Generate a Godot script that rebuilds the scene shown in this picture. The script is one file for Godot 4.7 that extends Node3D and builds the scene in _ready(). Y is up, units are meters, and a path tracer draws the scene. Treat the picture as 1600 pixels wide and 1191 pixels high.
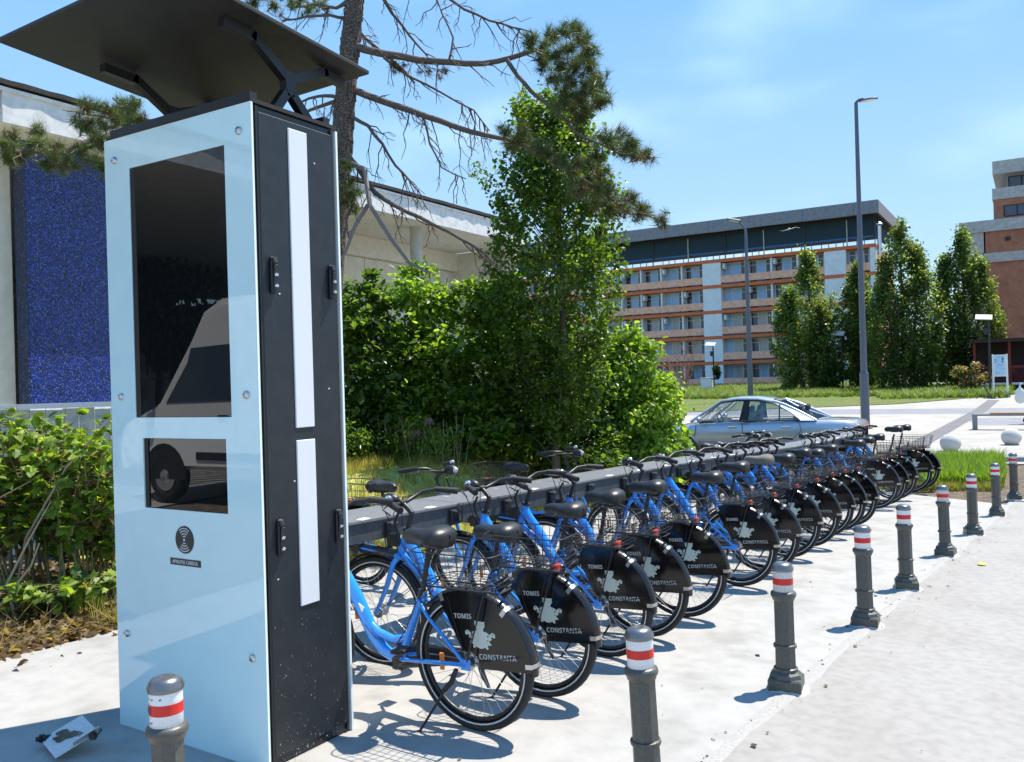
extends Node3D
# A bike-share station beside a street, with an information kiosk, a docking rail and bollards.

const YAW := 0.5486
const PITCH := 0.0018
const ROLL := -0.0288
const RED_WHITE := 0

var rng := RandomNumberGenerator.new()
var M := {}
var used := {}

# ---------------------------------------------------------------- shapes
class Sh:
	var v := PackedVector3Array()
	var n := PackedVector3Array()
	var idx := PackedInt32Array()

	func vert(p: Vector3, nn: Vector3) -> int:
		v.append(p); n.append(nn)
		return v.size() - 1

	func tri_i(a: int, b: int, c: int) -> void:
		var g := (v[c] - v[a]).cross(v[b] - v[a])
		if g.dot(n[a] + n[b] + n[c]) < 0.0:
			idx.append_array([a, c, b])
		else:
			idx.append_array([a, b, c])

	func quad_i(a: int, b: int, c: int, d: int) -> void:
		tri_i(a, b, c); tri_i(a, c, d)

	func face(pts: Array, out: Vector3) -> void:      # flat convex polygon that faces out
		var g: Vector3 = (pts[2] - pts[0]).cross(pts[1] - pts[0])
		if g.length() < 1e-12 and pts.size() > 3:
			g = (pts[3] - pts[0]).cross(pts[2] - pts[0])
		g = g.normalized()
		if g.dot(out) < 0.0:
			g = -g
		var s := v.size()
		for p in pts:
			vert(p, g)
		for i in range(1, pts.size() - 1):
			tri_i(s, s + i, s + i + 1)

	func box(c: Vector3, size: Vector3, b := Basis(), bev := 0.0) -> void:
		var h := size * 0.5
		if bev <= 0.0:
			for ax in 3:
				for sg in [-1.0, 1.0]:
					var o := Vector3(); o[ax] = sg
					var a1 := (ax + 1) % 3
					var a2 := (ax + 2) % 3
					var pts := []
					for q in [[-1, -1], [1, -1], [1, 1], [-1, 1]]:
						var p := Vector3(); p[ax] = sg * h[ax]; p[a1] = q[0] * h[a1]; p[a2] = q[1] * h[a2]
						pts.append(c + b * p)
					face(pts, b * o)
			return
		bev = minf(bev, minf(h.x, minf(h.y, h.z)) * 0.95)
		var pt := func(sx: float, sy: float, sz: float, ax: int) -> Vector3:
			var s := Vector3(sx, sy, sz)
			var p := Vector3()
			for i in 3:
				p[i] = s[i] * (h[i] if i == ax else h[i] - bev)
			return c + b * p
		for ax in 3:
			for sg in [-1.0, 1.0]:
				var pts := []
				var a1 := (ax + 1) % 3
				var a2 := (ax + 2) % 3
				for q in [[-1, -1], [1, -1], [1, 1], [-1, 1]]:
					var s := Vector3(); s[ax] = sg; s[a1] = q[0]; s[a2] = q[1]
					pts.append(pt.call(s.x, s.y, s.z, ax))
				var o := Vector3(); o[ax] = sg
				face(pts, b * o)
		for ax in 3:
			var a1 := (ax + 1) % 3
			var a2 := (ax + 2) % 3
			for q in [[-1, -1], [1, -1], [1, 1], [-1, 1]]:
				var s0 := Vector3(); s0[a1] = q[0]; s0[a2] = q[1]
				var sa := s0; sa[ax] = -1
				var sb := s0; sb[ax] = 1
				face([pt.call(sa.x, sa.y, sa.z, a1), pt.call(sb.x, sb.y, sb.z, a1), pt.call(sb.x, sb.y, sb.z, a2), pt.call(sa.x, sa.y, sa.z, a2)], b * s0)
		for sx in [-1.0, 1.0]:
			for sy in [-1.0, 1.0]:
				for sz in [-1.0, 1.0]:
					face([pt.call(sx, sy, sz, 0), pt.call(sx, sy, sz, 1), pt.call(sx, sy, sz, 2)], b * Vector3(sx, sy, sz))

	func bar(a: Vector3, b: Vector3, w: float, t: float, up := Vector3.UP) -> void:   # a box from a to b
		var z := (b - a).normalized()
		if absf(z.dot(up)) > 0.98:
			up = Vector3.RIGHT
		var x := up.cross(z).normalized()
		var y := z.cross(x)
		box((a + b) * 0.5, Vector3(w, t, (b - a).length()), Basis(x, y, z))

	func tube(pts: Array, radii, sides := 8, cap := true) -> void:
		var k := pts.size()
		var t0: Vector3 = (pts[1] - pts[0]).normalized()
		var nn := t0.cross(Vector3.UP)
		if nn.length() < 0.1:
			nn = t0.cross(Vector3.RIGHT)
		nn = nn.normalized()
		var s := v.size()
		var firsts := []
		for i in k:
			var t: Vector3
			if i == 0:
				t = pts[1] - pts[0]
			elif i == k - 1:
				t = pts[i] - pts[i - 1]
			else:
				t = (pts[i + 1] - pts[i]).normalized() + (pts[i] - pts[i - 1]).normalized()
			t = t.normalized()
			nn = (nn - t * nn.dot(t)).normalized()
			var bb := t.cross(nn)
			var r: float = radii[i] if radii is Array else radii
			for j in sides:
				var an := TAU * j / sides
				var d := nn * cos(an) + bb * sin(an)
				vert(pts[i] + d * r, d)
			firsts.append(t)
		for i in k - 1:
			for j in sides:
				var j2 := (j + 1) % sides
				quad_i(s + i * sides + j, s + i * sides + j2, s + (i + 1) * sides + j2, s + (i + 1) * sides + j)
		if cap:
			for e in [0, k - 1]:
				var pl := []
				for j in sides:
					pl.append(v[s + e * sides + j])
				face(pl, -firsts[0] if e == 0 else firsts[k - 1])

	func lathe(prof: Array, sides := 24, xf := Transform3D(), a0 := 0.0, a1 := TAU) -> void:   # prof: Vector2(radius, height)
		var m := prof.size()
		var ns := []
		for i in m - 1:
			var d: Vector2 = prof[i + 1] - prof[i]
			ns.append(Vector2(d.y, -d.x).normalized())
		for i in m - 1:
			var na: Vector2 = ns[i]
			var nb: Vector2 = ns[i]
			if i > 0 and ns[i].dot(ns[i - 1]) > 0.75:
				na = (ns[i] + ns[i - 1]).normalized()
			if i < m - 2 and ns[i].dot(ns[i + 1]) > 0.75:
				nb = (ns[i] + ns[i + 1]).normalized()
			var s := v.size()
			for j in sides + 1:
				var an := a0 + (a1 - a0) * j / sides
				var c := Vector3(cos(an), 0, sin(an))
				vert(xf * (c * prof[i].x + Vector3.UP * prof[i].y), (xf.basis * (c * na.x + Vector3.UP * na.y)).normalized())
				vert(xf * (c * prof[i + 1].x + Vector3.UP * prof[i + 1].y), (xf.basis * (c * nb.x + Vector3.UP * nb.y)).normalized())
			for j in sides:
				quad_i(s + 2 * j, s + 2 * j + 2, s + 2 * j + 3, s + 2 * j + 1)

	func torus(R: float, r: float, seg := 32, sides := 8, xf := Transform3D(), rz := -1.0, a0 := 0.0, a1 := TAU) -> void:   # axis z
		if rz < 0.0:
			rz = r
		var s := v.size()
		for i in seg + 1:
			var a := a0 + (a1 - a0) * i / seg
			var c := Vector3(cos(a), sin(a), 0)
			for j in sides:
				var q := TAU * j / sides
				vert(xf * (c * (R + r * cos(q)) + Vector3(0, 0, rz * sin(q))), (xf.basis * (c * cos(q) / r + Vector3(0, 0, sin(q) / rz))).normalized())
		for i in seg:
			for j in sides:
				var j2 := (j + 1) % sides
				quad_i(s + i * sides + j, s + i * sides + j2, s + (i + 1) * sides + j2, s + (i + 1) * sides + j)

	func prism(poly: PackedVector2Array, z0: float, z1: float, xf := Transform3D()) -> void:
		var t := Geometry2D.triangulate_polygon(poly)
		for zz in [z0, z1]:
			var nn: Vector3 = (xf.basis * Vector3(0, 0, -1 if zz == minf(z0, z1) else 1)).normalized()
			var s := v.size()
			for p in poly:
				vert(xf * Vector3(p.x, p.y, zz), nn)
			for i in range(0, t.size(), 3):
				tri_i(s + t[i], s + t[i + 1], s + t[i + 2])
		var cw := Geometry2D.is_polygon_clockwise(poly)
		for i in poly.size():
			var a := poly[i]
			var b := poly[(i + 1) % poly.size()]
			var d := (b - a).normalized()
			var o := Vector3(d.y, -d.x, 0) * (-1.0 if cw else 1.0)
			face([xf * Vector3(a.x, a.y, z0), xf * Vector3(b.x, b.y, z0), xf * Vector3(b.x, b.y, z1), xf * Vector3(a.x, a.y, z1)], xf.basis * o)

	func grid(rows: Array, closed := false, out := Vector3.ZERO, centre_out := false) -> void:   # smooth surface through rows of points
		var nr := rows.size()
		var nc: int = rows[0].size()
		var s := v.size()
		var acc := PackedVector3Array()
		acc.resize(nr * nc)
		var cells := nc if closed else nc - 1
		for i in nr - 1:
			for j in cells:
				var j2 := (j + 1) % nc
				var g: Vector3 = (rows[i + 1][j2] - rows[i][j]).cross(rows[i][j2] - rows[i + 1][j])
				for q in [[i, j], [i, j2], [i + 1, j], [i + 1, j2]]:
					acc[q[0] * nc + q[1]] += g
		var mid := Vector3()
		for i in nr:
			for j in nc:
				mid += rows[i][j]
		mid /= nr * nc
		var agree := 0.0
		for i in nr:
			for j in nc:
				agree += acc[i * nc + j].dot(rows[i][j] - mid if centre_out else out)
		var sg := 1.0 if agree >= 0.0 else -1.0
		for i in nr:
			for j in nc:
				vert(rows[i][j], (acc[i * nc + j] * sg).normalized())
		for i in nr - 1:
			for j in cells:
				var j2 := (j + 1) % nc
				quad_i(s + i * nc + j, s + i * nc + j2, s + (i + 1) * nc + j2, s + (i + 1) * nc + j)

	func ball(c: Vector3, r: Vector3, seg := 16, rings := 10) -> void:
		var rows := []
		for i in rings + 1:
			var row := []
			var t := PI * clampf(float(i) / rings, 0.002, 0.998)
			for j in seg:
				var a := TAU * j / seg
				row.append(c + Vector3(r.x * sin(t) * cos(a), r.y * cos(t), r.z * sin(t) * sin(a)))
			rows.append(row)
		grid(rows, true, Vector3.ZERO, true)

	func add(o: Sh, xf := Transform3D()) -> void:
		var s := v.size()
		var mirror := xf.basis.determinant() < 0.0
		var nb := xf.basis.inverse().transposed()
		for i in o.v.size():
			v.append(xf * o.v[i]); n.append((nb * o.n[i]).normalized())
		for i in range(0, o.idx.size(), 3):
			if mirror:
				idx.append_array([s + o.idx[i], s + o.idx[i + 2], s + o.idx[i + 1]])
			else:
				idx.append_array([s + o.idx[i], s + o.idx[i + 1], s + o.idx[i + 2]])

	func mesh(m: Material) -> ArrayMesh:
		var arr := []
		arr.resize(Mesh.ARRAY_MAX)
		arr[Mesh.ARRAY_VERTEX] = v
		arr[Mesh.ARRAY_NORMAL] = n
		arr[Mesh.ARRAY_INDEX] = idx
		var am := ArrayMesh.new()
		am.add_surface_from_arrays(Mesh.PRIMITIVE_TRIANGLES, arr)
		if m:
			am.surface_set_material(0, m)
		return am

# ---------------------------------------------------------------- scene helpers
func numbered(called: String) -> String:
	if not used.has(called):
		used[called] = 0
		return called
	used[called] += 1
	return "%s_%03d" % [called, used[called]]

func tag(o: Node, label := "", category := "", group := "", kind := "") -> Node:
	if label: o.set_meta("label", label)
	if category: o.set_meta("category", category)
	if group: o.set_meta("group", group)
	if kind: o.set_meta("kind", kind)
	return o

func thing(called: String, label: String, category: String, at := Vector3.ZERO, turn := 0.0, group := "") -> Node3D:
	var o := Node3D.new()
	o.name = numbered(called)
	add_child(o)
	o.position = at
	o.rotation.y = turn
	tag(o, label, category, group)
	return o

func put(called: String, mesh: Mesh, parent: Node = null, mat: Material = null, at := Vector3.ZERO) -> MeshInstance3D:
	var o := MeshInstance3D.new()
	o.mesh = mesh
	if mat: o.material_override = mat
	if parent == null or parent == self:
		o.name = numbered(called)
		add_child(o)
	else:
		o.name = called
		parent.add_child(o, true)
	o.position = at
	return o

func obj(called: String, s: Sh, mat: Material, parent: Node = null) -> MeshInstance3D:
	return put(called, s.mesh(mat), parent)

func wobj(called: String, s: Sh, mat: Material, parent: Node3D) -> MeshInstance3D:      # s is in world coordinates
	var t := Transform3D()
	var p: Node = parent
	while p is Node3D and p != self:
		t = (p as Node3D).transform * t
		p = p.get_parent()
	var l := Sh.new()
	l.add(s, t.affine_inverse())
	return put(called, l.mesh(mat), parent)

func struct(called: String, s: Sh, mat: Material) -> MeshInstance3D:
	var o := obj(called, s, mat)
	o.set_meta("kind", "structure")
	return o

func dup(root: Node3D, at: Vector3, turn: float, label: String, group := "") -> Node3D:
	var r: Node3D = root.duplicate()
	r.name = numbered(String(root.name).rstrip("_0123456789"))
	add_child(r)
	r.position = at
	r.rotation = Vector3(0, turn, 0)
	r.set_meta("label", label)
	if group: r.set_meta("group", group)
	return r

func ground(x: float, z: float) -> float:
	var g := -0.031 - 0.0175 * clampf(x, -7.0, 3.0) + 0.0223 * minf(z, 3.0)
	var t := smoothstep(9.0, 17.0, -z)
	var bank := 0.62 * smoothstep(5.5, 7.0, -x) * (1.0 - smoothstep(11.0, 12.6, -x)) * smoothstep(5.4, 8.0, -z) * (1.0 - smoothstep(12.8, 14.6, -z))
	return g * (1.0 - t) - 0.36 * t + 0.88 * clampf((-z - 46.0) / 50.0, 0.0, 1.0) + bank

func gp(x: float, z: float, dy := 0.0) -> Vector3:
	return Vector3(x, ground(x, z) + dy, z)

func sheet(a: Vector2, b: Vector2, c: Vector2, d: Vector2, nu: int, nv: int, dy: float) -> Sh:    # a-b along u, a-d along v, laid on the ground
	var s := Sh.new()
	var rows := []
	for i in nv + 1:
		var row := []
		for j in nu + 1:
			var p := a.lerp(b, float(j) / nu).lerp(d.lerp(c, float(j) / nu), float(i) / nv)
			row.append(gp(p.x, p.y, dy))
		rows.append(row)
	s.grid(rows, false, Vector3.UP)
	return s

# ---------------------------------------------------------------- materials
func lin(r: float, g: float, b: float) -> Color:
	return Color(r, g, b).linear_to_srgb()

func mt(c: Color, rough := 0.6, metal := 0.0) -> StandardMaterial3D:      # c holds linear values
	var m := StandardMaterial3D.new()
	m.albedo_color = c.linear_to_srgb()
	m.roughness = rough
	m.metallic = metal
	return m

func noise(freq: float, octaves: int, sd: int, kind := FastNoiseLite.TYPE_SIMPLEX_SMOOTH) -> FastNoiseLite:
	var f := FastNoiseLite.new()
	f.noise_type = kind
	f.frequency = freq
	f.fractal_octaves = octaves
	f.seed = sd
	return f

func ramp_tex(f: FastNoiseLite, stops: Array, size := 512) -> NoiseTexture2D:    # stops: [offset, linear colour]
	var g := Gradient.new()
	var offs := PackedFloat32Array()
	var cols := PackedColorArray()
	for s in stops:
		offs.append(s[0])
		cols.append((s[1] as Color).linear_to_srgb())
	g.offsets = offs
	g.colors = cols
	var t := NoiseTexture2D.new()
	t.width = size
	t.height = size
	t.seamless = true
	t.noise = f
	t.color_ramp = g
	return t

func bump_tex(f: FastNoiseLite, strength: float, size := 512) -> NoiseTexture2D:
	var t := NoiseTexture2D.new()
	t.width = size
	t.height = size
	t.seamless = true
	t.noise = f
	t.as_normal_map = true
	t.bump_strength = strength
	return t

func surf(stops: Array, freq: float, octaves: int, sd: int, scale: float, rough := 0.85, bump := 0.0, bump_freq := 0.1, world := true) -> StandardMaterial3D:   # scale: repeats per metre
	var m := StandardMaterial3D.new()
	m.albedo_texture = ramp_tex(noise(freq, octaves, sd), stops)
	m.roughness = rough
	m.uv1_triplanar = true
	m.uv1_world_triplanar = world
	m.uv1_scale = Vector3.ONE * scale
	if bump > 0.0:
		m.normal_enabled = true
		m.normal_texture = bump_tex(noise(bump_freq, 4, sd + 7), bump)
		m.normal_scale = 1.0
	return m

func stain(m: StandardMaterial3D, stops: Array, freq: float, octaves: int, sd: int, scale: float) -> StandardMaterial3D:    # a second, coarser pattern that multiplies the first
	m.detail_enabled = true
	m.detail_blend_mode = BaseMaterial3D.BLEND_MODE_MUL
	m.detail_albedo = ramp_tex(noise(freq, octaves, sd), stops)
	m.detail_uv_layer = BaseMaterial3D.DETAIL_UV_2
	m.uv2_triplanar = true
	m.uv2_world_triplanar = true
	m.uv2_scale = Vector3.ONE * scale
	return m

func leaf_mat(rough := 0.45, back := 0.5) -> StandardMaterial3D:
	var m := StandardMaterial3D.new()
	m.vertex_color_use_as_albedo = true
	m.roughness = rough
	m.backlight_enabled = true
	m.backlight = Color(back, back, back * 0.6)
	m.cull_mode = BaseMaterial3D.CULL_DISABLED
	return m

func grey(x: float) -> Color:
	return Color(x, x, x)

func make_materials() -> void:
	M.pad = stain(surf([[0.2, Color(.315, .307, .288)], [0.5, Color(.34, .333, .314)], [0.8, Color(.358, .35, .33)]], 0.02, 5, 3, 0.5, 0.9, 0.25, 0.12), [[0.2, Color(.83, .825, .81)], [0.36, grey(.95)], [0.55, grey(1)]], 0.016, 5, 9, 0.16)
	M.street = stain(surf([[0.2, Color(.27, .26, .242)], [0.5, Color(.298, .287, .268)], [0.8, Color(.318, .306, .286)]], 0.03, 5, 13, 0.6, 0.92, 0.0, 0.15), [[0.2, Color(.9, .89, .88)], [0.6, grey(1)]], 0.015, 4, 19, 0.1)
	M.joint = surf([[0.3, Color(.3, .29, .272)], [0.7, Color(.36, .352, .335)]], 0.05, 4, 23, 1.5, 0.95)
	M.soil = stain(surf([[0.25, Color(.09, .068, .045)], [0.5, Color(.16, .125, .085)], [0.8, Color(.26, .21, .15)]], 0.05, 5, 31, 1.0, 1.0, 6.0, 0.08), [[0.3, grey(.6)], [0.6, grey(1)]], 0.03, 3, 37, 0.3)
	M.lawn = stain(surf([[0.25, Color(.06, .1, .02)], [0.5, Color(.11, .14, .035)], [0.75, Color(.2, .19, .075)]], 0.03, 5, 41, 0.25, 1.0, 3.0, 0.1), [[0.3, Color(.8, 1, .6)], [0.6, Color(1.1, 1, .8)]], 0.02, 3, 43, 0.04)
	M.verge = stain(surf([[0.25, Color(.24, .25, .05)], [0.5, Color(.42, .38, .1)], [0.75, Color(.55, .46, .17)]], 0.05, 5, 45, 0.8, 1.0, 4.0, 0.1), [[0.3, Color(.6, .8, .5)], [0.6, grey(1)]], 0.03, 3, 47, 0.3)
	M.plaza = paving_mat(Color(.36, .34, .305), 0.08)
	M.plaza_grey = paving_mat(Color(.22, .225, .24), 0.06)
	M.plaza_dark = paving_mat(Color(.15, .145, .15), 0.04)
	M.kerb = surf([[0.3, Color(.2, .2, .2)], [0.7, Color(.28, .28, .275)]], 0.05, 4, 53, 1.0, 0.9)
	M.asphalt = surf([[0.3, Color(.045, .045, .048)], [0.7, Color(.075, .075, .078)]], 0.1, 4, 55, 1.0, 0.95)
	# kiosk
	M.cabinet = surf([[0.3, Color(.012, .016, .02)], [0.7, Color(.016, .021, .026)]], 0.02, 4, 61, 0.8, 0.42, 0.35, 0.35)
	M.blue_glass = surf([[0.3, Color(.57, .78, .81)], [0.7, Color(.59, .8, .83)]], 0.012, 4, 63, 0.8, 1.0)
	M.blue_glass.roughness_texture = ramp_tex(noise(0.03, 5, 64), [[0.35, Color(.0015, .0015, .0015)], [0.62, Color(.006, .006, .006)], [0.8, Color(.03, .03, .03)]])
	M.blue_glass.clearcoat_enabled = true
	M.blue_glass.clearcoat = 0.6
	M.blue_glass.clearcoat_roughness = 0.01
	M.glass_edge = mt(Color(.8, .88, .86), 0.15)
	M.screen = mt(Color(.006, .007, .008), 0.0)
	M.screen.metallic_specular = 1.0
	M.screen.clearcoat_enabled = true
	M.screen.clearcoat = 0.4
	M.screen.clearcoat_roughness = 0.0
	M.screen_soft = mt(Color(.006, .007, .008), 0.0)
	M.screen_soft.metallic_specular = 0.8
	M.screen_dark = mt(Color(.004, .004, .005), 0.5)
	M.pane = mt(Color(1, 1, 1, .02), 0.0)
	M.pane.albedo_color = Color(1, 1, 1, 0.03)
	M.pane.transparency = BaseMaterial3D.TRANSPARENCY_ALPHA
	M.acrylic = mt(Color(.7, .72, .74), 0.25)
	M.black = mt(Color(.012, .012, .013), 0.42)
	M.canopy = surf([[0.3, Color(.012, .012, .0105)], [0.7, Color(.017, .017, .015)]], 0.02, 3, 67, 0.8, 0.55)
	M.steel = mt(Color(.55, .56, .57), 0.28, 1.0)
	M.chrome = mt(Color(.75, .76, .78), 0.1, 1.0)
	M.dark_steel = mt(Color(.05, .05, .055), 0.4, 0.6)
	M.bronze = mt(Color(.035, .026, .02), 0.5, 0.3)
	M.print_grey = mt(Color(.03, .032, .033), 0.35)
	M.white_print = mt(Color(.7, .7, .68), 0.5)
	# bikes
	M.blue = mt(Color(.02, .25, .78), 0.25)
	M.blue.clearcoat_enabled = true
	M.blue.clearcoat = 0.7
	M.blue.clearcoat_roughness = 0.06
	M.rubber = mt(Color(.013, .013, .014), 0.7)
	M.fender = mt(Color(.012, .012, .014), 0.22)
	M.guard = mt(Color(.004, .004, .0045), 0.12)
	M.stripe = mt(Color(.62, .62, .6), 0.4)
	M.vinyl = surf([[0.3, Color(.014, .014, .015)], [0.7, Color(.02, .02, .021)]], 0.2, 3, 71, 4.0, 0.4, 0.6, 0.3, false)
	M.fur = surf([[0.35, Color(.03, .028, .026)], [0.5, Color(.2, .19, .17)], [0.65, Color(.4, .38, .34)]], 0.16, 4, 73, 5.0, 1.0, 8.0, 0.2, false)
	M.wire = mt(Color(.014, .014, .015), 0.45)
	M.spoke = mt(Color(.5, .5, .5), 0.3, 0.9)
	M.crest = mt(Color(.5, .56, .5), 0.5)
	M.letter = mt(Color(.42, .43, .42), 0.5)
	M.orange = mt(Color(.85, .22, .01), 0.25)
	M.red_lens = mt(Color(.5, .035, .02), 0.3)
	M.clear_lens = mt(Color(.75, .76, .78), 0.08)
	M.rail = surf([[0.3, Color(.058, .066, .076)], [0.7, Color(.074, .083, .094)]], 0.03, 4, 77, 1.0, 0.35, 0.3, 0.3)
	M.rail_top = surf([[0.3, Color(.17, .175, .185)], [0.7, Color(.2, .205, .215)]], 0.03, 4, 78, 1.0, 0.35)
	M.sticker = mt(Color(.8, .8, .78), 0.5)
	# bollards
	M.cast = stain(surf([[0.3, Color(.072, .072, .062)], [0.7, Color(.092, .092, .08)]], 0.05, 4, 81, 2.0, 0.4, 0.8, 0.25, false), [[0.2, grey(.85)], [0.5, grey(1)]], 0.05, 3, 83, 1.0)
	M.cap_metal = mt(Color(.2, .2, .2), 0.32, 0.75)
	M.white_film = surf([[0.15, Color(.5, .48, .45)], [0.3, Color(.72, .73, .74)], [0.8, Color(.78, .79, .8)]], 0.06, 4, 85, 3.0, 0.35, 0.0, 0.1)
	M.white_film_worn = surf([[0.3, Color(.3, .28, .25)], [0.42, Color(.6, .6, .6)], [0.8, Color(.72, .73, .74)]], 0.07, 4, 86, 4.0, 0.45)
	M.red_film = surf([[0.2, Color(.5, .02, .015)], [0.4, Color(.66, .02, .015)]], 0.05, 3, 87, 3.0, 0.35)
	M.mortar = surf([[0.3, Color(.4, .39, .37)], [0.7, Color(.55, .54, .52)]], 0.1, 4, 89, 3.0, 0.95, 5.0, 0.15)
	# plants
	M.leaf = leaf_mat(0.33, 1.2)
	M.leaf.metallic_specular = 0.65
	M.leaf_soft = leaf_mat(0.45, 1.1)
	for i in 6:
		var m := mt([Color(.12, .21, .028), Color(.18, .29, .045), Color(.2, .31, .055), Color(.07, .13, .02), Color(.2, .12, .045), Color(.28, .18, .08)][i], 0.5)
		m.backlight_enabled = true
		m.backlight = Color(.7, .7, .4)
		M["leaf_green_%d" % i if i < 4 else "leaf_brown_%d" % (i - 4)] = m
	M.needle = leaf_mat(0.45, 0.8)
	M.dry = leaf_mat(0.8, 1.1)
	M.bark = stain(surf([[0.25, Color(.045, .034, .027)], [0.5, Color(.12, .092, .072)], [0.8, Color(.24, .2, .165)]], 0.04, 5, 91, 1.6, 0.95, 9.0, 0.05), [[0.3, grey(.55)], [0.6, grey(1)]], 0.05, 3, 93, 1.0)
	M.twig = surf([[0.3, Color(.07, .05, .04)], [0.7, Color(.15, .115, .09)]], 0.06, 3, 95, 2.0, 0.9)
	M.grey_limb = surf([[0.3, Color(.13, .11, .1)], [0.7, Color(.26, .23, .2)]], 0.06, 3, 97, 2.0, 0.9)
	M.stem = mt(Color(.22, .2, .09), 0.8)
	M.dry_stem = mt(Color(.42, .33, .22), 0.9)
	# buildings
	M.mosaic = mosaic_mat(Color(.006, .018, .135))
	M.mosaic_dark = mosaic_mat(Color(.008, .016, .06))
	M.white_paint = stain(surf([[0.3, Color(.62, .63, .63)], [0.7, Color(.74, .74, .73)]], 0.02, 4, 101, 0.4, 0.85), [[0.15, Color(.88, .87, .85)], [0.4, grey(1)]], 0.02, 5, 103, 0.25)
	M.soffit = stain(surf([[0.3, Color(.7, .67, .57)], [0.7, Color(.75, .72, .62)]], 0.02, 4, 105, 0.3, 0.9), [[0.2, grey(.93)], [0.5, grey(1)]], 0.02, 4, 107, 0.15)
	M.roof_edge = surf([[0.3, Color(.022, .02, .019)], [0.7, Color(.05, .045, .04)]], 0.05, 4, 109, 1.0, 0.9)
	M.fence_board = stain(surf([[0.3, Color(.45, .45, .41)], [0.7, Color(.56, .56, .52)]], 0.02, 4, 111, 0.6, 0.85), [[0.25, grey(.75)], [0.5, grey(1)]], 0.03, 4, 113, 0.5)
	M.window = mt(Color(.05, .07, .1), 0.05)
	M.window_light = mt(Color(.4, .42, .42), 0.15)
	M.curtain = surf([[0.3, Color(.3, .56, .9)], [0.7, Color(.48, .72, .97)]], 0.05, 2, 115, 0.8, 0.7)
	M.curtain.uv1_scale = Vector3(3, 0.2, 3)
	M.curtain_grey = surf([[0.3, Color(.42, .46, .48)], [0.7, Color(.6, .63, .63)]], 0.05, 2, 117, 0.8, 0.7)
	M.curtain_grey.uv1_scale = Vector3(3, 0.2, 3)
	M.hotel_white = stain(surf([[0.3, Color(.74, .75, .77)], [0.7, Color(.79, .8, .82)]], 0.03, 4, 119, 0.1, 0.9), [[0.2, grey(.94)], [0.5, grey(1)]], 0.02, 5, 121, 0.06)
	M.hotel_orange = surf([[0.3, Color(.6, .15, .055)], [0.7, Color(.66, .18, .07)]], 0.03, 4, 123, 0.1, 0.85)
	M.hotel_peach = stain(surf([[0.3, Color(.84, .44, .3)], [0.7, Color(.88, .49, .34)]], 0.03, 4, 125, 0.1, 0.85), [[0.2, grey(.8)], [0.5, grey(1)]], 0.03, 4, 127, 0.1)
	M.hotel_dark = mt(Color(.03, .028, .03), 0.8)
	M.roof_grey = stain(surf([[0.3, Color(.235, .235, .26)], [0.7, Color(.26, .26, .285)]], 0.04, 4, 129, 0.1, 0.85), [[0.25, grey(.85)], [0.5, grey(1)]], 0.03, 4, 131, 0.12)
	M.net = mt(Color(.006, .03, .045), 0.7)
	M.net_blue = mt(Color(.02, .12, .3), 0.6)
	M.brown = stain(surf([[0.3, Color(.4, .165, .09)], [0.7, Color(.44, .19, .11)]], 0.03, 4, 133, 0.1, 0.9), [[0.25, grey(.85)], [0.5, grey(1)]], 0.02, 4, 135, 0.06)
	M.concrete_band = surf([[0.3, Color(.42, .41, .37)], [0.7, Color(.52, .51, .47)]], 0.03, 4, 137, 0.1, 0.9)
	M.hut_red = mt(Color(.2, .018, .012), 0.7)
	M.hut_dark = mt(Color(.03, .014, .012), 0.8)
	M.lamp_grey = mt(Color(.1, .115, .15), 0.45, 0.3)
	M.white_metal = mt(Color(.72, .72, .7), 0.4)
	M.wood = surf([[0.3, Color(.22, .1, .04)], [0.7, Color(.36, .18, .08)]], 0.05, 4, 139, 1.0, 0.6)
	M.wood.uv1_scale = Vector3(0.3, 3, 3)
	M.stone = surf([[0.3, Color(.4, .39, .36)], [0.5, Color(.56, .55, .52)], [0.8, Color(.66, .65, .62)]], 0.12, 4, 141, 1.0, 0.95, 4.0, 0.2)
	M.car_paint = mt(Color(.5, .53, .58), 0.3, 0.5)
	M.car_paint.clearcoat_enabled = true
	M.car_paint.clearcoat = 1.0
	M.car_paint.clearcoat_roughness = 0.03
	M.car_glass = mt(Color(.5, .6, .6), 0.0)
	M.car_glass.albedo_color = Color(.5, .6, .6, 0.3)
	M.car_glass.transparency = BaseMaterial3D.TRANSPARENCY_ALPHA
	M.rear_glass = mt(Color(.03, .07, .16), 0.02)
	M.rear_glass.clearcoat_enabled = true
	M.rear_glass.clearcoat = 1.0
	M.rear_glass.clearcoat_roughness = 0.0
	M.car_dark = mt(Color(.012, .012, .014), 0.6)
	M.van_white = mt(Color(.74, .75, .75), 0.25)
	M.van_white.clearcoat_enabled = true
	M.van_white.clearcoat = 0.5
	M.skin = mt(Color(.5, .3, .2), 0.6)
	M.hair = mt(Color(.08, .03, .018), 0.6)
	M.jacket = mt(Color(.02, .02, .024), 0.9)
	M.bag = mt(Color(.72, .73, .68), 0.35)
	M.bag.backlight_enabled = true
	M.bag.backlight = Color(.3, .3, .28)
	M.board_blue = mt(Color(.45, .62, .8), 0.4)
	M.board_ink = mt(Color(.1, .2, .5), 0.5)
	M.feather = mt(Color(.75, .75, .75), 0.8)
	M.paper_white = surf([[0.25, Color(.3, .29, .28)], [0.4, Color(.6, .6, .6)], [0.8, Color(.7, .7, .7)]], 0.05, 4, 145, 5.0, 0.7)
	M.paper = surf([[0.3, Color(.16, .12, .1)], [0.45, Color(.62, .63, .64)], [0.8, Color(.7, .71, .72)]], 0.02, 3, 143, 4.0, 0.8)

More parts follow.
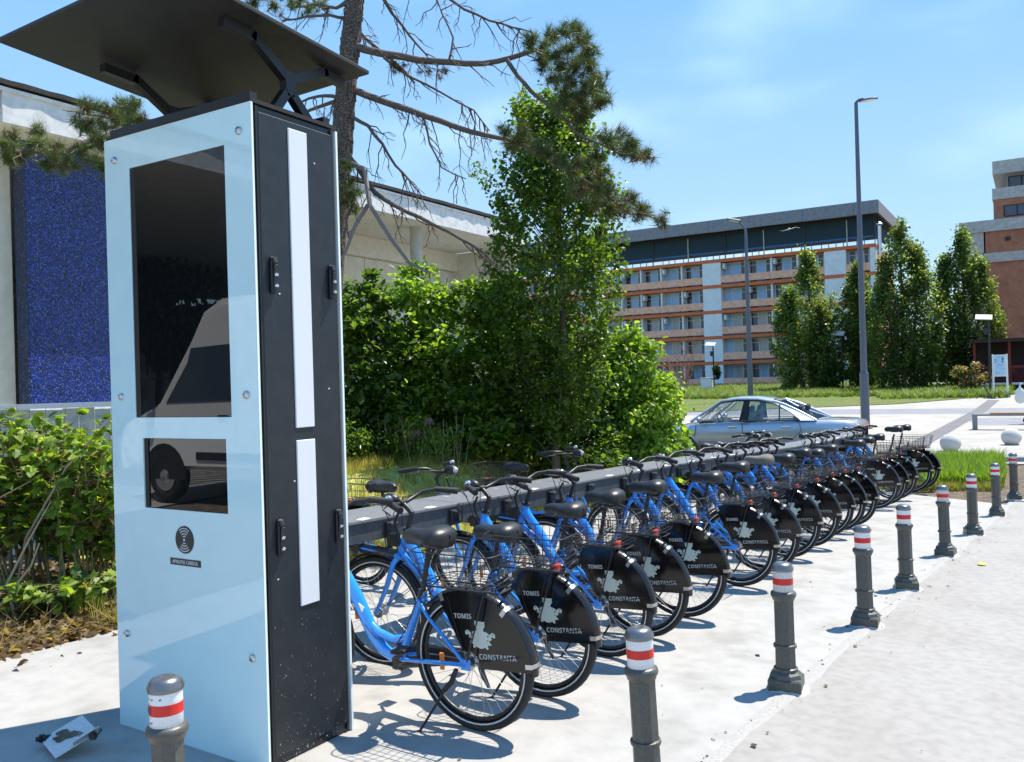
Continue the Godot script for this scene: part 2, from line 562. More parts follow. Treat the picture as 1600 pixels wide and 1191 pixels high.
func paving_mat(c: Color, vary: float) -> StandardMaterial3D:        # small square pavers with fine joints, too far away to tell the pieces apart
	var n := 64
	var im := Image.create(n * 4, n * 4, false, Image.FORMAT_RGB8)
	var r := RandomNumberGenerator.new()
	r.seed = int(c.r * 1000)
	for ty in 16:
		for tx in 16:
			var k := 1.0 + (r.randf() - 0.5) * 2.0 * vary
			im.fill_rect(Rect2i(tx * 16, ty * 16, 16, 16), (c * k * 0.93).linear_to_srgb())
			im.fill_rect(Rect2i(tx * 16, ty * 16, 15, 15), (c * k).linear_to_srgb())
	var m := StandardMaterial3D.new()
	m.albedo_texture = ImageTexture.create_from_image(im)
	m.roughness = 0.9
	m.uv1_triplanar = true
	m.uv1_world_triplanar = true
	m.uv1_scale = Vector3.ONE * 0.3
	return stain(m, [[0.3, grey(.88)], [0.6, grey(1)]], 0.02, 4, 59, 0.05)

func mosaic_mat(c: Color) -> StandardMaterial3D:        # glass tesserae of a centimetre or two
	var n := 256
	var im := Image.create(n, n, false, Image.FORMAT_RGB8)
	var r := RandomNumberGenerator.new()
	r.seed = 5
	for y in n:
		for x in n:
			var k := pow(r.randf(), 2.5) * 3.4 + 0.2
			var t := r.randf()
			var q := c * k
			if t > 0.955:
				q = Color(.07, .15, .36)
			elif t > 0.935:
				q = Color(.14, .15, .2)
			elif t < 0.06:
				q = Color(.03, .03, .07)
			im.set_pixel(x, y, q.linear_to_srgb())
	var m := StandardMaterial3D.new()
	m.albedo_texture = ImageTexture.create_from_image(im)
	m.texture_filter = BaseMaterial3D.TEXTURE_FILTER_NEAREST
	m.roughness = 0.35
	m.uv1_triplanar = true
	m.uv1_world_triplanar = true
	m.uv1_scale = Vector3.ONE / (n * 0.017)
	return m

# ---------------------------------------------------------------- plants
func multi(called: String, mesh: Mesh, xfs: Array, cols: Array, parent: Node, mat: Material) -> MultiMeshInstance3D:
	var mm := MultiMesh.new()
	mm.transform_format = MultiMesh.TRANSFORM_3D
	mm.use_colors = true
	mm.mesh = mesh
	mm.instance_count = xfs.size()
	var buf := PackedFloat32Array()
	buf.resize(xfs.size() * 16)
	for i in xfs.size():
		var t: Transform3D = xfs[i]
		var c: Color = cols[i]
		var k := i * 16
		buf[k] = t.basis.x.x; buf[k + 1] = t.basis.y.x; buf[k + 2] = t.basis.z.x; buf[k + 3] = t.origin.x
		buf[k + 4] = t.basis.x.y; buf[k + 5] = t.basis.y.y; buf[k + 6] = t.basis.z.y; buf[k + 7] = t.origin.y
		buf[k + 8] = t.basis.x.z; buf[k + 9] = t.basis.y.z; buf[k + 10] = t.basis.z.z; buf[k + 11] = t.origin.z
		buf[k + 12] = c.r; buf[k + 13] = c.g; buf[k + 14] = c.b; buf[k + 15] = 1.0
	mm.buffer = buf
	var o := MultiMeshInstance3D.new()
	o.multimesh = mm
	o.material_override = mat
	if parent == null or parent == self:
		o.name = numbered(called)
		add_child(o)
	else:
		o.name = called
		parent.add_child(o, true)
	o.set_meta("kind", "stuff")
	return o

func leaf_mesh(w: float, fold := 0.25) -> ArrayMesh:       # a pointed leaf of unit length along +z, folded at its midrib
	var s := Sh.new()
	var pts := [[0.0, 0.0], [0.25, 0.42], [0.5, 0.5], [0.78, 0.3], [1.0, 0.0]]
	for sg in [-1.0, 1.0]:
		for i in pts.size() - 1:
			var a = pts[i]
			var b = pts[i + 1]
			var p0 := Vector3(0, -0.1 * a[0] * a[0], a[0])
			var p1 := Vector3(0, -0.1 * b[0] * b[0], b[0])
			var q0 := Vector3(sg * a[1] * w, fold * a[1] * w + p0.y, a[0])
			var q1 := Vector3(sg * b[1] * w, fold * b[1] * w + p1.y, b[0])
			if i == 0:
				s.face([p0, q1, p1], Vector3.UP)
			elif i == pts.size() - 2:
				s.face([p0, q0, p1], Vector3.UP)
			else:
				s.face([p0, q0, q1, p1], Vector3.UP)
	return s.mesh(null)

func small_leaf_mesh(w: float) -> ArrayMesh:               # four triangles, for leaves a few pixels long
	var s := Sh.new()
	for sg in [-1.0, 1.0]:
		s.face([Vector3(0, 0, 0), Vector3(sg * w * 0.5, 0.12 * w, 0.45), Vector3(0, -0.06, 1)], Vector3.UP)
	return s.mesh(null)

func lobed_leaf_mesh() -> ArrayMesh:                       # a toothed, three-lobed leaf
	var s := Sh.new()
	var out := [[0.0, 0.0], [0.22, 0.1], [0.5, 0.18], [0.34, 0.36], [0.62, 0.5], [0.36, 0.58], [0.3, 0.78], [0.0, 1.08]]
	for sg in [-1.0, 1.0]:
		for i in out.size() - 1:
			var a = out[i]
			var b = out[i + 1]
			s.face([Vector3(0, 0, 0.4), Vector3(sg * a[0], 0.12 * absf(a[0]) - 0.12 * a[1] * a[1], a[1]), Vector3(sg * b[0], 0.12 * absf(b[0]) - 0.12 * b[1] * b[1], b[1])], Vector3.UP)
	return s.mesh(null)

func pick(pal: Array) -> Color:
	var a: Color = pal[rng.randi() % pal.size()]
	var b: Color = pal[rng.randi() % pal.size()]
	var c := a.lerp(b, rng.randf())
	return c * rng.randf_range(0.75, 1.25)

func rdir() -> Vector3:
	var z := rng.randf_range(-1, 1)
	var a := rng.randf() * TAU
	var r := sqrt(1.0 - z * z)
	return Vector3(r * cos(a), z, r * sin(a))

func leaf_xf(p: Vector3, d: Vector3, size: float) -> Transform3D:      # leaf at p that points along d and turns its face upwards more often than not
	var z := d.normalized()
	var up := (Vector3.UP + rdir() * 0.75).normalized()
	var x := up.cross(z)
	if x.length() < 0.05:
		x = Vector3.RIGHT.cross(z)
	x = x.normalized()
	return Transform3D(Basis(x, z.cross(x), z) * size, p)

func leaf_cloud(called: String, parent: Node, blobs: Array, count: int, mesh: Mesh, size: float, pal: Array, mat: Material, droop := 0.2, clumps := 40, spread := 0.17) -> MultiMeshInstance3D:
	# blobs: [centre, radii]. Leaves sit on sprays whose tips lie near the skin of each blob, so that gaps stay open between them.
	var xfs := []
	var cols := []
	var total := 0.0
	for b in blobs:
		total += pow(b[1].x * b[1].y * b[1].z, 0.7)
	for b in blobs:
		var share := pow(b[1].x * b[1].y * b[1].z, 0.7) / total
		var nb := int(count * share)
		var nc := maxi(3, int(clumps * share * blobs.size()))
		var cs := []
		for i in nc:
			var d := rdir()
			cs.append([d, pow(rng.randf(), 0.35), rng.randf_range(0.75, 1.2)])
		var mean: float = (b[1].x + b[1].y + b[1].z) / 3.0
		for i in nb:
			var c = cs[rng.randi() % nc]
			var q := Vector3(rng.randfn(), rng.randfn() * 0.7, rng.randfn()) * spread * mean
			var p: Vector3 = b[0] + c[0] * b[1] * c[1] * 0.92 + q
			var d: Vector3 = c[0] * 0.6 + rdir() * 0.9 + Vector3.DOWN * droop
			xfs.append(leaf_xf(p, d, size * (0.5 + 0.95 * pow(rng.randf(), 1.4))))
			cols.append(pick(pal) * c[2])
	return multi(called, mesh, xfs, cols, parent, mat)

func wiggle(a: Vector3, b: Vector3, k: int, amp: float) -> Array:
	var pts := [a]
	for i in range(1, k):
		var t := float(i) / k
		pts.append(a.lerp(b, t) + rdir() * amp * sin(PI * t))
	pts.append(b)
	return pts

func taper(k: int, r0: float, r1: float) -> Array:
	var a := []
	for i in k:
		a.append(lerpf(r0, r1, float(i) / (k - 1)))
	return a
# ---------------------------------------------------------------- the scene
func _ready() -> void:
	rng.seed = 20240611
	var cam := Camera3D.new()
	cam.name = "camera"
	cam.fov = rad_to_deg(2.0 * atan(595.5 / 1346.0))
	cam.position = Vector3(0, 1.6, 0)
	cam.basis = Basis(Vector3.UP, YAW) * Basis(Vector3.RIGHT, PITCH) * Basis(Vector3.BACK, ROLL)
	cam.near = 0.05
	cam.far = 2000.0
	add_child(cam)
	var env := Environment.new()
	env.background_mode = Environment.BG_SKY
	var sm := ProceduralSkyMaterial.new()
	sm.sky_top_color = lin(.085, .4, 1.0)
	sm.sky_horizon_color = lin(.66, .93, 1.08)
	sm.sky_curve = 0.28
	sm.ground_horizon_color = lin(.4, .42, .42)
	sm.ground_bottom_color = lin(.25, .25, .24)
	sm.sky_cover = cloud_cover()
	sm.sky_energy_multiplier = 1.0
	var sky := Sky.new()
	sky.sky_material = sm
	env.sky = sky
	env.background_energy_multiplier = 0.6
	env.tonemap_mode = Environment.TONE_MAPPER_LINEAR
	env.tonemap_exposure = 1.78
	env.sdfgi_enabled = true
	env.ssao_enabled = true
	env.ssil_enabled = true
	var we := WorldEnvironment.new()
	we.name = "world_environment"
	we.environment = env
	add_child(we)
	var sun := DirectionalLight3D.new()
	sun.name = "sun"
	sun.light_energy = 1.55
	sun.light_color = Color(1.0, 0.965, 0.91)
	sun.light_angular_distance = 0.53
	sun.shadow_enabled = true
	sun.sky_mode = DirectionalLight3D.SKY_MODE_LIGHT_ONLY
	var el := deg_to_rad(64.0)
	var to := Vector3(0.446 * cos(el), sin(el), -0.895 * cos(el)).normalized()
	sun.basis = Basis.looking_at(-to, Vector3.UP)
	add_child(sun)
	make_materials()
	build_ground()
	build_mosaic_hall()
	build_hotel()
	build_brown_building()
	build_trees()
	build_shrubs()
	build_far_things()
	build_car()
	build_kiosk()
	build_rail()
	build_bikes()
	build_bollards()
	build_left_bed()
	build_grass()
	build_behind()
	build_person()
	build_litter()

func cloud_cover() -> ImageTexture:         # thin, wide veils of cloud all round
	var w := 1024
	var h := 512
	var im := Image.create(w, h, false, Image.FORMAT_RGBA8)
	var f := noise(1.4, 5, 211)
	var g := noise(0.8, 3, 212)
	for y in h / 2 + 4:
		var la := PI * (0.5 - (y + 0.5) / h)
		for x in w:
			var lo := TAU * (x + 0.5) / w
			var d := Vector3(cos(la) * cos(lo), sin(la), cos(la) * sin(lo))
			var k := f.get_noise_3d(d.x * 1.2 + 0.6 * d.z, d.y * 5.0, d.z * 1.2) * 0.5 + 0.5
			var q := g.get_noise_3d(d.x, d.y * 2.0, d.z) * 0.5 + 0.5
			var a := smoothstep(0.5, 0.85, k * 0.75 + q * 0.35) * 0.34 * smoothstep(0.0, 0.08, d.y)
			im.set_pixel(x, y, Color(.95, .97, 1.0, a))
	return ImageTexture.create_from_image(im)

func V2(x: float, y: float) -> Vector2:
	return Vector2(x, y)

func build_ground() -> void:
	# one sheet of earth to the horizon
	var s := Sh.new()
	var xs := [-900.0, -400.0, -200.0, -120.0, -90.0, -70.0, -55.0, -45.0, -36.0, -30.0, -26.0, -22.0, -18.0, -15.0, -13.0, -12.6, -12.2, -11.8, -11.4, -11.0, -10.2, -9.5, -8.0, -7.0, -6.7, -6.4, -6.1, -5.8, -5.5, -5.2, -4.8, -4.0, -3.0, -2.0, -1.0, 0.0, 1.0, 2.0, 3.0, 4.0, 6.0, 9.0, 14.0, 20.0, 30.0, 50.0, 90.0, 160.0, 300.0, 900.0]
	var zs := [900.0, 300.0, 120.0, 60.0, 30.0, 20.0, 12.0, 8.0, 5.0, 3.0, 1.0, 0.0, -1.0, -2.0, -3.0, -4.0, -5.0, -5.4, -5.9, -6.4, -6.9, -7.4, -8.0, -9.0, -10.0, -11.0, -12.0, -12.8, -13.2, -13.7, -14.2, -14.7, -15.0, -16.0, -17.0, -18.5, -20.0, -23.0, -27.0, -32.0, -38.0, -46.0, -52.0, -60.0, -70.0, -84.0, -96.0, -120.0, -200.0, -400.0, -900.0]
	var rows := []
	for z in zs:
		var row := []
		for x in xs:
			row.append(gp(x, z, -0.02))
		rows.append(row)
	s.grid(rows, false, Vector3.UP)
	struct("ground", s, M.soil)
	# the concrete pad under the station, and the street pavement beyond the bollards
	struct("concrete_pad", pad_edge(), M.pad)
	struct("street_pavement", sheet(V2(-2.5, 3.2), V2(14, 3.2), V2(14, -14.6), V2(-0.35, -14.6), 26, 30, 0.0), M.street)
	struct("near_pavement", sheet(V2(-40, 30), V2(14, 30), V2(14, 3.2), V2(-40, 3.2), 20, 12, 0.0), M.street)
	var j := Sh.new()
	var k := 90
	var f := noise(0.9, 4, 303)
	var ra := []
	var rb := []
	for i in k + 1:
		var t := float(i) / k
		var z := lerpf(2.5, -14.5, t)
		var x := line_x(z)
		var w := 0.02 + 0.025 * absf(f.get_noise_1d(z * 3.0)) + 0.02 * f.get_noise_1d(z * 11.0)
		ra.append(gp(x - w + 0.03 * f.get_noise_1d(z * 2.0 + 50.0), z, 0.0065))
		rb.append(gp(x + w + 0.03 * f.get_noise_1d(z * 2.0 + 90.0), z, 0.0065))
	var la := []
	var lb := []
	for i in k + 1:
		la.append(ra[i] + Vector3(-0.02, -0.012, 0))
		lb.append(rb[i] + Vector3(0.02, -0.012, 0))
	j.grid([la, ra, rb, lb], false, Vector3.UP)
	struct("pavement_joint", j, M.joint)
	# the square, its bands, the lawn, the road behind the station
	struct("plaza", sheet(V2(-22, -20.4), V2(30, -20.4), V2(30, -62), V2(-22, -62), 20, 40, 0.0), M.plaza)
	struct("plaza_band", sheet(V2(-30, -42.9), V2(30, -43.2), V2(30, -47.6), V2(-30, -48.4), 30, 4, 0.004), M.plaza_grey)
	struct("plaza_band", sheet(V2(-1.9, -34.2), V2(30, -34.4), V2(30, -39.2), V2(-2.6, -39.4), 20, 3, 0.004), M.plaza_grey)
	struct("plaza_strip", sheet(V2(-3.12, -20.5), V2(-2.62, -20.5), V2(-1.9, -56), V2(-2.5, -56), 2, 30, 0.008), M.plaza_dark)
	var kb := Sh.new()
	kb.bar(gp(-3.4, -20.3, 0.02), gp(8.0, -29.9 + 6.5, 0.02), 0.45, 0.14)
	struct("kerb", kb, M.kerb)
	struct("road", sheet(V2(-60, -15.2), V2(-3.0, -15.2), V2(-3.0, -22.2), V2(-60, -22.2), 24, 5, 0.006), M.asphalt)
	struct("hall_apron", sheet(V2(-36, 24), V2(-12.7, 24), V2(-12.7, -31), V2(-36, -31), 10, 24, 0.0), M.pad)
	struct("hall_forecourt", sheet(V2(-12.7, 24), V2(-9.7, 24), V2(-9.7, -5.3), V2(-12.7, -5.3), 4, 14, 0.0), M.pad)
	var ls := Sh.new()
	var front := [[-90.0, -36.0], [-30.0, -39.5], [-17.0, -46.0], [-11.4, -49.5], [-6.9, -52.5], [-4.3, -57.0], [-2.5, -61.1], [-1.0, -66.0], [1.0, -76.0]]
	var lr := []
	for i in 13:
		var row := []
		for p in front:
			var t := i / 12.0
			row.append(gp(p[0] - 6.0 * t * 0.0, lerpf(p[1], -97.0, t), 0.03))
		lr.append(row)
	ls.grid(lr, false, Vector3.UP)
	struct("lawn", ls, M.lawn)
	var vr := Sh.new()
	var vrows := []
	for i in 41:
		var z := lerpf(-5.0, -15.0, i / 40.0)
		var row := []
		for m in 33:
			row.append(gp(lerpf(-12.4, -5.5 + 0.03 * clampf(-z - 4.2, 0.0, 20.0), m / 32.0), z, 0.012))
		vrows.append(row)
	vr.grid(vrows, false, Vector3.UP)
	struct("verge", vr, M.verge)
	struct("path", sheet(V2(-11.5, -80.5), V2(-5.6, -82.5), V2(-5.2, -88.5), V2(-13, -87), 6, 4, 0.05), M.plaza)
	struct("hotel_pavement", sheet(V2(-64, -90), V2(-28, -80), V2(-27, -83), V2(-64, -93), 10, 3, 0.05), M.street)

func line_x(z: float) -> float:        # the line of bollards
	return lerpf(-1.31, -0.35, (z + 3.2) / (-14.9 + 3.2))

func pad_edge() -> Sh:
	var s := Sh.new()
	var rows := []
	var f := noise(0.8, 3, 305)
	for i in 61:
		var t := i / 60.0
		var z := lerpf(3.2, -17.2, t)
		var row := []
		var left := -5.43 + 0.03 * clampf(-z - 4.2, 0.0, 20.0)
		left += 0.05 * f.get_noise_1d(z * 2.0)
		var right := line_x(minf(z, 3.0)) if z > -14.2 else lerpf(line_x(-14.2), -2.2, clampf((-z - 14.2) / 0.9, 0, 1))
		row.append(gp(left, z, -0.06))
		for q in 17:
			row.append(gp(lerpf(left, right, q / 16.0), z, 0.004))
		row.append(gp(right + 0.01, z, -0.03))
		rows.append(row)
	s.grid(rows, false, Vector3.UP)
	return s

# ---------------------------------------------------------------- buildings
func bx(x0: float, x1: float, y0: float, y1: float, z0: float, z1: float, s: Sh = null) -> Sh:
	if s == null:
		s = Sh.new()
	s.box(Vector3((x0 + x1) * 0.5, (y0 + y1) * 0.5, (z0 + z1) * 0.5), Vector3(absf(x1 - x0), absf(y1 - y0), absf(z1 - z0)))
	return s

func build_mosaic_hall() -> void:
	var t := thing("hall", "low white hall with a blue mosaic wall and a wide overhanging roof behind the pine", "building", gp(-18, -12))
	var f := noise(0.35, 4, 401)
	# fascia, and the torn roofing felt that hangs over it
	for q in [[24.0, 8.2], [7.9, -7.35], [-7.55, -23.5], [-23.6, -24.0]]:
		wobj("fascia", bx(-14.12, -14.0, 6.0, 6.55, q[0], q[1]), M.white_paint, t)
	var e := Sh.new()
	var r0 := []
	var r1 := []
	var r2 := []
	var r3 := []
	for i in 221:
		var z := lerpf(24.0, -24.0, i / 220.0)
		var o := -13.95 + 0.022 * f.get_noise_1d(z * 3.0) + 0.02 * f.get_noise_1d(z * 11.0) + 0.02
		var y := 6.63 + 0.012 * f.get_noise_1d(z * 7.0 + 33.0)
		r0.append(Vector3(-14.4, 6.71, z))
		r1.append(Vector3(o, y + 0.05, z))
		r2.append(Vector3(o, y - 0.03, z))
		r3.append(Vector3(-14.2, y - 0.03, z))
	e.grid([r0, r1], false, Vector3.UP)
	e.grid([r1, r2], false, Vector3.RIGHT)
	e.grid([r2, r3], false, Vector3.DOWN)
	wobj("roof_felt", e, M.roof_edge, t)
	var mo := Sh.new()
	bx(-14.06, -13.965, 6.5, 6.56, 24, -24, mo)
	wobj("eaves_board", mo, M.white_paint, t)
	wobj("roof", bx(-34, -14.2, 6.3, 6.66, 24, -24), M.roof_edge, t)
	wobj("soffit", bx(-34, -14.121, 6.02, 6.29, 24, -24), M.soffit, t)
	# the mosaic wall, its end pier in shade, and the plastered walls on either side
	wobj("mosaic_wall", bx(-15.12, -14.8, 1.45, 6.015, -8.33, -14.6), M.mosaic, t)
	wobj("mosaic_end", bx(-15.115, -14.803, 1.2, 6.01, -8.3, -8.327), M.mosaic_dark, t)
	wobj("plinth", bx(-15.2, -14.75, -0.4, 1.447, -8.28, -14.6), M.white_paint, t)
	wobj("wall", bx(-15.35, -15.2, -0.3, 6.01, 2.0, -8.29), M.soffit, t)
	for i in 4:
		var z := -14.9 - i * 2.3
		wobj("wall_panel", bx(-17.1, -16.9, -0.3, 5.4, z, z - 2.27), M.soffit, t)
	wobj("beam", bx(-17.3, -16.7, 5.41, 6.01, -14.62, -24), M.soffit, t)
	wobj("end_wall", bx(-33, -14.4, -0.4, 6.01, -24.0, -24.2), M.soffit, t)
	wobj("back_wall", bx(-33.2, -33, -0.4, 6.01, -8.0, -24.2), M.soffit, t)
	for z in [-3.2, 3.5, 10.2, 16.9]:
		var c := Sh.new()
		c.box(Vector3(-15.0, 2.9, z), Vector3(0.42, 6.24, 0.42), Basis(), 0.02)
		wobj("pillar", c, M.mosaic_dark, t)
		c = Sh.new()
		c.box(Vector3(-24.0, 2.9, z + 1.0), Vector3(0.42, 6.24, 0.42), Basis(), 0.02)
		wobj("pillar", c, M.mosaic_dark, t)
	var p := Sh.new()
	p.lathe([V2(0.17, -0.3), V2(0.17, 6.02)], 16, Transform3D(Basis(), Vector3(-14.75, 0, -19.2)))
	wobj("column", p, M.concrete_band, t)
	# a pale fence and a garden wall below it
	var fr := thing("board_fence", "pale board fence below the blue mosaic wall behind the leafy weeds", "fence", gp(-8.8, -5.2))
	var a := Vector3(-9.35, 0, -4.75)
	var b := Vector3(-7.55, 0, -6.1)
	var n := 14
	for i in n:
		var p0 := a.lerp(b, float(i) / n)
		var p1 := a.lerp(b, (i + 0.93) / n)
		var y0 := ground(p0.x, p0.z) - 0.05
		var top := 1.46 + rng.randf_range(-0.012, 0.012)
		var s := Sh.new()
		s.bar(Vector3(p0.x, (y0 + top) * 0.5, p0.z), Vector3(p1.x, (y0 + top) * 0.5, p1.z), 0.022 + 0.004 * (i % 2), top - y0)
		wobj("board", s, M.fence_board, fr)
	var rl := Sh.new()
	rl.bar(Vector3(a.x, 1.495, a.z), Vector3(b.x, 1.495, b.z), 0.07, 0.05)
	wobj("top_rail", rl, M.white_metal, fr)
	var gw := thing("low_fence", "low grey-green corrugated fence under the bushes right of the kiosk", "fence", gp(-9.9, -9.3))
	for i in 26:
		var z0 := -8.4 - i * 0.12
		wobj("sheet_rib", bx(-10.52 + 0.03 * (i % 2), -10.48 + 0.03 * (i % 2), ground(-10, z0) - 0.05, 0.92, z0, z0 - 0.117), M.fence_board, gw)
	var lw := thing("white_wall", "white low wall with a flat coping at the left edge beside the hall", "wall", gp(-13, -4.6))
	wobj("wall_face", bx(-13.2, -11.4, -0.2, 0.75, -5.0, -5.25), M.white_paint, lw)
	wobj("coping", bx(-13.3, -11.3, 0.752, 0.83, -4.95, -5.3), M.white_paint, lw)

func build_hotel() -> void:
	var Z := -96.78
	var t := thing("hotel", "five-storey hotel with orange floor bands, peach balconies and a dark netted roof terrace", "building", gp(-38, Z - 5))
	var XL := -62.0
	var XR := -14.25
	var step := 2.93
	var y0 := 0.42
	wobj("body", bx(XL, XR - 0.02, y0 - 0.6, y0 + 5 * step - 0.1, Z - 1.35, Z - 13), M.hotel_white, t)
	# from left to right: [x0, x1, kind]
	var cols := [[-62.0, -59.2, 1], [-59.2, -47.9, 4], [-47.9, -45.8, 0], [-45.8, -32.9, 5], [-32.9, -30.75, 0], [-30.75, -19.35, 4], [-19.35, -17.15, 0], [-17.15, -14.75, 1]]
	wobj("end_pier", bx(-14.75, XR, y0 - 0.3, y0 + 5 * step, Z - 1.3, Z), M.hotel_white, t)
	wobj("end_wall", bx(XR - 0.015, XR + 0.05, y0 - 0.3, y0 + 5 * step, Z - 1.31, Z - 13), M.hotel_peach, t)
	for fl in 5:
		var yb := y0 + fl * step
		wobj("floor_band", bx(XL, XR + 0.06, yb + step - 0.37, yb + step, Z - 1.34, Z + 0.06), M.hotel_orange, t)
		if fl == 0:
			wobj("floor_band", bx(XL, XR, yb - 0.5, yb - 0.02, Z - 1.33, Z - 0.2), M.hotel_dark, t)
		for c in cols:
			if c[2] == 0:
				wobj("pier_panel", bx(c[0], c[1], yb - 0.01, yb + step - 0.372, Z - 1.33, Z), M.hotel_white, t)
				continue
			wobj("balcony_parapet", bx(c[0] + 0.005, c[1] - 0.005, yb + 0.18, yb + 0.98, Z - 0.14, Z + 0.02), M.hotel_peach, t)
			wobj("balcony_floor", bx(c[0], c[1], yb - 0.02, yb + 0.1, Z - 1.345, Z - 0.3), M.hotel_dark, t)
			var nb: int = c[2]
			var w: float = (c[1] - c[0]) / nb
			for i in nb:
				var xa: float = c[0] + w * i
				if i > 0:
					wobj("balcony_partition", bx(xa - 0.09, xa + 0.09, yb + 0.1, yb + step - 0.372, Z - 1.34, Z - 0.15), M.hotel_white, t)
				hotel_window(t, xa + 0.15, xa + w - 0.3, yb + 0.12, yb + step - 0.4, Z - 1.3, fl, i + int(c[0]))
				if fl >= 2 and (i + fl + int(absf(c[0]))) % 2 == 0:
					var ac := Sh.new()
					ac.box(Vector3(xa + 0.35, yb + step - 0.85, Z - 0.5), Vector3(0.34, 0.62, 0.8), Basis(), 0.02)
					var unit := wobj("air_conditioner", ac, M.white_metal, t)
					var gr := Sh.new()
					gr.torus(0.2, 0.02, 16, 5, Transform3D(Basis(), Vector3(xa + 0.35, yb + step - 0.85, Z - 0.09)))
					wobj("fan_grille", gr, M.dark_steel, unit)
				if fl == 0 and nb > 1:
					var bars := Sh.new()
					var x := xa + 0.12
					while x < xa + w - 0.1:
						bars.tube([Vector3(x, yb + 0.98, Z - 0.06), Vector3(x + 0.04 * sin(x * 9.0), yb + 1.7, Z - 0.03), Vector3(x, yb + step - 0.38, Z - 0.06)], 0.016, 4, false)
						x += 0.16
					wobj("window_bars", bars, M.lamp_grey, t)
	# roof terrace: posts, dark netting with a strip of daylight below it, deep concrete eaves
	var yr := y0 + 5 * step
	wobj("roof_slab", bx(XL, XR, yr - 0.09, yr + 0.02, Z - 0.2, Z - 13), M.hotel_white, t)
	var x := XL + 1.0
	var k := 0
	while x < XR:
		var w0 := minf(x + 4.4, XR - 0.1)
		wobj("netting", bx(x + 0.08, w0 - 0.08, yr + 0.92, yr + 2.75, Z - 0.32, Z - 0.3), M.net, t)
		wobj("net_hem", bx(x + 0.08, w0 - 0.08, yr + 0.74, yr + 0.917, Z - 0.325, Z - 0.3), M.net_blue, t)
		var ps := Sh.new()
		ps.tube([Vector3(x, yr, Z - 0.2), Vector3(x, yr + 2.9, Z - 0.2)], 0.07, 6)
		wobj("terrace_post", ps, M.dark_steel if k % 2 else M.concrete_band, t)
		var q := 0.7 + 0.25 * (k % 3)
		while q < 4.2:
			if x + q < XR:
				var p2 := Sh.new()
				p2.tube([Vector3(x + q, yr, Z - 0.31), Vector3(x + q, yr + 0.75, Z - 0.31)], 0.05, 5)
				wobj("rail_post", p2, M.net_blue, t)
			q += 0.75 + 0.3 * ((k + int(q * 3)) % 2)
		x += 4.4
		k += 1
	wobj("netting", bx(XR - 0.12, XR - 0.1, yr + 0.8, yr + 2.7, Z - 0.4, Z - 12), M.net, t)
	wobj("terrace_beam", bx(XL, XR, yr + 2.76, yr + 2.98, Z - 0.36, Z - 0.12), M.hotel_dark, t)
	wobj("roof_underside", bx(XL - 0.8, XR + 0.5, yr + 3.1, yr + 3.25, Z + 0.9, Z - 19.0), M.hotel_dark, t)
	var xx := XL - 0.9
	k = 0
	while xx < XR + 0.5:
		var x1 := minf(xx + 5.2, XR + 0.55)
		wobj("eaves_panel", bx(xx + 0.015, x1 - 0.015, yr + 2.98 + 0.02 * (k % 2), yr + 4.35, Z + 1.0, Z + 0.85), M.roof_grey, t)
		xx += 5.2
		k += 1
	for i in 4:
		wobj("eaves_panel", bx(XR + 0.4, XR + 0.6, yr + 3.0, yr + 4.35, Z + 0.83 - i * 5.0, Z + 0.83 - i * 5.0 - 4.97), M.roof_grey, t)
	wobj("roof_top", bx(XL - 0.8, XR + 0.39, yr + 3.26, yr + 4.2, Z + 0.84, Z - 19.0), M.roof_grey, t)
	var ch := Sh.new()
	ch.tube([Vector3(XR + 0.35, yr - 1.2, Z - 0.8), Vector3(XR + 0.35, yr + 1.9, Z - 0.8)], 0.22, 10)
	var flue := wobj("flue", ch, M.steel, t)
	var cc := Sh.new()
	cc.lathe([V2(0.0, 0.45), V2(0.42, 0.1), V2(0.42, 0.0), V2(0.0, 0.0)], 12, Transform3D(Basis(), Vector3(XR + 0.35, yr + 2.0, Z - 0.8)))
	wobj("flue_cap", cc, M.steel, flue)
	wobj("utility_cabinet", bx(-13.9, -12.7, y0 - 0.3, y0 + 1.7, Z + 0.5, Z - 0.6), M.white_metal, t)

func hotel_window(t: Node3D, xa: float, xb: float, ya: float, yb: float, z: float, fl: int, i: int) -> void:
	var w := xb - xa
	var fr := Sh.new()
	var xs := [xa, xa + w * 0.34, xa + w * 0.76, xb]
	for x in xs:
		bx(x - 0.045, x + 0.045, ya, yb, z - 0.04, z + 0.06, fr)
	bx(xa, xb, yb - 0.09, yb, z - 0.035, z + 0.055, fr)
	bx(xa, xb, ya, ya + 0.06, z - 0.035, z + 0.055, fr)
	bx(xs[0], xs[1], yb - 0.55, yb - 0.49, z - 0.03, z + 0.05, fr)
	bx(xs[2], xs[3], yb - 0.55, yb - 0.49, z - 0.03, z + 0.05, fr)
	var o := wobj("window", fr, M.white_metal, t)
	var mats := [M.window, M.curtain if fl >= 3 or (fl == 0 and i % 2) else M.curtain_grey, M.window]
	if (i * 7 + fl * 3) % 3 == 0:
		mats[0] = M.curtain
	if (i * 5 + fl) % 4 == 1:
		mats[2] = M.curtain_grey
	if fl == 1:
		mats[1] = M.window_light
	for k in 3:
		wobj("pane", bx(xs[k] + 0.047, xs[k + 1] - 0.047, ya + 0.062, yb - 0.092, z - 0.02, z), mats[k], o)

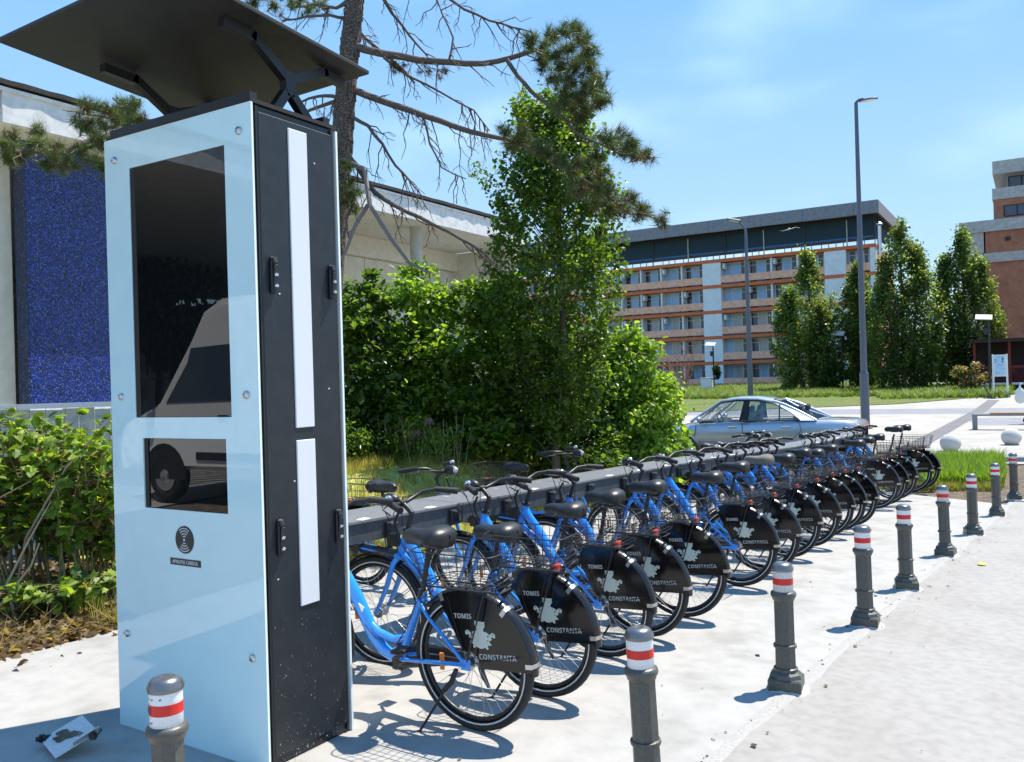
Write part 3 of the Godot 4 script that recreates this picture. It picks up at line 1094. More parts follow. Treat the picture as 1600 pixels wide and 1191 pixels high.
func build_brown_building() -> void:
	var t := thing("stepped_building", "brown stepped building with pale concrete bands at the right edge", "building", gp(6, -121))
	var Z := -115.0
	wobj("lower_wall", bx(-4.95, 22, -0.4, 14.0, Z - 0.2, Z - 16), M.brown, t)
	wobj("lower_band", bx(-5.05, 22.1, 14.0, 15.1, Z, Z - 16.1), M.concrete_band, t)
	wobj("middle_wall", bx(-4.9, 22, 15.1, 17.6, Z - 0.15, Z - 16), M.brown, t)
	wobj("side_pier", bx(-7.5, -5.06, -0.4, 18.2, Z - 0.1, Z - 15), M.concrete_band, t)
	wobj("middle_band", bx(-7.6, 22.1, 17.61, 18.95, Z + 0.1, Z - 16), M.concrete_band, t)
	wobj("upper_wall", bx(-4.0, 22, 18.95, 21.4, Z - 1.0, Z - 15), M.brown, t)
	wobj("upper_band", bx(-4.1, 22.1, 21.4, 22.7, Z - 0.9, Z - 15.1), M.concrete_band, t)
	wobj("penthouse", bx(-2.6, 22, 22.7, 24.4, Z - 2.6, Z - 14), M.concrete_band, t)
	wobj("roof_band", bx(-4.0, 22.2, 24.4, 25.9, Z - 1.0, Z - 15), M.concrete_band, t)
	for q in [[-2.9, 3.0, 19.3, 20.6, Z - 0.98], [-2.4, 3.0, 22.9, 24.2, Z - 2.58]]:
		var f := Sh.new()
		for i in 5:
			var x = q[0] + i * 1.3
			bx(x - 0.06, x + 0.06, q[2], q[3], q[4], q[4] + 0.08, f)
		bx(q[0], q[0] + 5.2, q[3] - 0.08, q[3], q[4], q[4] + 0.07, f)
		bx(q[0], q[0] + 5.2, q[2], q[2] + 0.08, q[4], q[4] + 0.07, f)
		var o := wobj("window", f, M.hotel_dark, t)
		for i in 4:
			wobj("pane", bx(q[0] + i * 1.3 + 0.062, q[0] + i * 1.3 + 1.238, q[2] + 0.082, q[3] - 0.082, q[4], q[4] + 0.03), M.window, o)
	var b := Sh.new()
	b.box(Vector3(-2.6, 16.6, Z), Vector3(0.5, 0.4, 0.3))
	wobj("wall_lamp", b, M.black, t)
	# a red timber hut with lattice panels in front of it
	var h := thing("hut", "dark red timber hut with diamond lattice panels behind the map board", "hut", gp(0.6, -72))
	var g := ground(0.6, -71)
	wobj("wall", bx(-3.9, 8, g - 0.1, g + 3.4, -73, -77), M.hut_dark, h)
	wobj("canopy", bx(-4.2, 8.4, g + 3.4, g + 3.65, -70.4, -77.2), M.hut_dark, h)
	for i in 6:
		wobj("post", bx(-4.0 + i * 2.2, -3.84 + i * 2.2, g, g + 3.4, -70.8, -70.96), M.hut_red, h)
	wobj("rail", bx(-4, 7.9, g + 1.55, g + 1.7, -70.82, -70.94), M.hut_red, h)
	wobj("rail", bx(-4, 7.9, g + 0.35, g + 0.5, -70.83, -70.95), M.white_metal, h)
	for i in 5:
		var l := Sh.new()
		for k in 9:
			var x0 := -3.8 + i * 2.2
			l.bar(Vector3(x0 + k * 0.24, g + 0.5, -70.88), Vector3(clampf(x0 + k * 0.24 + 1.05, x0, x0 + 2.0), g + 1.55, -70.88), 0.05, 0.03)
			l.bar(Vector3(x0 + k * 0.24, g + 0.5, -70.86), Vector3(clampf(x0 + k * 0.24 - 1.05, x0, x0 + 2.0), g + 1.55, -70.86), 0.05, 0.03)
		wobj("lattice", l, M.hut_red, h)
# ---------------------------------------------------------------- trees
func tuft_mesh(count: int, w: float) -> ArrayMesh:        # needles of about unit length that fan out round +z
	var s := Sh.new()
	for i in count:
		var d := rdir() + Vector3(0, 0, 0.75)
		d = d.normalized() * rng.randf_range(0.75, 1.1)
		var x := d.cross(rdir()).normalized() * w
		var base := Vector3(0, 0, rng.randf_range(-0.35, 0.25))
		s.face([base - x, base + x, base + d], Vector3.UP + d)
	return s.mesh(null)

func grow_twigs(s: Sh, pts: Array, per: int, length: float, r: float, droop: float) -> void:    # bare side twigs that fork once or twice
	for i in per:
		var k := rng.randf() * (pts.size() - 1.01)
		var a: Vector3 = pts[int(k)].lerp(pts[int(k) + 1], fmod(k, 1.0))
		var along: Vector3 = (pts[int(k) + 1] - pts[int(k)]).normalized()
		var d := (along * 0.6 + rdir() * 0.8 + Vector3.DOWN * droop).normalized()
		var l := length * rng.randf_range(0.35, 1.0)
		var tip := a + d * l + Vector3.DOWN * droop * l * 0.3
		var w := wiggle(a, tip, 4, l * 0.09)
		s.tube(w, taper(5, r, r * 0.35), 4, false)
		for q in 1 + rng.randi() % 3:
			var u := rng.randf_range(0.9, 3.6)
			var b: Vector3 = w[int(u)].lerp(w[int(u) + 1], fmod(u, 1.0))
			var e := (d * 0.7 + rdir() * 0.8 + Vector3.DOWN * droop).normalized() * l * rng.randf_range(0.2, 0.5)
			s.tube(wiggle(b, b + e, 2, l * 0.05), taper(3, r * 0.5, r * 0.25), 3, false)

func build_trees() -> void:
	# the old pine behind the kiosk
	var t := thing("pine_tree", "old pine with bare drooping branches and needle clumps only at its tips, behind the kiosk", "tree", gp(-7.46, -7.75))
	var tr := Sh.new()
	var tp := [Vector3(-6.80, 8.2, -8.15), Vector3(-6.90, 7.02, -8.08), Vector3(-6.99, 6.39, -8.03), Vector3(-7.05, 5.81, -7.99), Vector3(-7.11, 5.23, -7.95), Vector3(-7.16, 4.68, -7.92), Vector3(-7.22, 4.06, -7.88), Vector3(-7.29, 3.36, -7.85), Vector3(-7.36, 2.58, -7.81), Vector3(-7.42, 1.65, -7.77), Vector3(-7.46, 0.71, -7.75), Vector3(-7.48, -0.15, -7.75)]
	tr.tube(tp, [.085, .1, .108, .115, .122, .13, .137, .145, .15, .16, .175, .22], 14)
	wobj("trunk", tr, M.bark, t)
	# flakes of bark that stand proud of the trunk
	var fl := Sh.new()
	for i in 420:
		var u := rng.randf_range(0.3, 8.5)
		var c: Vector3 = tp[int(u)].lerp(tp[int(u) + 1], fmod(u, 1.0))
		var rr := lerpf(0.09, 0.165, u / 9.0)
		var a := rng.randf() * TAU
		var d := Vector3(cos(a), 0, sin(a))
		fl.box(c + d * (rr - 0.004), Vector3(rng.randf_range(0.02, 0.045), rng.randf_range(0.04, 0.11), 0.022), Basis.looking_at(d, Vector3.UP) * Basis(Vector3.FORWARD, rng.randf_range(-0.3, 0.3)))
	var flakes := wobj("bark_flakes", fl, M.bark, t)
	flakes.set_meta("kind", "stuff")
	var limbs := [
		[.05, .026, 16, .55, [Vector3(-7.05, 5.77, -7.99), Vector3(-6.62, 5.60, -8.10), Vector3(-6.18, 5.46, -8.21), Vector3(-5.81, 5.38, -8.28), Vector3(-5.39, 5.30, -8.38), Vector3(-5.03, 5.31, -8.44), Vector3(-4.73, 5.34, -8.47)]],
		[.026, .016, 4, .3, [Vector3(-5.07, 5.28, -8.38), Vector3(-4.94, 5.07, -8.39), Vector3(-4.78, 4.86, -8.42), Vector3(-4.58, 4.68, -8.47), Vector3(-4.40, 4.49, -8.51), Vector3(-4.25, 4.30, -8.53)]],
		[.016, .008, 3, .25, [Vector3(-4.25, 4.30, -8.53), Vector3(-4.03, 4.18, -8.55), Vector3(-3.81, 4.04, -8.56), Vector3(-3.55, 3.96, -8.61)]],
		[.045, .027, 18, .55, [Vector3(-7.04, 5.23, -8.00), Vector3(-6.71, 5.06, -8.06), Vector3(-6.31, 4.88, -8.16), Vector3(-5.92, 4.70, -8.26), Vector3(-5.56, 4.53, -8.34), Vector3(-5.27, 4.43, -8.38)]],
		[.027, .014, 5, .3, [Vector3(-5.27, 4.43, -8.38), Vector3(-4.96, 4.31, -8.48), Vector3(-4.65, 4.14, -8.58), Vector3(-4.37, 3.90, -8.66), Vector3(-4.10, 3.69, -8.74)]],
		[.014, .007, 3, .2, [Vector3(-4.10, 3.69, -8.74), Vector3(-3.87, 3.52, -8.81), Vector3(-3.66, 3.41, -8.85), Vector3(-3.46, 3.31, -8.90)]],
		[.024, .009, 12, .5, [Vector3(-7.00, 4.87, -7.91), Vector3(-6.78, 4.73, -7.95), Vector3(-6.58, 4.48, -7.97), Vector3(-6.41, 4.20, -7.99), Vector3(-6.22, 4.00, -8.01), Vector3(-6.08, 3.85, -8.00)]],
		[.036, .012, 26, .5, [Vector3(-6.99, 4.41, -7.79), Vector3(-6.81, 4.20, -7.79), Vector3(-6.59, 3.88, -7.81), Vector3(-6.32, 3.69, -7.86), Vector3(-6.02, 3.53, -7.92), Vector3(-5.69, 3.34, -8.01), Vector3(-5.39, 3.15, -8.07), Vector3(-5.14, 2.93, -8.11)]],
		[.024, .012, 10, .5, [Vector3(-6.96, 5.93, -8.04), Vector3(-6.97, 5.86, -8.31), Vector3(-6.87, 5.70, -8.65), Vector3(-6.82, 5.53, -8.95)]],
		[.022, .01, 10, .5, [Vector3(-6.75, 6.47, -8.17), Vector3(-6.72, 6.22, -8.39), Vector3(-6.64, 6.00, -8.63), Vector3(-6.55, 5.80, -8.88)]],
		[.022, .008, 20, .6, [Vector3(-6.9, 6.9, -8.2), Vector3(-6.26, 6.50, -8.82), Vector3(-5.94, 6.23, -8.84), Vector3(-5.60, 6.02, -8.88), Vector3(-5.29, 5.87, -8.89), Vector3(-5.02, 5.74, -8.88)]],
		[.026, .01, 10, .5, [Vector3(-6.99, 6.36, -8.03), Vector3(-7.30, 6.30, -8.03), Vector3(-7.66, 6.43, -8.01), Vector3(-8.02, 6.47, -7.98)]],
		[.022, .01, 6, .4, [Vector3(-7.06, 6.10, -7.98), Vector3(-7.14, 6.07, -7.74), Vector3(-7.25, 5.99, -7.47), Vector3(-7.39, 5.88, -7.20)]],
		[.028, .012, 6, .4, [Vector3(-7.14, 5.11, -7.93), Vector3(-7.55, 5.11, -7.96), Vector3(-7.93, 5.08, -8.00), Vector3(-8.31, 5.08, -8.04)]],
		[.018, .007, 14, .5, [Vector3(-6.58, 5.53, -8.04), Vector3(-6.37, 5.32, -8.26), Vector3(-6.09, 5.14, -8.52), Vector3(-5.80, 4.94, -8.78), Vector3(-5.68, 4.70, -8.94)]],
		[.03, .012, 6, .4, [Vector3(-7.09, 5.07, -7.97), Vector3(-7.18, 5.12, -7.79), Vector3(-7.26, 5.09, -7.63), Vector3(-7.37, 4.99, -7.44)]],
		[.026, .01, 6, .3, [Vector3(-7.05, 4.01, -7.75), Vector3(-6.85, 3.83, -7.76), Vector3(-6.88, 3.59, -7.63), Vector3(-6.79, 3.33, -7.57)]],
		[.015, .006, 12, .4, [Vector3(-5.75, 5.34, -8.20), Vector3(-5.75, 5.66, -8.31), Vector3(-5.92, 6.00, -8.33), Vector3(-6.04, 6.28, -8.37)]],
		[.014, .006, 10, .4, [Vector3(-6.02, 4.73, -8.03), Vector3(-5.96, 4.40, -8.07), Vector3(-5.85, 4.12, -8.14), Vector3(-5.61, 3.98, -8.29)]],
		[.04, .02, 8, .4, [Vector3(-7.26, 4.43, -7.74), Vector3(-7.52, 4.47, -6.88), Vector3(-7.64, 4.38, -6.10), Vector3(-7.69, 4.22, -5.37), Vector3(-7.67, 3.89, -4.69), Vector3(-7.47, 3.71, -4.11)]],
		[.016, .008, 4, .3, [Vector3(-7.02, 4.08, -5.31), Vector3(-7.08, 4.12, -5.05), Vector3(-7.12, 4.10, -4.78), Vector3(-7.14, 4.08, -4.54)]],
		[.02, .016, 0, .3, [Vector3(-7.68, 4.2, -5.3), Vector3(-7.3, 4.15, -5.3), Vector3(-7.02, 4.08, -5.31)]],
	]
	for l in limbs:
		var s := Sh.new()
		var smooth := []
		for i in l[4].size() - 1:
			smooth.append(l[4][i])
			smooth.append(l[4][i].lerp(l[4][i + 1], 0.5) + rdir() * 0.012)
		smooth.append(l[4][-1])
		s.tube(smooth, taper(smooth.size(), l[0], l[1]), 8)
		grow_twigs(s, l[4], l[2], l[3], 0.0085, 0.45)
		wobj("branch", s, M.twig, t)
	for l in [[.034, .016, [Vector3(-6.96, 4.29, -7.69), Vector3(-6.65, 4.14, -7.72), Vector3(-6.52, 3.69, -7.64), Vector3(-6.24, 3.28, -7.65), Vector3(-5.98, 2.98, -7.64), Vector3(-5.70, 2.83, -7.65)]], [.026, .012, [Vector3(-6.59, 3.71, -7.69), Vector3(-6.68, 3.48, -7.57), Vector3(-6.76, 3.15, -7.47), Vector3(-6.9, 2.95, -7.4)]]]:
		var s := Sh.new()
		s.tube(l[2], taper(l[2].size(), l[0], l[1]), 8)
		grow_twigs(s, l[2], 4, 0.3, 0.007, 0.3)
		wobj("dead_branch", s, M.grey_limb, t)
	var clumps := {
		"upper": [12, [Vector3(-4.59, 5.32, -8.14), Vector3(-4.62, 5.32, -8.42), Vector3(-4.65, 5.54, -8.69), Vector3(-4.30, 5.39, -8.32), Vector3(-4.31, 5.50, -8.61), Vector3(-4.34, 5.51, -8.88), Vector3(-4.07, 5.17, -8.46), Vector3(-4.28, 5.21, -8.63), Vector3(-4.51, 5.38, -8.78), Vector3(-4.39, 5.13, -8.26), Vector3(-4.61, 5.14, -8.43), Vector3(-4.56, 5.19, -8.75), Vector3(-4.20, 4.98, -8.39), Vector3(-4.18, 5.07, -8.69), Vector3(-4.21, 5.05, -8.96), Vector3(-4.11, 4.81, -8.44), Vector3(-4.36, 4.93, -8.58), Vector3(-4.62, 5.07, -8.71), Vector3(-4.32, 4.71, -8.31), Vector3(-4.29, 4.76, -8.62), Vector3(-4.25, 4.88, -8.94), Vector3(-3.97, 4.61, -8.53), Vector3(-4.21, 4.61, -8.67), Vector3(-4.46, 4.71, -8.81), Vector3(-4.35, 4.57, -8.29), Vector3(-4.29, 4.49, -8.62)]],
		"outer": [10, [Vector3(-3.85, 4.13, -8.25), Vector3(-3.85, 4.14, -8.54), Vector3(-3.86, 4.13, -8.83), Vector3(-3.57, 3.94, -8.42), Vector3(-3.58, 4.00, -8.71), Vector3(-3.91, 4.28, -8.79), Vector3(-3.60, 4.07, -8.40), Vector3(-4.02, 4.05, -8.44)]],
		"middle": [9, [Vector3(-4.97, 4.37, -8.15), Vector3(-4.99, 4.38, -8.43), Vector3(-5.00, 4.38, -8.71), Vector3(-4.66, 4.19, -8.34), Vector3(-4.91, 4.45, -8.48), Vector3(-5.17, 4.38, -8.61), Vector3(-4.58, 4.13, -8.39)]],
		"lower": [9, [Vector3(-4.34, 3.92, -8.30), Vector3(-4.35, 3.88, -8.59), Vector3(-4.36, 3.87, -8.88), Vector3(-4.03, 3.67, -8.49), Vector3(-4.04, 3.69, -8.78), Vector3(-4.05, 3.63, -9.06), Vector3(-3.75, 3.46, -8.66), Vector3(-3.74, 3.47, -8.96), Vector3(-3.75, 3.46, -9.0), Vector3(-3.46, 3.31, -8.84), Vector3(-4.10, 3.87, -8.74), Vector3(-4.29, 4.03, -8.91), Vector3(-4.19, 3.96, -8.39), Vector3(-4.05, 3.48, -8.77), Vector3(-4.27, 3.62, -8.93), Vector3(-4.23, 3.65, -8.37), Vector3(-3.80, 3.61, -8.93)]],
		"trunk": [7, [Vector3(-6.76, 4.14, -7.52), Vector3(-6.89, 4.03, -7.74), Vector3(-6.99, 3.89, -7.8), Vector3(-6.70, 3.85, -7.56), Vector3(-6.9, 3.69, -7.70)]],
		"top": [7, [Vector3(-8.06, 6.34, -7.43), Vector3(-8.04, 6.40, -7.73), Vector3(-8.05, 6.55, -8.02), Vector3(-7.53, 6.25, -7.76), Vector3(-7.77, 6.47, -7.90), Vector3(-8.16, 6.64, -7.95), Vector3(-7.99, 6.43, -7.47), Vector3(-7.57, 6.38, -8.02)]],
		"left": [11, [Vector3(-7.48, 3.76, -4.04), Vector3(-7.66, 3.87, -4.22), Vector3(-7.82, 3.86, -4.42), Vector3(-7.24, 3.76, -4.19), Vector3(-7.40, 3.75, -4.38), Vector3(-7.56, 3.85, -4.57), Vector3(-7.00, 3.63, -4.33), Vector3(-7.15, 3.73, -4.53), Vector3(-7.30, 3.74, -4.73), Vector3(-6.77, 3.53, -4.47), Vector3(-7.47, 3.94, -4.34), Vector3(-6.85, 3.85, -4.42), Vector3(-7.15, 3.98, -4.53), Vector3(-7.27, 3.95, -4.75), Vector3(-6.74, 3.87, -4.49), Vector3(-6.89, 4.01, -4.69), Vector3(-7.04, 4.02, -4.89), Vector3(-6.71, 4.02, -4.51), Vector3(-6.84, 4.14, -4.72), Vector3(-6.97, 4.13, -4.94), Vector3(-6.87, 4.05, -4.41), Vector3(-6.70, 4.00, -4.81), Vector3(-7.87, 3.79, -4.38), Vector3(-7.46, 3.63, -4.05), Vector3(-7.29, 3.62, -4.45), Vector3(-7.67, 3.72, -4.50), Vector3(-6.54, 4.08, -4.61), Vector3(-7.02, 3.81, -4.61)]],
	}
	var tm := tuft_mesh(54, 0.021)
	for key in clumps:
		var xfs := []
		var cols := []
		var tw := Sh.new()
		var near: bool = key == "left"
		for c in clumps[key][1]:
			for i in int(clumps[key][0]):
				var d: Vector3 = (rdir() + Vector3(0.3, 0.35, 0)).normalized()
				var p: Vector3 = c + rdir() * rng.randf() * (0.1 if near else 0.12)
				var z := d
				var x := z.cross(rdir()).normalized()
				var size := rng.randf_range(0.09, 0.135) * (0.85 if near else 1.15)
				xfs.append(Transform3D(Basis(x, z.cross(x), z) * size, p))
				var q := pick([Color(.06, .1, .028), Color(.1, .145, .04), Color(.15, .185, .06)])
				if rng.randf() < (0.12 if key != "lower" else 0.2):
					q = pick([Color(.13, .07, .025), Color(.09, .06, .025)])
				cols.append(q)
			tw.tube([c - Vector3(0.06, 0.03, 0.05), c, c + rdir() * 0.1], 0.007, 4, false)
		var cr := multi("crown", tm, xfs, cols, t, M.needle)
		cr.transform = t.transform.affine_inverse()
		wobj("twigs", tw, M.twig, t).set_meta("kind", "stuff")
	# cones and dead needle nests on the bare limbs
	for p in [Vector3(-6.5, 5.42, -8.1), Vector3(-6.36, 5.38, -8.14), Vector3(-6.1, 5.32, -8.2), Vector3(-5.9, 5.26, -8.25)]:
		var xfs := []
		var cols := []
		for i in 5:
			var d := rdir()
			var x := d.cross(rdir()).normalized()
			xfs.append(Transform3D(Basis(x, d.cross(x), d) * 0.09, p + rdir() * 0.06))
			cols.append(pick([Color(.1, .055, .025), Color(.15, .09, .04)]))
		var cr := multi("dead_needles", tm, xfs, cols, t, M.dry)
		cr.transform = t.transform.affine_inverse()
	# the young poplar in front of the bushes
	var p := thing("young_poplar", "slender young tree with small dark leaves between the bushes behind the docking rail", "tree", gp(-5.78, -10.54))
	var s := Sh.new()
	var tk := [gp(-5.78, -10.54, -0.1), Vector3(-5.76, .6, -10.55), Vector3(-5.67, 1.56, -10.6), Vector3(-5.62, 2.9, -10.63), Vector3(-5.65, 4.24, -10.6), Vector3(-5.72, 5.7, -10.56)]
	s.tube(tk, [.075, .062, .054, .042, .026, .008], 8)
	for i in 60:
		var u := rng.randf_range(0.7, 4.6)
		var a: Vector3 = tk[int(u)].lerp(tk[int(u) + 1], fmod(u, 1.0))
		var an := rng.randf() * TAU
		var l := rng.randf_range(0.5, 0.95) * (1.0 if a.y < 4.2 else 0.6)
		var e := a + Vector3(cos(an) * 0.75, 0.75, sin(an) * 0.75) * l
		s.tube(wiggle(a, e, 3, 0.04), taper(4, 0.013, 0.004), 4, false)
	wobj("trunk", s, M.twig, p)
	var lm := small_leaf_mesh(0.95)
	var pal := [Color(.08, .145, .024), Color(.13, .22, .036), Color(.2, .3, .06)]
	var xfs := []
	var cols := []
	for i in 620:           # upright sprays that lean out from the stem
		var h := pow(rng.randf(), 0.85)
		var y := lerpf(0.75, 5.5, h)
		var rad: float = 0.98 * clampf(1.0 - pow(absf(y - 3.1) / 3.3, 1.7), 0.12, 1.0)
		if y < 2.0:
			rad *= 0.8
		var an := rng.randf() * TAU
		var rr := rad * sqrt(rng.randf())
		var c := Vector3(-5.69 + cos(an) * rr, y, -10.58 + sin(an) * rr)
		var dir := Vector3(cos(an) * 0.45, 1.0, sin(an) * 0.45).normalized()
		var tone := rng.randf_range(0.7, 1.2)
		var len := rng.randf_range(0.3, 0.62)
		for k in 38:
			var q := c + dir * rng.randf_range(-0.5, 0.5) * len + rdir() * 0.085
			xfs.append(leaf_xf(q, rdir() + Vector3(0, -0.4, 0), rng.randf_range(0.045, 0.08)))
			cols.append(pick(pal) * tone)
	for k in 22:            # the loose shoot at the left and a spray at the right
		for m in 14:
			var u := rng.randf()
			xfs.append(leaf_xf(Vector3(-6.62, 4.62, -10.0).lerp(Vector3(-6.05, 3.7, -10.3), u) + rdir() * 0.11, rdir() + Vector3.DOWN * 0.3, rng.randf_range(0.04, 0.062)))
			cols.append(pick(pal))
	multi("crown", lm, xfs, cols, p, M.leaf).transform = p.transform.affine_inverse()
	# columnar poplars on the lawn before the hotel
	column_poplar("columnar_poplar", "broad columnar poplar with a lower left shoulder in front of the hotel balconies", gp(-16.1, -74.1), 11.6, 2.3, [[-1.9, 0.74, -0.6], [1.1, 0.62, 0.5]])
	column_poplar("columnar_poplar", "slim columnar poplar partly hidden behind the tall lamp post", gp(-12.5, -74.9), 10.3, 1.7, [[0.6, 0.8, 0.4]])
	column_poplar("columnar_poplar", "tallest, darkest columnar poplar, right of the tall lamp post", gp(-8.6, -70.5), 12.7, 2.25, [[1.1, 0.86, -0.6], [-1.1, 0.8, 0.4]])
	column_poplar("columnar_poplar", "columnar poplar beside the brown building", gp(-4.75, -74.8), 12.0, 2.2, [[1.2, 0.8, 0.3], [-1.2, 0.86, 0.2]])

func column_poplar(called: String, label: String, at: Vector3, h: float, r: float, sides: Array) -> void:
	var t := thing(called, label, "tree", at, 0.0, "columnar poplars on the hotel lawn")
	var s := Sh.new()
	var xfs := []
	var cols := []
	var lm := small_leaf_mesh(1.0)
	var stems := [[0.0, 1.0, 0.0]]
	stems.append_array(sides)
	for q in stems:
		var hh: float = h * q[1]
		var rr: float = r * (0.95 if q[1] == 1.0 else 0.68)
		s.tube([Vector3(q[0] * 0.35, -0.2, q[2] * 0.3), Vector3(q[0] * 0.6, hh * 0.25, q[2] * 0.5), Vector3(q[0], hh * 0.9, q[2])], [0.2, 0.14, 0.03], 7)
		for i in 9:
			var an := rng.randf() * TAU
			var y := rng.randf_range(0.4, hh * 0.4)
			s.tube([Vector3(q[0] * 0.5, y, q[2] * 0.5), Vector3(q[0] + cos(an) * rr * 0.5, y + 1.0, q[2] + sin(an) * rr * 0.5), Vector3(q[0] + cos(an) * rr * 0.8, y + 2.6, q[2] + sin(an) * rr * 0.8)], [0.06, 0.04, 0.012], 4, false)
		for i in int(185 * q[1]):
			var u := rng.randf()
			var y := lerpf(0.05, 0.97, u) * hh
			var prof := pow(sin(PI * clampf(u * 0.62 + 0.2, 0.0, 1.0)), 0.8) * (1.0 if u < 0.6 else lerpf(1.0, 0.16, (u - 0.6) / 0.4))
			if u < 0.14:
				prof *= 0.72
			var an := rng.randf() * TAU
			var d := rr * prof * sqrt(rng.randf_range(0.15, 1.0))
			var c := Vector3(q[0] + cos(an) * d, y, q[2] + sin(an) * d)
			var dir := Vector3(cos(an) * 0.25, 1.0, sin(an) * 0.25).normalized()
			var tone := rng.randf_range(0.55, 1.25)
			var ln := rng.randf_range(0.9, 1.9) * (h / 12.0)
			for k in 46:
				var p := c + dir * rng.randf_range(-0.5, 0.5) * ln + Vector3(rng.randfn(), rng.randfn(), rng.randfn()) * 0.17
				xfs.append(leaf_xf(p, rdir() + Vector3(0, 0.3, 0), rng.randf_range(0.14, 0.25)))
				cols.append(pick([Color(.14, .21, .06), Color(.19, .27, .08), Color(.26, .33, .12)]) * tone)
	obj("trunk", s, M.twig, t)
	multi("crown", lm, xfs, cols, t, M.leaf)

# ---------------------------------------------------------------- shrubs behind the rail
func shrub(called: String, label: String, at: Vector3, blobs: Array, count: int, mesh: Mesh, size: float, pal: Array, mat: Material, clumps: int, droop := 0.35, spread := 0.17, group := "") -> Node3D:
	var t := thing(called, label, "shrub", at, 0.0, group)
	var s := Sh.new()
	for b in blobs:
		for i in 7:
			var e: Vector3 = b[0] + rdir() * b[1] * 0.8
			e.y = maxf(e.y, 0.2)
			var base := Vector3(b[0].x * 0.6 + rng.randf_range(-0.15, 0.15), -0.06, b[0].z * 0.6 + rng.randf_range(-0.15, 0.15))
			s.tube(wiggle(base, e, 4, 0.08), taper(5, 0.02, 0.005), 5, false)
	obj("stems", s, M.twig, t)
	leaf_cloud("foliage", t, blobs, count, mesh, size, pal, mat, droop, clumps, spread)
	return t

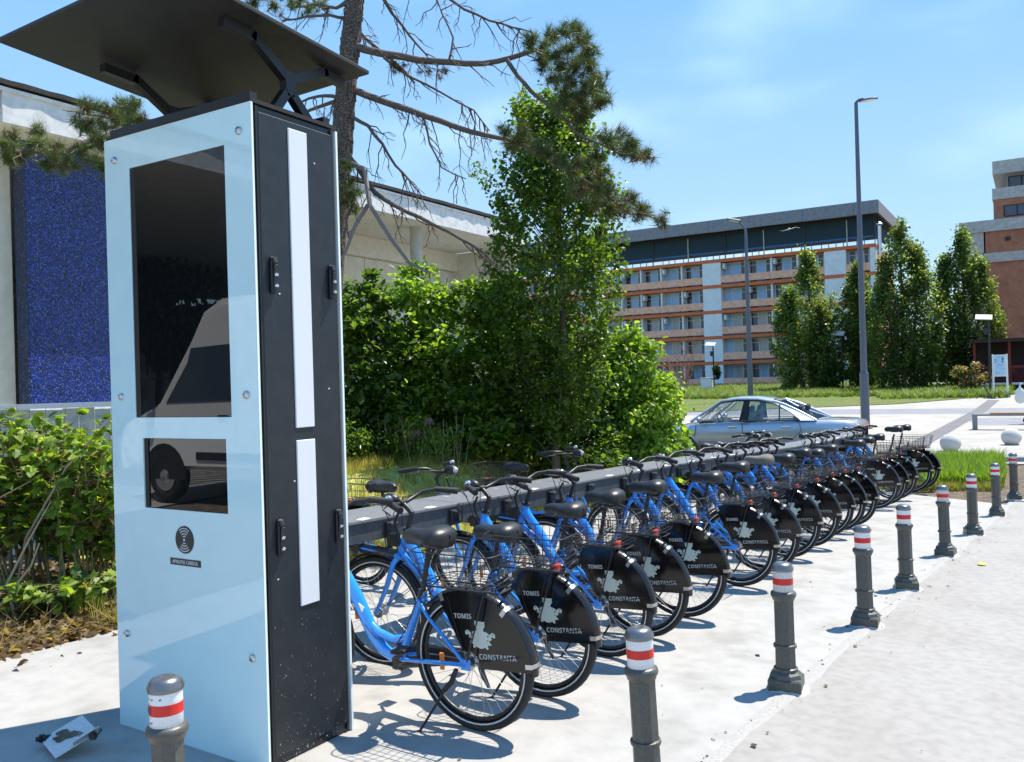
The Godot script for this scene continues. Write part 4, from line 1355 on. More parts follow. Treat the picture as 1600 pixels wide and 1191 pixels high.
func build_shrubs() -> void:
	var lf := leaf_mesh(0.62)
	var sl := small_leaf_mesh(0.8)
	var dark := [Color(.06, .13, .024), Color(.12, .22, .038), Color(.2, .31, .06)]
	var mid := [Color(.11, .21, .03), Color(.2, .34, .048), Color(.32, .46, .085)]
	var bright := [Color(.18, .32, .035), Color(.27, .43, .055), Color(.36, .52, .09)]
	shrub("dogwood", "tall leafy bush with glossy leaves just right of the kiosk, left end of the thicket", gp(-8.75, -9.85), [[Vector3(0, 1.35, 0), Vector3(1.05, 1.25, .95)], [Vector3(-.1, 2.35, .1), Vector3(.75, .75, .6)], [Vector3(-.3, .6, .4), Vector3(.95, .6, .8)], [Vector3(.3, 2.9, .1), Vector3(.3, .5, .3)]], 12500, lf, 0.1, dark, M.leaf, 46)
	shrub("dogwood", "tallest bush of the thicket, lit green top below the bare pine limbs", gp(-7.95, -10.35), [[Vector3(0, 1.5, 0), Vector3(.95, 1.4, .85)], [Vector3(.1, 2.8, 0), Vector3(.62, .85, .55)], [Vector3(.1, .6, .35), Vector3(.85, .6, .7)]], 13000, lf, 0.1, mid, M.leaf, 46)
	shrub("dogwood", "rounded bush with bright leaf tips left of the slender young tree", gp(-7.05, -10.85), [[Vector3(0, 1.5, 0), Vector3(.9, 1.3, .8)], [Vector3(.15, 2.75, .1), Vector3(.6, .8, .5)], [Vector3(.1, .6, .3), Vector3(.9, .6, .7)]], 12500, lf, 0.098, mid, M.leaf, 46)
	shrub("dogwood", "dark bush behind the slender young tree", gp(-6.3, -11.5), [[Vector3(0, 1.4, 0), Vector3(.95, 1.5, .8)], [Vector3(.5, .5, .3), Vector3(.9, .55, .6)]], 9500, lf, 0.085, dark, M.leaf, 50)
	shrub("mock_orange", "bright light-green bush of drooping leaves in front of the silver car", gp(-5.37, -12.2), [[Vector3(.12, 1.35, 0), Vector3(.68, 1.1, .6)], [Vector3(-.1, 2.2, 0), Vector3(.5, .5, .45)], [Vector3(.5, .85, .1), Vector3(.4, .75, .45)], [Vector3(.1, .5, .2), Vector3(.75, .5, .55)]], 14500, lf, 0.1, bright, M.leaf_soft, 75, 0.9, 0.15)
	shrub("ivy_bush", "low dark shrub under the thicket right beside the kiosk", gp(-8.35, -8.75), [[Vector3(0, .35, 0), Vector3(.7, .45, .5)]], 3000, sl, 0.06, dark, M.leaf, 26)
	for c in get_children():
		if String(c.name).begins_with("dogwood"):
			c.scale = Vector3(1.06, 0.84, 1.0)
	# the flowering clump and the blue spikes
	var t := thing("flower_clump", "clump of small mauve flowers in the dry grass behind the rail", "flowers", gp(-7.25, -9.45, 0.08))
	var s := Sh.new()
	for i in 70:
		var a := Vector3(rng.randf_range(-.65, .65), 0, rng.randf_range(-.3, .3))
		s.tube(wiggle(a - Vector3(0, .06, 0), a + Vector3(rng.randf_range(-.1, .1), rng.randf_range(.35, .62), rng.randf_range(-.1, .1)), 2, 0.02), 0.004, 3, false)
	obj("stems", s, M.stem, t)
	leaf_cloud("foliage", t, [[Vector3(0, .25, 0), Vector3(.7, .28, .35)]], 1500, sl, 0.05, mid, M.leaf, 20)
	leaf_cloud("blossom", t, [[Vector3(0, .5, 0), Vector3(.75, .16, .33)]], 520, sl, 0.036, [Color(.5, .3, .52), Color(.62, .45, .64), Color(.36, .22, .45)], M.leaf, 90, 0.0, 0.06)
	for i in 5:
		var lp := [V2(-5.75, -11.4), V2(-5.5, -11.5), V2(-5.25, -11.55), V2(-5.05, -11.7), V2(-5.95, -11.2)]
		var l := thing("larkspur", ["tallest blue-grey flower spike before the bright green bush", "blue-grey flower spike next to the tallest one", "pale flower spike at the foot of the bright green bush", "flower spike farthest right before the bright green bush", "short flower spike beside the slender young tree"][i], "flower", gp(lp[i].x, lp[i].y))
		var hh := [1.12, 1.02, .95, .8, .75]
		var st := Sh.new()
		st.tube([Vector3(0, -.05, 0), Vector3(.02, hh[i] * .5, 0), Vector3(.01, hh[i], .01)], [.008, .007, .003], 5)
		obj("stem", st, M.stem, l)
		leaf_cloud("foliage", l, [[Vector3(0, .25, 0), Vector3(.2, .25, .2)]], 160, sl, 0.07, mid, M.leaf, 10)
		leaf_cloud("blossom", l, [[Vector3(.01, hh[i] * .78, 0), Vector3(.045, hh[i] * .22, .045)]], 170, sl, 0.03, [Color(.2, .25, .5), Color(.32, .36, .55), Color(.4, .42, .5)], M.leaf, 30, 0.0, 0.2)

func build_grass() -> void:
	var tuft := func(n: int, bend: float, w: float) -> ArrayMesh:
		var s := Sh.new()
		for i in n:
			var a := rng.randf() * TAU
			var d := Vector3(cos(a), 0, sin(a))
			var b := d * rng.randf() * 0.12
			var x := d.cross(Vector3.UP) * w
			var h := rng.randf_range(0.6, 1.0)
			var m := b + d * 0.12 * bend + Vector3(0, h * 0.55, 0)
			var e := b + d * 0.42 * bend + Vector3(0, h, 0)
			s.face([b - x, b + x, m + x * 0.7, m - x * 0.7], Vector3.UP + d)
			s.face([m - x * 0.7, m + x * 0.7, e], Vector3.UP + d)
		return s.mesh(null)
	var gm: ArrayMesh = tuft.call(9, 0.7, 0.012)
	var gm2: ArrayMesh = tuft.call(11, 1.0, 0.02)
	# dry yellow grass of the verge behind the rail
	var xfs := []
	var cols := []
	var f := noise(0.5, 3, 501)
	for i in 15000:
		var z := rng.randf_range(-3.6, -15.6)
		var x := rng.randf_range(-10.2, -5.4 + 0.03 * (-z - 4.0))
		if z > -5.6 and x < -5.9:
			continue
		var k := f.get_noise_2d(x * 2.0, z * 2.0)
		if rng.randf() > 0.75 + k:
			continue
		var h := rng.randf_range(0.12, 0.27) * (0.75 if x > -5.2 else 1.0)
		xfs.append(Transform3D(Basis(Vector3.UP, rng.randf() * TAU).scaled(Vector3(h, h, h)), gp(x, z, -0.03)))
		cols.append(pick([Color(.5, .42, .14), Color(.6, .48, .2), Color(.3, .34, .08), Color(.45, .4, .1)]) if k > -0.2 else pick([Color(.1, .16, .03), Color(.22, .25, .07)]))
	multi("dry_grass", gm, xfs, cols, null, M.dry)
	# lush green grass past the last bicycle
	xfs = []
	cols = []
	for i in 3400:
		var u := rng.randf()
		var v := rng.randf()
		var a := V2(-2.5, -15.2).lerp(V2(-0.55, -15.9), u)
		var b := V2(-2.9, -20.0).lerp(V2(-0.7, -20.6), u)
		var q := a.lerp(b, v)
		var h := rng.randf_range(0.22, 0.42) * (1.0 if v > 0.12 else 0.5)
		xfs.append(Transform3D(Basis(Vector3.UP, rng.randf() * TAU).scaled(Vector3(h, h, h)), gp(q.x, q.y, -0.03)))
		cols.append(pick([Color(.1, .22, .02), Color(.17, .3, .035), Color(.24, .34, .06)]) if v > 0.1 else pick([Color(.2, .24, .06), Color(.3, .26, .1)]))
	multi("green_grass", gm2, xfs, cols, null, M.leaf_soft)
	# tufts on the far lawn
	xfs = []
	cols = []
	for i in 9000:
		var x := rng.randf_range(-34, -1.5)
		var z := rng.randf_range(-58, -86)
		if x < -9.0:
			z = rng.randf_range(-62, -92)
		if x > -12.0 and x < -5.4 and z < -79.0 and z > -90.0:
			continue
		var h := rng.randf_range(0.25, 0.6)
		xfs.append(Transform3D(Basis(Vector3.UP, rng.randf() * TAU).scaled(Vector3(h * 1.8, h, h * 1.8)), gp(x, z, 0.0)))
		cols.append(pick([Color(.08, .15, .02), Color(.13, .21, .03), Color(.19, .25, .05)]))
	multi("lawn_grass", gm2, xfs, cols, null, M.leaf_soft)
# ---------------------------------------------------------------- the kiosk
func text_mesh(txt: String, height: float, depth: float, bold := true) -> TextMesh:
	var t := TextMesh.new()
	t.text = txt
	var f := SystemFont.new()
	f.font_names = PackedStringArray(["Droid Sans"])
	if bold: f.font_weight = 700
	t.font = f
	t.font_size = 64
	t.pixel_size = height / 46.0
	t.depth = depth
	t.curve_step = 4.0
	return t

func build_kiosk() -> void:
	var X0 := -3.881
	var X1 := -2.852
	var ZF := -2.579
	var ZB := -3.115
	var YT := 2.836
	var t := thing("kiosk", "tall bike-share kiosk with a pale blue glass front, dark side cabinet and flat solar canopy", "kiosk", Vector3(-3.366, ground(-3.366, -2.85), -2.85))
	var yb := -0.045
	# cabinet with its door and frame
	var c := Sh.new()
	c.box(Vector3(-3.366, (YT - 0.12) * 0.5, -2.848), Vector3(1.005, YT + 0.12, 0.49), Basis(), 0.004)
	wobj("cabinet", c, M.cabinet, t)
	var door := Sh.new()
	door.box(Vector3(-2.858, 1.405, -2.847), Vector3(0.014, 2.8, 0.452), Basis(), 0.003)
	var dr := wobj("door", door, M.cabinet, t)
	var rub := Sh.new()
	for z in [-2.6145, -3.0795]:
		rub.box(Vector3(-2.862, 1.4, z), Vector3(0.016, 2.86, 0.012))
	wobj("door_gasket", rub, M.black, t)
	for q in [[1.424, 2.774], [0.623, 1.368]]:
		var s := Sh.new()
		s.box(Vector3(-2.851, (q[0] + q[1]) * 0.5, -2.849), Vector3(0.012, q[1] - q[0], 0.116), Basis(), 0.003)
		wobj("light_strip", s, M.acrylic, t)
	for q in [[2.10, -2.675], [2.10, -3.04], [0.952, -2.673], [0.945, -3.038]]:
		var s := Sh.new()
		s.box(Vector3(-2.843, q[0], q[1]), Vector3(0.016, 0.16, 0.03), Basis(), 0.005)
		var la := wobj("latch", s, M.black, dr)
		s = Sh.new()
		s.box(Vector3(-2.829, q[0] - 0.008, q[1]), Vector3(0.014, 0.115, 0.02), Basis(Vector3.BACK, -0.06), 0.005)
		s.box(Vector3(-2.832, q[0] + 0.062, q[1]), Vector3(0.02, 0.03, 0.026), Basis(Vector3.BACK, 0.35), 0.004)
		wobj("latch_handle", s, M.dark_steel, la)
		s = Sh.new()
		for dy in [0.0, -0.048]:
			s.lathe([V2(0, 0.008), V2(0.007, 0.006), V2(0.009, 0.0)], 10, Transform3D(Basis(Vector3.BACK, -PI / 2), Vector3(-2.822, q[0] + dy, q[1])))
		wobj("latch_lock", s, M.chrome, la)
	# glass front: one sheet with two openings
	var g := Sh.new()
	var hx := [X0, -3.692, -3.645, -3.062, -3.021, X1]
	bx(hx[0], hx[1], yb, YT, ZF - 0.012, ZF, g)
	bx(hx[4], hx[5], yb, YT, ZF - 0.012, ZF, g)
	bx(hx[1], hx[4], 2.679, YT, ZF - 0.012, ZF, g)
	bx(hx[1], hx[4], 1.387, 1.484, ZF - 0.012, ZF, g)
	bx(hx[1], hx[2], 1.056, 1.387, ZF - 0.012, ZF, g)
	bx(hx[3], hx[4], 1.056, 1.387, ZF - 0.012, ZF, g)
	bx(hx[1], hx[4], yb, 1.056, ZF - 0.012, ZF, g)
	wobj("glass_front", g, M.blue_glass, t)
	var ge := Sh.new()
	bx(X1 + 0.0005, X1 + 0.003, yb, YT, ZF - 0.012, ZF - 0.001, ge)
	bx(X0 - 0.003, X0 - 0.0005, yb, YT, ZF - 0.012, ZF - 0.001, ge)
	bx(X0, X1, YT + 0.0005, YT + 0.003, ZF - 0.012, ZF - 0.001, ge)
	wobj("glass_edge", ge, M.glass_edge, t)
	var sc := bx(-3.69, -3.023, 1.486, 2.677, ZF - 0.011, ZF - 0.003)
	wobj("screen", sc, M.screen_soft, t)
	var rc := bx(-3.643, -3.064, 1.058, 1.385, ZF - 0.0125, ZF - 0.0105)
	var low := wobj("card_screen", rc, M.screen, t)
	var bz := Sh.new()
	bx(-3.643, -3.615, 1.06, 1.383, ZF - 0.0095, ZF - 0.006, bz)
	wobj("bezel", bz, M.screen_dark, low)
	var bz2 := Sh.new()
	bx(-3.69, -3.655, 1.488, 2.675, ZF - 0.0028, ZF - 0.0022, bz2)
	wobj("bezel", bz2, M.screen_dark, t)
	for p in [V2(-3.801, 2.733), V2(-2.923, 2.723), V2(-3.798, 1.586), V2(-2.921, 1.58), V2(-3.805, 0.437), V2(-2.928, 0.442)]:
		var b := Sh.new()
		b.lathe([V2(0.0, 0.014), V2(0.013, 0.013), V2(0.017, 0.009), V2(0.018, 0.0)], 18, Transform3D(Basis(Vector3.RIGHT, PI / 2), Vector3(p.x, p.y, ZF)))
		wobj("standoff_bolt", b, M.steel, t)
	# card symbol and caption
	var n := Sh.new()
	n.lathe([V2(0.0, 0.003), V2(0.063, 0.003), V2(0.064, 0.0)], 40, Transform3D(Basis(Vector3.RIGHT, PI / 2), Vector3(-3.359, 0.922, ZF)))
	var plate := wobj("card_symbol", n, M.print_grey, t)
	var w := Sh.new()
	w.lathe([V2(0.0, 0.002), V2(0.006, 0.0015)], 12, Transform3D(Basis(Vector3.RIGHT, PI / 2), Vector3(-3.359, 0.922, ZF + 0.003)))
	for up in [1.0, -1.0]:
		for k in 4:
			var r := 0.014 + 0.012 * k
			w.torus(r, 0.0024, 12, 4, Transform3D(Basis(), Vector3(-3.359, 0.922 + up * 0.003, ZF + 0.0035)), 0.001, PI * 0.5 * up - 0.75, PI * 0.5 * up + 0.75)
	wobj("wave_marks", w, M.white_print, plate)
	var lb := Sh.new()
	lb.box(Vector3(-3.358, 0.818, ZF + 0.001), Vector3(0.212, 0.031, 0.002))
	var lp := wobj("caption_plate", lb, M.print_grey, t)
	var tx := text_mesh("APROPIE CARDUL", 0.0165, 0.001, false)
	var to := put("lettering", tx, lp, M.white_print)
	to.position = Vector3(-3.358, 0.818, ZF + 0.0025) - t.position
	# rear glass, lid, canopy on its two forked brackets
	wobj("rear_glass", bx(X0, X1 + 0.001, yb, YT - 0.005, ZB, ZB + 0.012), M.glass_edge, t)
	wobj("lid", bx(X0 + 0.004, X1 - 0.004, YT + 0.004, YT + 0.022, ZF - 0.008, ZB + 0.002), M.bronze, t)
	var bf := Sh.new()
	for z in [-2.62, -3.07]:
		bf.box(Vector3(-3.37, YT + 0.04, z), Vector3(0.99, 0.034, 0.04))
	wobj("base_bar", bf, M.black, t)
	for x in [-3.79, -2.95]:
		var s := Sh.new()
		var hgt := func(z: float) -> float: return 3.2 + (x + 3.42) * 0.021 + (z + 2.74) * 0.073 - 0.03
		var nd := Vector3(x, 3.03, -2.9)
		var arms := [[Vector3(x, YT + 0.03, -2.8), Vector3(x, 2.975, -2.882)], [Vector3(x, YT + 0.03, -3.03), Vector3(x, 2.975, -2.918)], [Vector3(x, 2.96, -2.9), Vector3(x, 3.06, -2.9)], [Vector3(x, 3.045, -2.885), Vector3(x, hgt.call(-2.69), -2.68)], [Vector3(x, hgt.call(-2.7) - 0.012, -2.7), Vector3(x, hgt.call(-2.52) - 0.012, -2.52)], [Vector3(x, 3.045, -2.915), Vector3(x, hgt.call(-3.14), -3.15)], [Vector3(x, hgt.call(-3.13) - 0.012, -3.13), Vector3(x, hgt.call(-3.27) - 0.012, -3.27)]]
		for a in arms:
			s.bar(a[0], a[1], 0.042, 0.04, Vector3.RIGHT)
		s.box(nd, Vector3(0.0425, 0.09, 0.062))
		wobj("bracket", s, M.black, t)
	var cv := Sh.new()
	var cb := Basis(Vector3.BACK, atan(0.021)) * Basis(Vector3.RIGHT, -atan(0.073))
	cv.box(Vector3(-3.42, 3.203, -2.74), Vector3(1.2, 0.02, 1.18), cb, 0.003)
	var can := wobj("canopy", cv, M.canopy, t)
	cv = Sh.new()
	for i in 2:
		for k in 2:
			cv.box(Vector3(-3.42, 3.203, -2.74) + cb * Vector3(-0.295 + 0.59 * i, 0.0125, -0.29 + 0.58 * k), Vector3(0.57, 0.005, 0.56), cb)
	wobj("solar_panel", cv, M.screen, can)
	# flecks of paint on the foot of the cabinet
	var xfs := []
	var cols := []
	for i in 150:
		var y := pow(rng.randf(), 2.2) * 0.62 - 0.02
		var r := 0.0011 + 0.0022 * pow(rng.randf(), 3.0)
		xfs.append(Transform3D(Basis().scaled(Vector3(0.001, r * rng.randf_range(0.8, 2.5), r)), Vector3(-2.8505, y, rng.randf_range(-3.06, -2.63))))
		cols.append(grey(rng.randf_range(0.08, 0.4)))
	for i in 7:
		xfs.append(Transform3D(Basis().scaled(Vector3(0.001, 0.004, 0.006)), Vector3(-2.8505, rng.randf_range(0.6, 2.7), rng.randf_range(-3.05, -2.64))))
		cols.append(grey(0.6))
	var sp := Sh.new()
	sp.ball(Vector3.ZERO, Vector3.ONE, 6, 4)
	var fm := leaf_mat(0.6, 0.0)
	fm.backlight_enabled = false
	multi("paint_flecks", sp.mesh(null), xfs, cols, t, fm).transform = t.transform.affine_inverse()
	var sl := Sh.new()
	sl.box(Vector3(-3.366, -0.05, -2.85), Vector3(1.0, 0.02, 0.5), Basis(), 0.006)
	wobj("sill", sl, M.bronze, t)

# ---------------------------------------------------------------- the docking rail
func rail_x(z: float) -> float:
	return -3.4 + 0.05 * (-z - 3.76)

func build_rail() -> void:
	var z0 := -3.3
	var z1 := -16.9
	var t := thing("docking_rail", "long dark grey bicycle docking beam with white stickers, running behind the row of bicycles", "docking rail", gp(rail_x(-8) - 0.2, -8))
	var n := 9
	for i in n:
		var a := lerpf(z0, z1, float(i) / n)
		var b := lerpf(z0, z1, float(i + 1) / n) + 0.012
		var pa := Vector3(rail_x(a) - 0.21, ground(-3.5, a) + 0.80, a)
		var pb := Vector3(rail_x(b) - 0.21, ground(-3.5, b) + 0.80, b)
		var s := Sh.new()
		s.bar(pa, pb, 0.40, 0.118)
		wobj("beam", s, M.rail, t)
		s = Sh.new()
		s.bar(pa + Vector3(0, 0.066, 0), pb + Vector3(0, 0.066, 0), 0.426, 0.014)
		wobj("cover", s, M.rail_top, t)
		if i % 2 == 0:
			s = Sh.new()
			var m := pa.lerp(pb, 0.12)
			s.box(Vector3(m.x, m.y * 0.5 + ground(-3.5, a) * 0.5 - 0.04, m.z), Vector3(0.1, m.y - ground(-3.5, a) - 0.06, 0.1), Basis(), 0.006)
			s.box(Vector3(m.x, ground(-3.5, a) + 0.008, m.z), Vector3(0.24, 0.016, 0.2))
			wobj("post", s, M.rail, t)
	var k := 0
	var z := -3.45
	while z > -16.7:
		for side in [1.0, -1.0]:
			var x: float = rail_x(z) - 0.21 + side * 0.214
			var y := ground(-3.5, z) + 0.79
			var s := Sh.new()
			s.box(Vector3(x, y, z), Vector3(0.03, 0.1, 0.085), Basis(), 0.005)
			s.box(Vector3(x + side * 0.02, y + 0.035, z), Vector3(0.03, 0.016, 0.07), Basis(), 0.003)
			s.box(Vector3(x + side * 0.02, y - 0.035, z), Vector3(0.03, 0.016, 0.07), Basis(), 0.003)
			wobj("lock", s, M.dark_steel, t)
		var top := ground(-3.5, z) + 0.8735
		for q in [[-0.03, 0.2, 0.1, 0.055], [-0.33, 0.3, 0.09, 0.05]]:
			var s := Sh.new()
			s.box(Vector3(rail_x(z) + q[0] - 0.02, top + 0.004, z + q[1]), Vector3(q[3], 0.0012, q[2]), Basis(Vector3.UP, 0.0) * Basis(Vector3.RIGHT, 0.022))
			wobj("sticker", s, M.sticker, t)
		z -= 0.62
		k += 1

# ---------------------------------------------------------------- the bicycles
func arc_band(s: Sh, c: Vector3, r: float, w: float, a0: float, a1: float, seg: int, dip := 0.012) -> void:    # a mudguard: a curved strip round the z axis through c
	var prof := []
	for k in 7:
		var u := lerpf(-1, 1, k / 6.0)
		prof.append(V2(u * w * 0.5, -dip * u * u))
	var rows := []
	for i in seg + 1:
		var a := lerpf(a0, a1, float(i) / seg)
		var d := Vector3(-cos(a), sin(a), 0)
		var row := []
		for p in prof:
			row.append(c + d * (r + p.y) + Vector3(0, 0, p.x))
		rows.append(row)
	s.grid(rows, false, Vector3.ZERO, true)
	var inner := []
	for row in rows:
		var r2 := []
		for p in row:
			var d: Vector3 = p - c
			d.z = 0
			r2.append(p - d.normalized() * 0.003)
		inner.append(r2)
	s.grid(inner, false, Vector3.DOWN)

func crest() -> ArrayMesh:           # the emblem on the wheel guard: a crowned shield between two scrolled supporters
	var s := Sh.new()
	var half := [[0, -.64], [.14, -.6], [.24, -.54], [.3, -.62], [.38, -.64], [.42, -.56], [.38, -.48], [.44, -.38], [.52, -.42], [.6, -.36], [.5, -.26], [.46, -.16], [.56, -.14], [.62, -.04], [.56, .02], [.66, .06], [.72, .0], [.8, .06], [.8, .2], [.7, .28], [.58, .24], [.5, .14], [.42, .22], [.3, .28], [.18, .3], [.18, .42], [.26, .54], [.27, .82], [.2, .8], [.0, .8]]
	var poly := PackedVector2Array()
	for p in half:
		poly.append(V2(p[0], p[1]))
	for k in range(half.size() - 2, 0, -1):
		poly.append(V2(-half[k][0], half[k][1]))
	s.prism(poly, 0.0, 0.02)
	return s.mesh(M.crest)

func crest_gaps() -> ArrayMesh:      # the dark gaps inside it
	var s := Sh.new()
	for sg in [-1.0, 1.0]:
		for q in [[.42, .06, .05, .035], [.4, -.14, .025, .045], [.68, .17, .05, .025]]:
			var poly := PackedVector2Array()
			for k in 9:
				var a := TAU * k / 9
				poly.append(V2(sg * q[0] + cos(a) * q[2], q[1] + sin(a) * q[3]))
			s.prism(poly, 0.021, 0.024)
	for k in 5:
		s.prism(PackedVector2Array([V2(-.2 + k * .1, .6), V2(-.19 + k * .1, .6), V2(-.19 + k * .1, .7), V2(-.2 + k * .1, .7)]), 0.021, 0.024)
	return s.mesh(M.guard)

func make_wheel(t: Node3D, c: Vector3) -> void:
	var s := Sh.new()
	s.torus(0.313, 0.023, 48, 10, Transform3D(Basis(), c), 0.024)
	var w := obj("wheel", s, M.rubber, t)
	s = Sh.new()
	s.torus(0.279, 0.012, 48, 6, Transform3D(Basis(), c), 0.012)
	obj("rim", s, M.black, w)
	s = Sh.new()
	for sg in [-1.0, 1.0]:
		s.torus(0.2985, 0.0048, 48, 4, Transform3D(Basis(), c + Vector3(0, 0, sg * 0.0195)), 0.002)
	obj("reflective_stripe", s, M.stripe, w)
	s = Sh.new()
	for i in 32:
		var a := TAU * i / 32
		var b := a + (0.42 if i % 4 < 2 else -0.42)
		var z := 0.03 if i % 2 else -0.03
		s.tube([c + Vector3(cos(b) * 0.03, sin(b) * 0.03, z), c + Vector3(cos(a) * 0.272, sin(a) * 0.272, 0)], 0.0013, 3, false)
	obj("spokes", s, M.spoke, w)
	s = Sh.new()
	s.lathe([V2(0, -0.055), V2(0.012, -0.055), V2(0.012, -0.036), V2(0.034, -0.034), V2(0.034, -0.026), V2(0.018, -0.02), V2(0.018, 0.02), V2(0.034, 0.026), V2(0.034, 0.034), V2(0.012, 0.036), V2(0.012, 0.055), V2(0, 0.055)], 16, Transform3D(Basis(Vector3.RIGHT, PI / 2), c))
	obj("hub", s, M.steel, w)
	s = Sh.new()
	s.box(c + Vector3(0.17, -0.02, -0.02), Vector3(0.026, 0.085, 0.012), Basis(), 0.004)
	obj("reflector", s, M.orange, w)

func make_bike() -> Node3D:      # x forward, rear contact at the origin; its kickstand side is -z
	var t := thing("bicycle", "", "bicycle", Vector3.ZERO, 0.0, "blue bicycles docked along the rail")
	var R := Vector3(0, .336, 0)
	var F := Vector3(1.09, .336, 0)
	var s := Sh.new()
	# frame
	s.tube([Vector3(.44, .285, 0), Vector3(.36, .455, 0), Vector3(.283, .63, 0)], .021, 10)
	s.tube([Vector3(.865, .80, 0), Vector3(.835, .745, 0), Vector3(.775, .665, 0), Vector3(.715, .575, 0), Vector3(.665, .475, 0), Vector3(.615, .385, 0), Vector3(.55, .315, 0), Vector3(.485, .287, 0), Vector3(.44, .285, 0)], [.026, .03, .033, .0345, .035, .034, .031, .028, .026], 12)
	s.tube([Vector3(.905, .70, 0), Vector3(.85, .64, 0), Vector3(.775, .575, 0), Vector3(.69, .52, 0)], .018, 8)
	s.tube([Vector3(.655, .455, 0), Vector3(.58, .4, 0), Vector3(.48, .375, 0), Vector3(.39, .4, 0)], [.023, .022, .021, .02], 8)
	s.tube([Vector3(.922, .665, 0), Vector3(.858, .835, 0)], .0235, 12)
	for z in [-.062, .062]:
		s.tube([Vector3(.44, .29, z * .45), Vector3(.36, .305, z * .85), Vector3(0, .336, z)], .0105, 7)
		s.tube([Vector3(.295, .605, z * .35), Vector3(.22, .54, z * .8), Vector3(0, .336, z)], .0095, 7)
		s.box(Vector3(0, .336, z), Vector3(.05, .05, .008))
	s.tube([Vector3(.28, .60, 0), Vector3(.275, .645, 0)], .021, 10)
	obj("frame", s, M.blue, t)
	s = Sh.new()
	s.box(Vector3(.672, .52, -.0285), Vector3(.04, .045, .003), Basis(Vector3.FORWARD, -0.5))
	obj("number_sticker", s, M.sticker, t)
	s = Sh.new()
	for z in [-.058, .058]:
		s.tube([Vector3(.915, .685, z * .3), Vector3(.935, .645, z), Vector3(.985, .52, z), Vector3(1.045, .405, z), Vector3(1.09, .336, z)], [.018, .018, .016, .013, .011], 8)
	s.tube([Vector3(.915, .69, -.05), Vector3(.915, .69, .05)], .017, 8)
	obj("fork", s, M.blue, t)
	make_wheel(t, R)
	make_wheel(t, F)
	# mudguards
	s = Sh.new()
	arc_band(s, F, .358, .058, 0.45, 2.35, 22)
	obj("front_mudguard", s, M.fender, t)
	s = Sh.new()
	arc_band(s, R, .358, .064, -0.06, 2.45, 30)
	var mg := obj("rear_mudguard", s, M.fender, t)
	s = Sh.new()
	for a in [0.06, 0.88, 1.98]:
		arc_band(s, R, .3605, .074, a, a + 0.055, 2, 0.012)
		for z in [-.037, .037]:
			var d := Vector3(-cos(a + 0.028), sin(a + 0.028), 0)
			s.box(R + d * .334 + Vector3(0, 0, z), Vector3(.022, .036, .002), Basis(Vector3.FORWARD, a + 0.028 - PI / 2))
	obj("clip", s, M.steel, mg)
	for z in [-.044, .044]:
		for q in [[R, 0.24], [R, 1.36], [R, 1.9], [F, 0.6]]:
			s = Sh.new()
			s.tube([q[0] + Vector3(0, 0, z * 1.3), q[0] + Vector3(-cos(q[1]) * .352, sin(q[1]) * .352, z * .75)], .0022, 4, false)
			obj("mudguard_stay", s, M.wire, t)
	# wheel guards with their print
	for sg in [-1.0, 1.0]:
		var poly := PackedVector2Array()
		for i in 25:
			var a := lerpf(0.0, 2.06, i / 24.0)
			poly.append(V2(-cos(a) * .346, .336 + sin(a) * .346))
		for i in 9:
			var a := lerpf(2.06, -0.3, i / 8.0)
			poly.append(V2(-cos(a) * .062, .336 + sin(a) * .062))
		s = Sh.new()
		s.prism(poly, sg * .0345, sg * .0363)
		var gd := obj("wheel_guard", s, M.guard, t)
		var face := Transform3D(Basis(Vector3.UP, PI) if sg < 0.0 else Basis(), Vector3.ZERO)
		var zz: float = sg * .037
		var l := put("lettering", lets[0], gd, M.letter)
		l.transform = face
		l.position = Vector3(.02, .336 + .225, zz)
		l.rotate_z(-0.07)
		l = put("lettering", lets[1], gd, M.letter)
		l.transform = face
		l.position = Vector3(-.165, .336 + .05, zz)
		l.rotate_z(-0.09)
		l = put("emblem", lets[2], gd)
		put("emblem_detail", lets[3], l)
		l.transform = face.scaled_local(Vector3(.105, .09, .05))
		l.position = Vector3(-.075, .336 + .138, zz)
		l.rotate_z(-0.01)
	# saddle, post, bars
	s = Sh.new()
	s.tube([Vector3(.283, .62, 0), Vector3(.222, .885, 0)], .0135, 10)
	s.tube([Vector3(.293, .60, 0), Vector3(.277, .65, 0)], .0235, 10)
	obj("seat_post", s, M.black, t)
	s = Sh.new()
	var rows := []
	var st := [[-.125, .005, .0], [-.122, .05, .012], [-.105, .088, .03], [-.07, .102, .042], [-.03, .096, .036], [.01, .075, .024], [.05, .05, .02], [.1, .034, .022], [.135, .028, .016], [.152, .016, .002], [.157, .003, -.004]]
	for q in st:
		var row := []
		for k in 18:
			var a := TAU * k / 18
			var cy := sin(a)
			var cx := cos(a)
			var yy: float = (q[2] + 0.012) * cy if cy > 0.0 else 0.05 * cy * clampf(q[1] / 0.03, 0.1, 1.0)
			row.append(Vector3(.222 + q[0], .925 + yy - 0.1 * maxf(q[0] - 0.1, 0.0), q[1] * signf(cx) * pow(absf(cx), 0.75)))
		rows.append(row)
	s.grid(rows, true, Vector3.ZERO, true)
	var sd := obj("saddle", s, M.vinyl, t)
	s = Sh.new()
	for z in [-.022, .022]:
		s.tube([Vector3(.13, .9, z * 1.5), Vector3(.17, .872, z), Vector3(.27, .872, z), Vector3(.34, .905, z * .5)], .0035, 5)
	for z in [-.045, .045]:
		s.tube([Vector3(.13, .868, z), Vector3(.13, .895, z)], .014, 8)
	obj("saddle_springs", s, M.dark_steel, sd)
	s = Sh.new()
	s.tube([Vector3(.858, .835, 0), Vector3(.832, .905, 0), Vector3(.815, .95, 0)], .0145, 10)
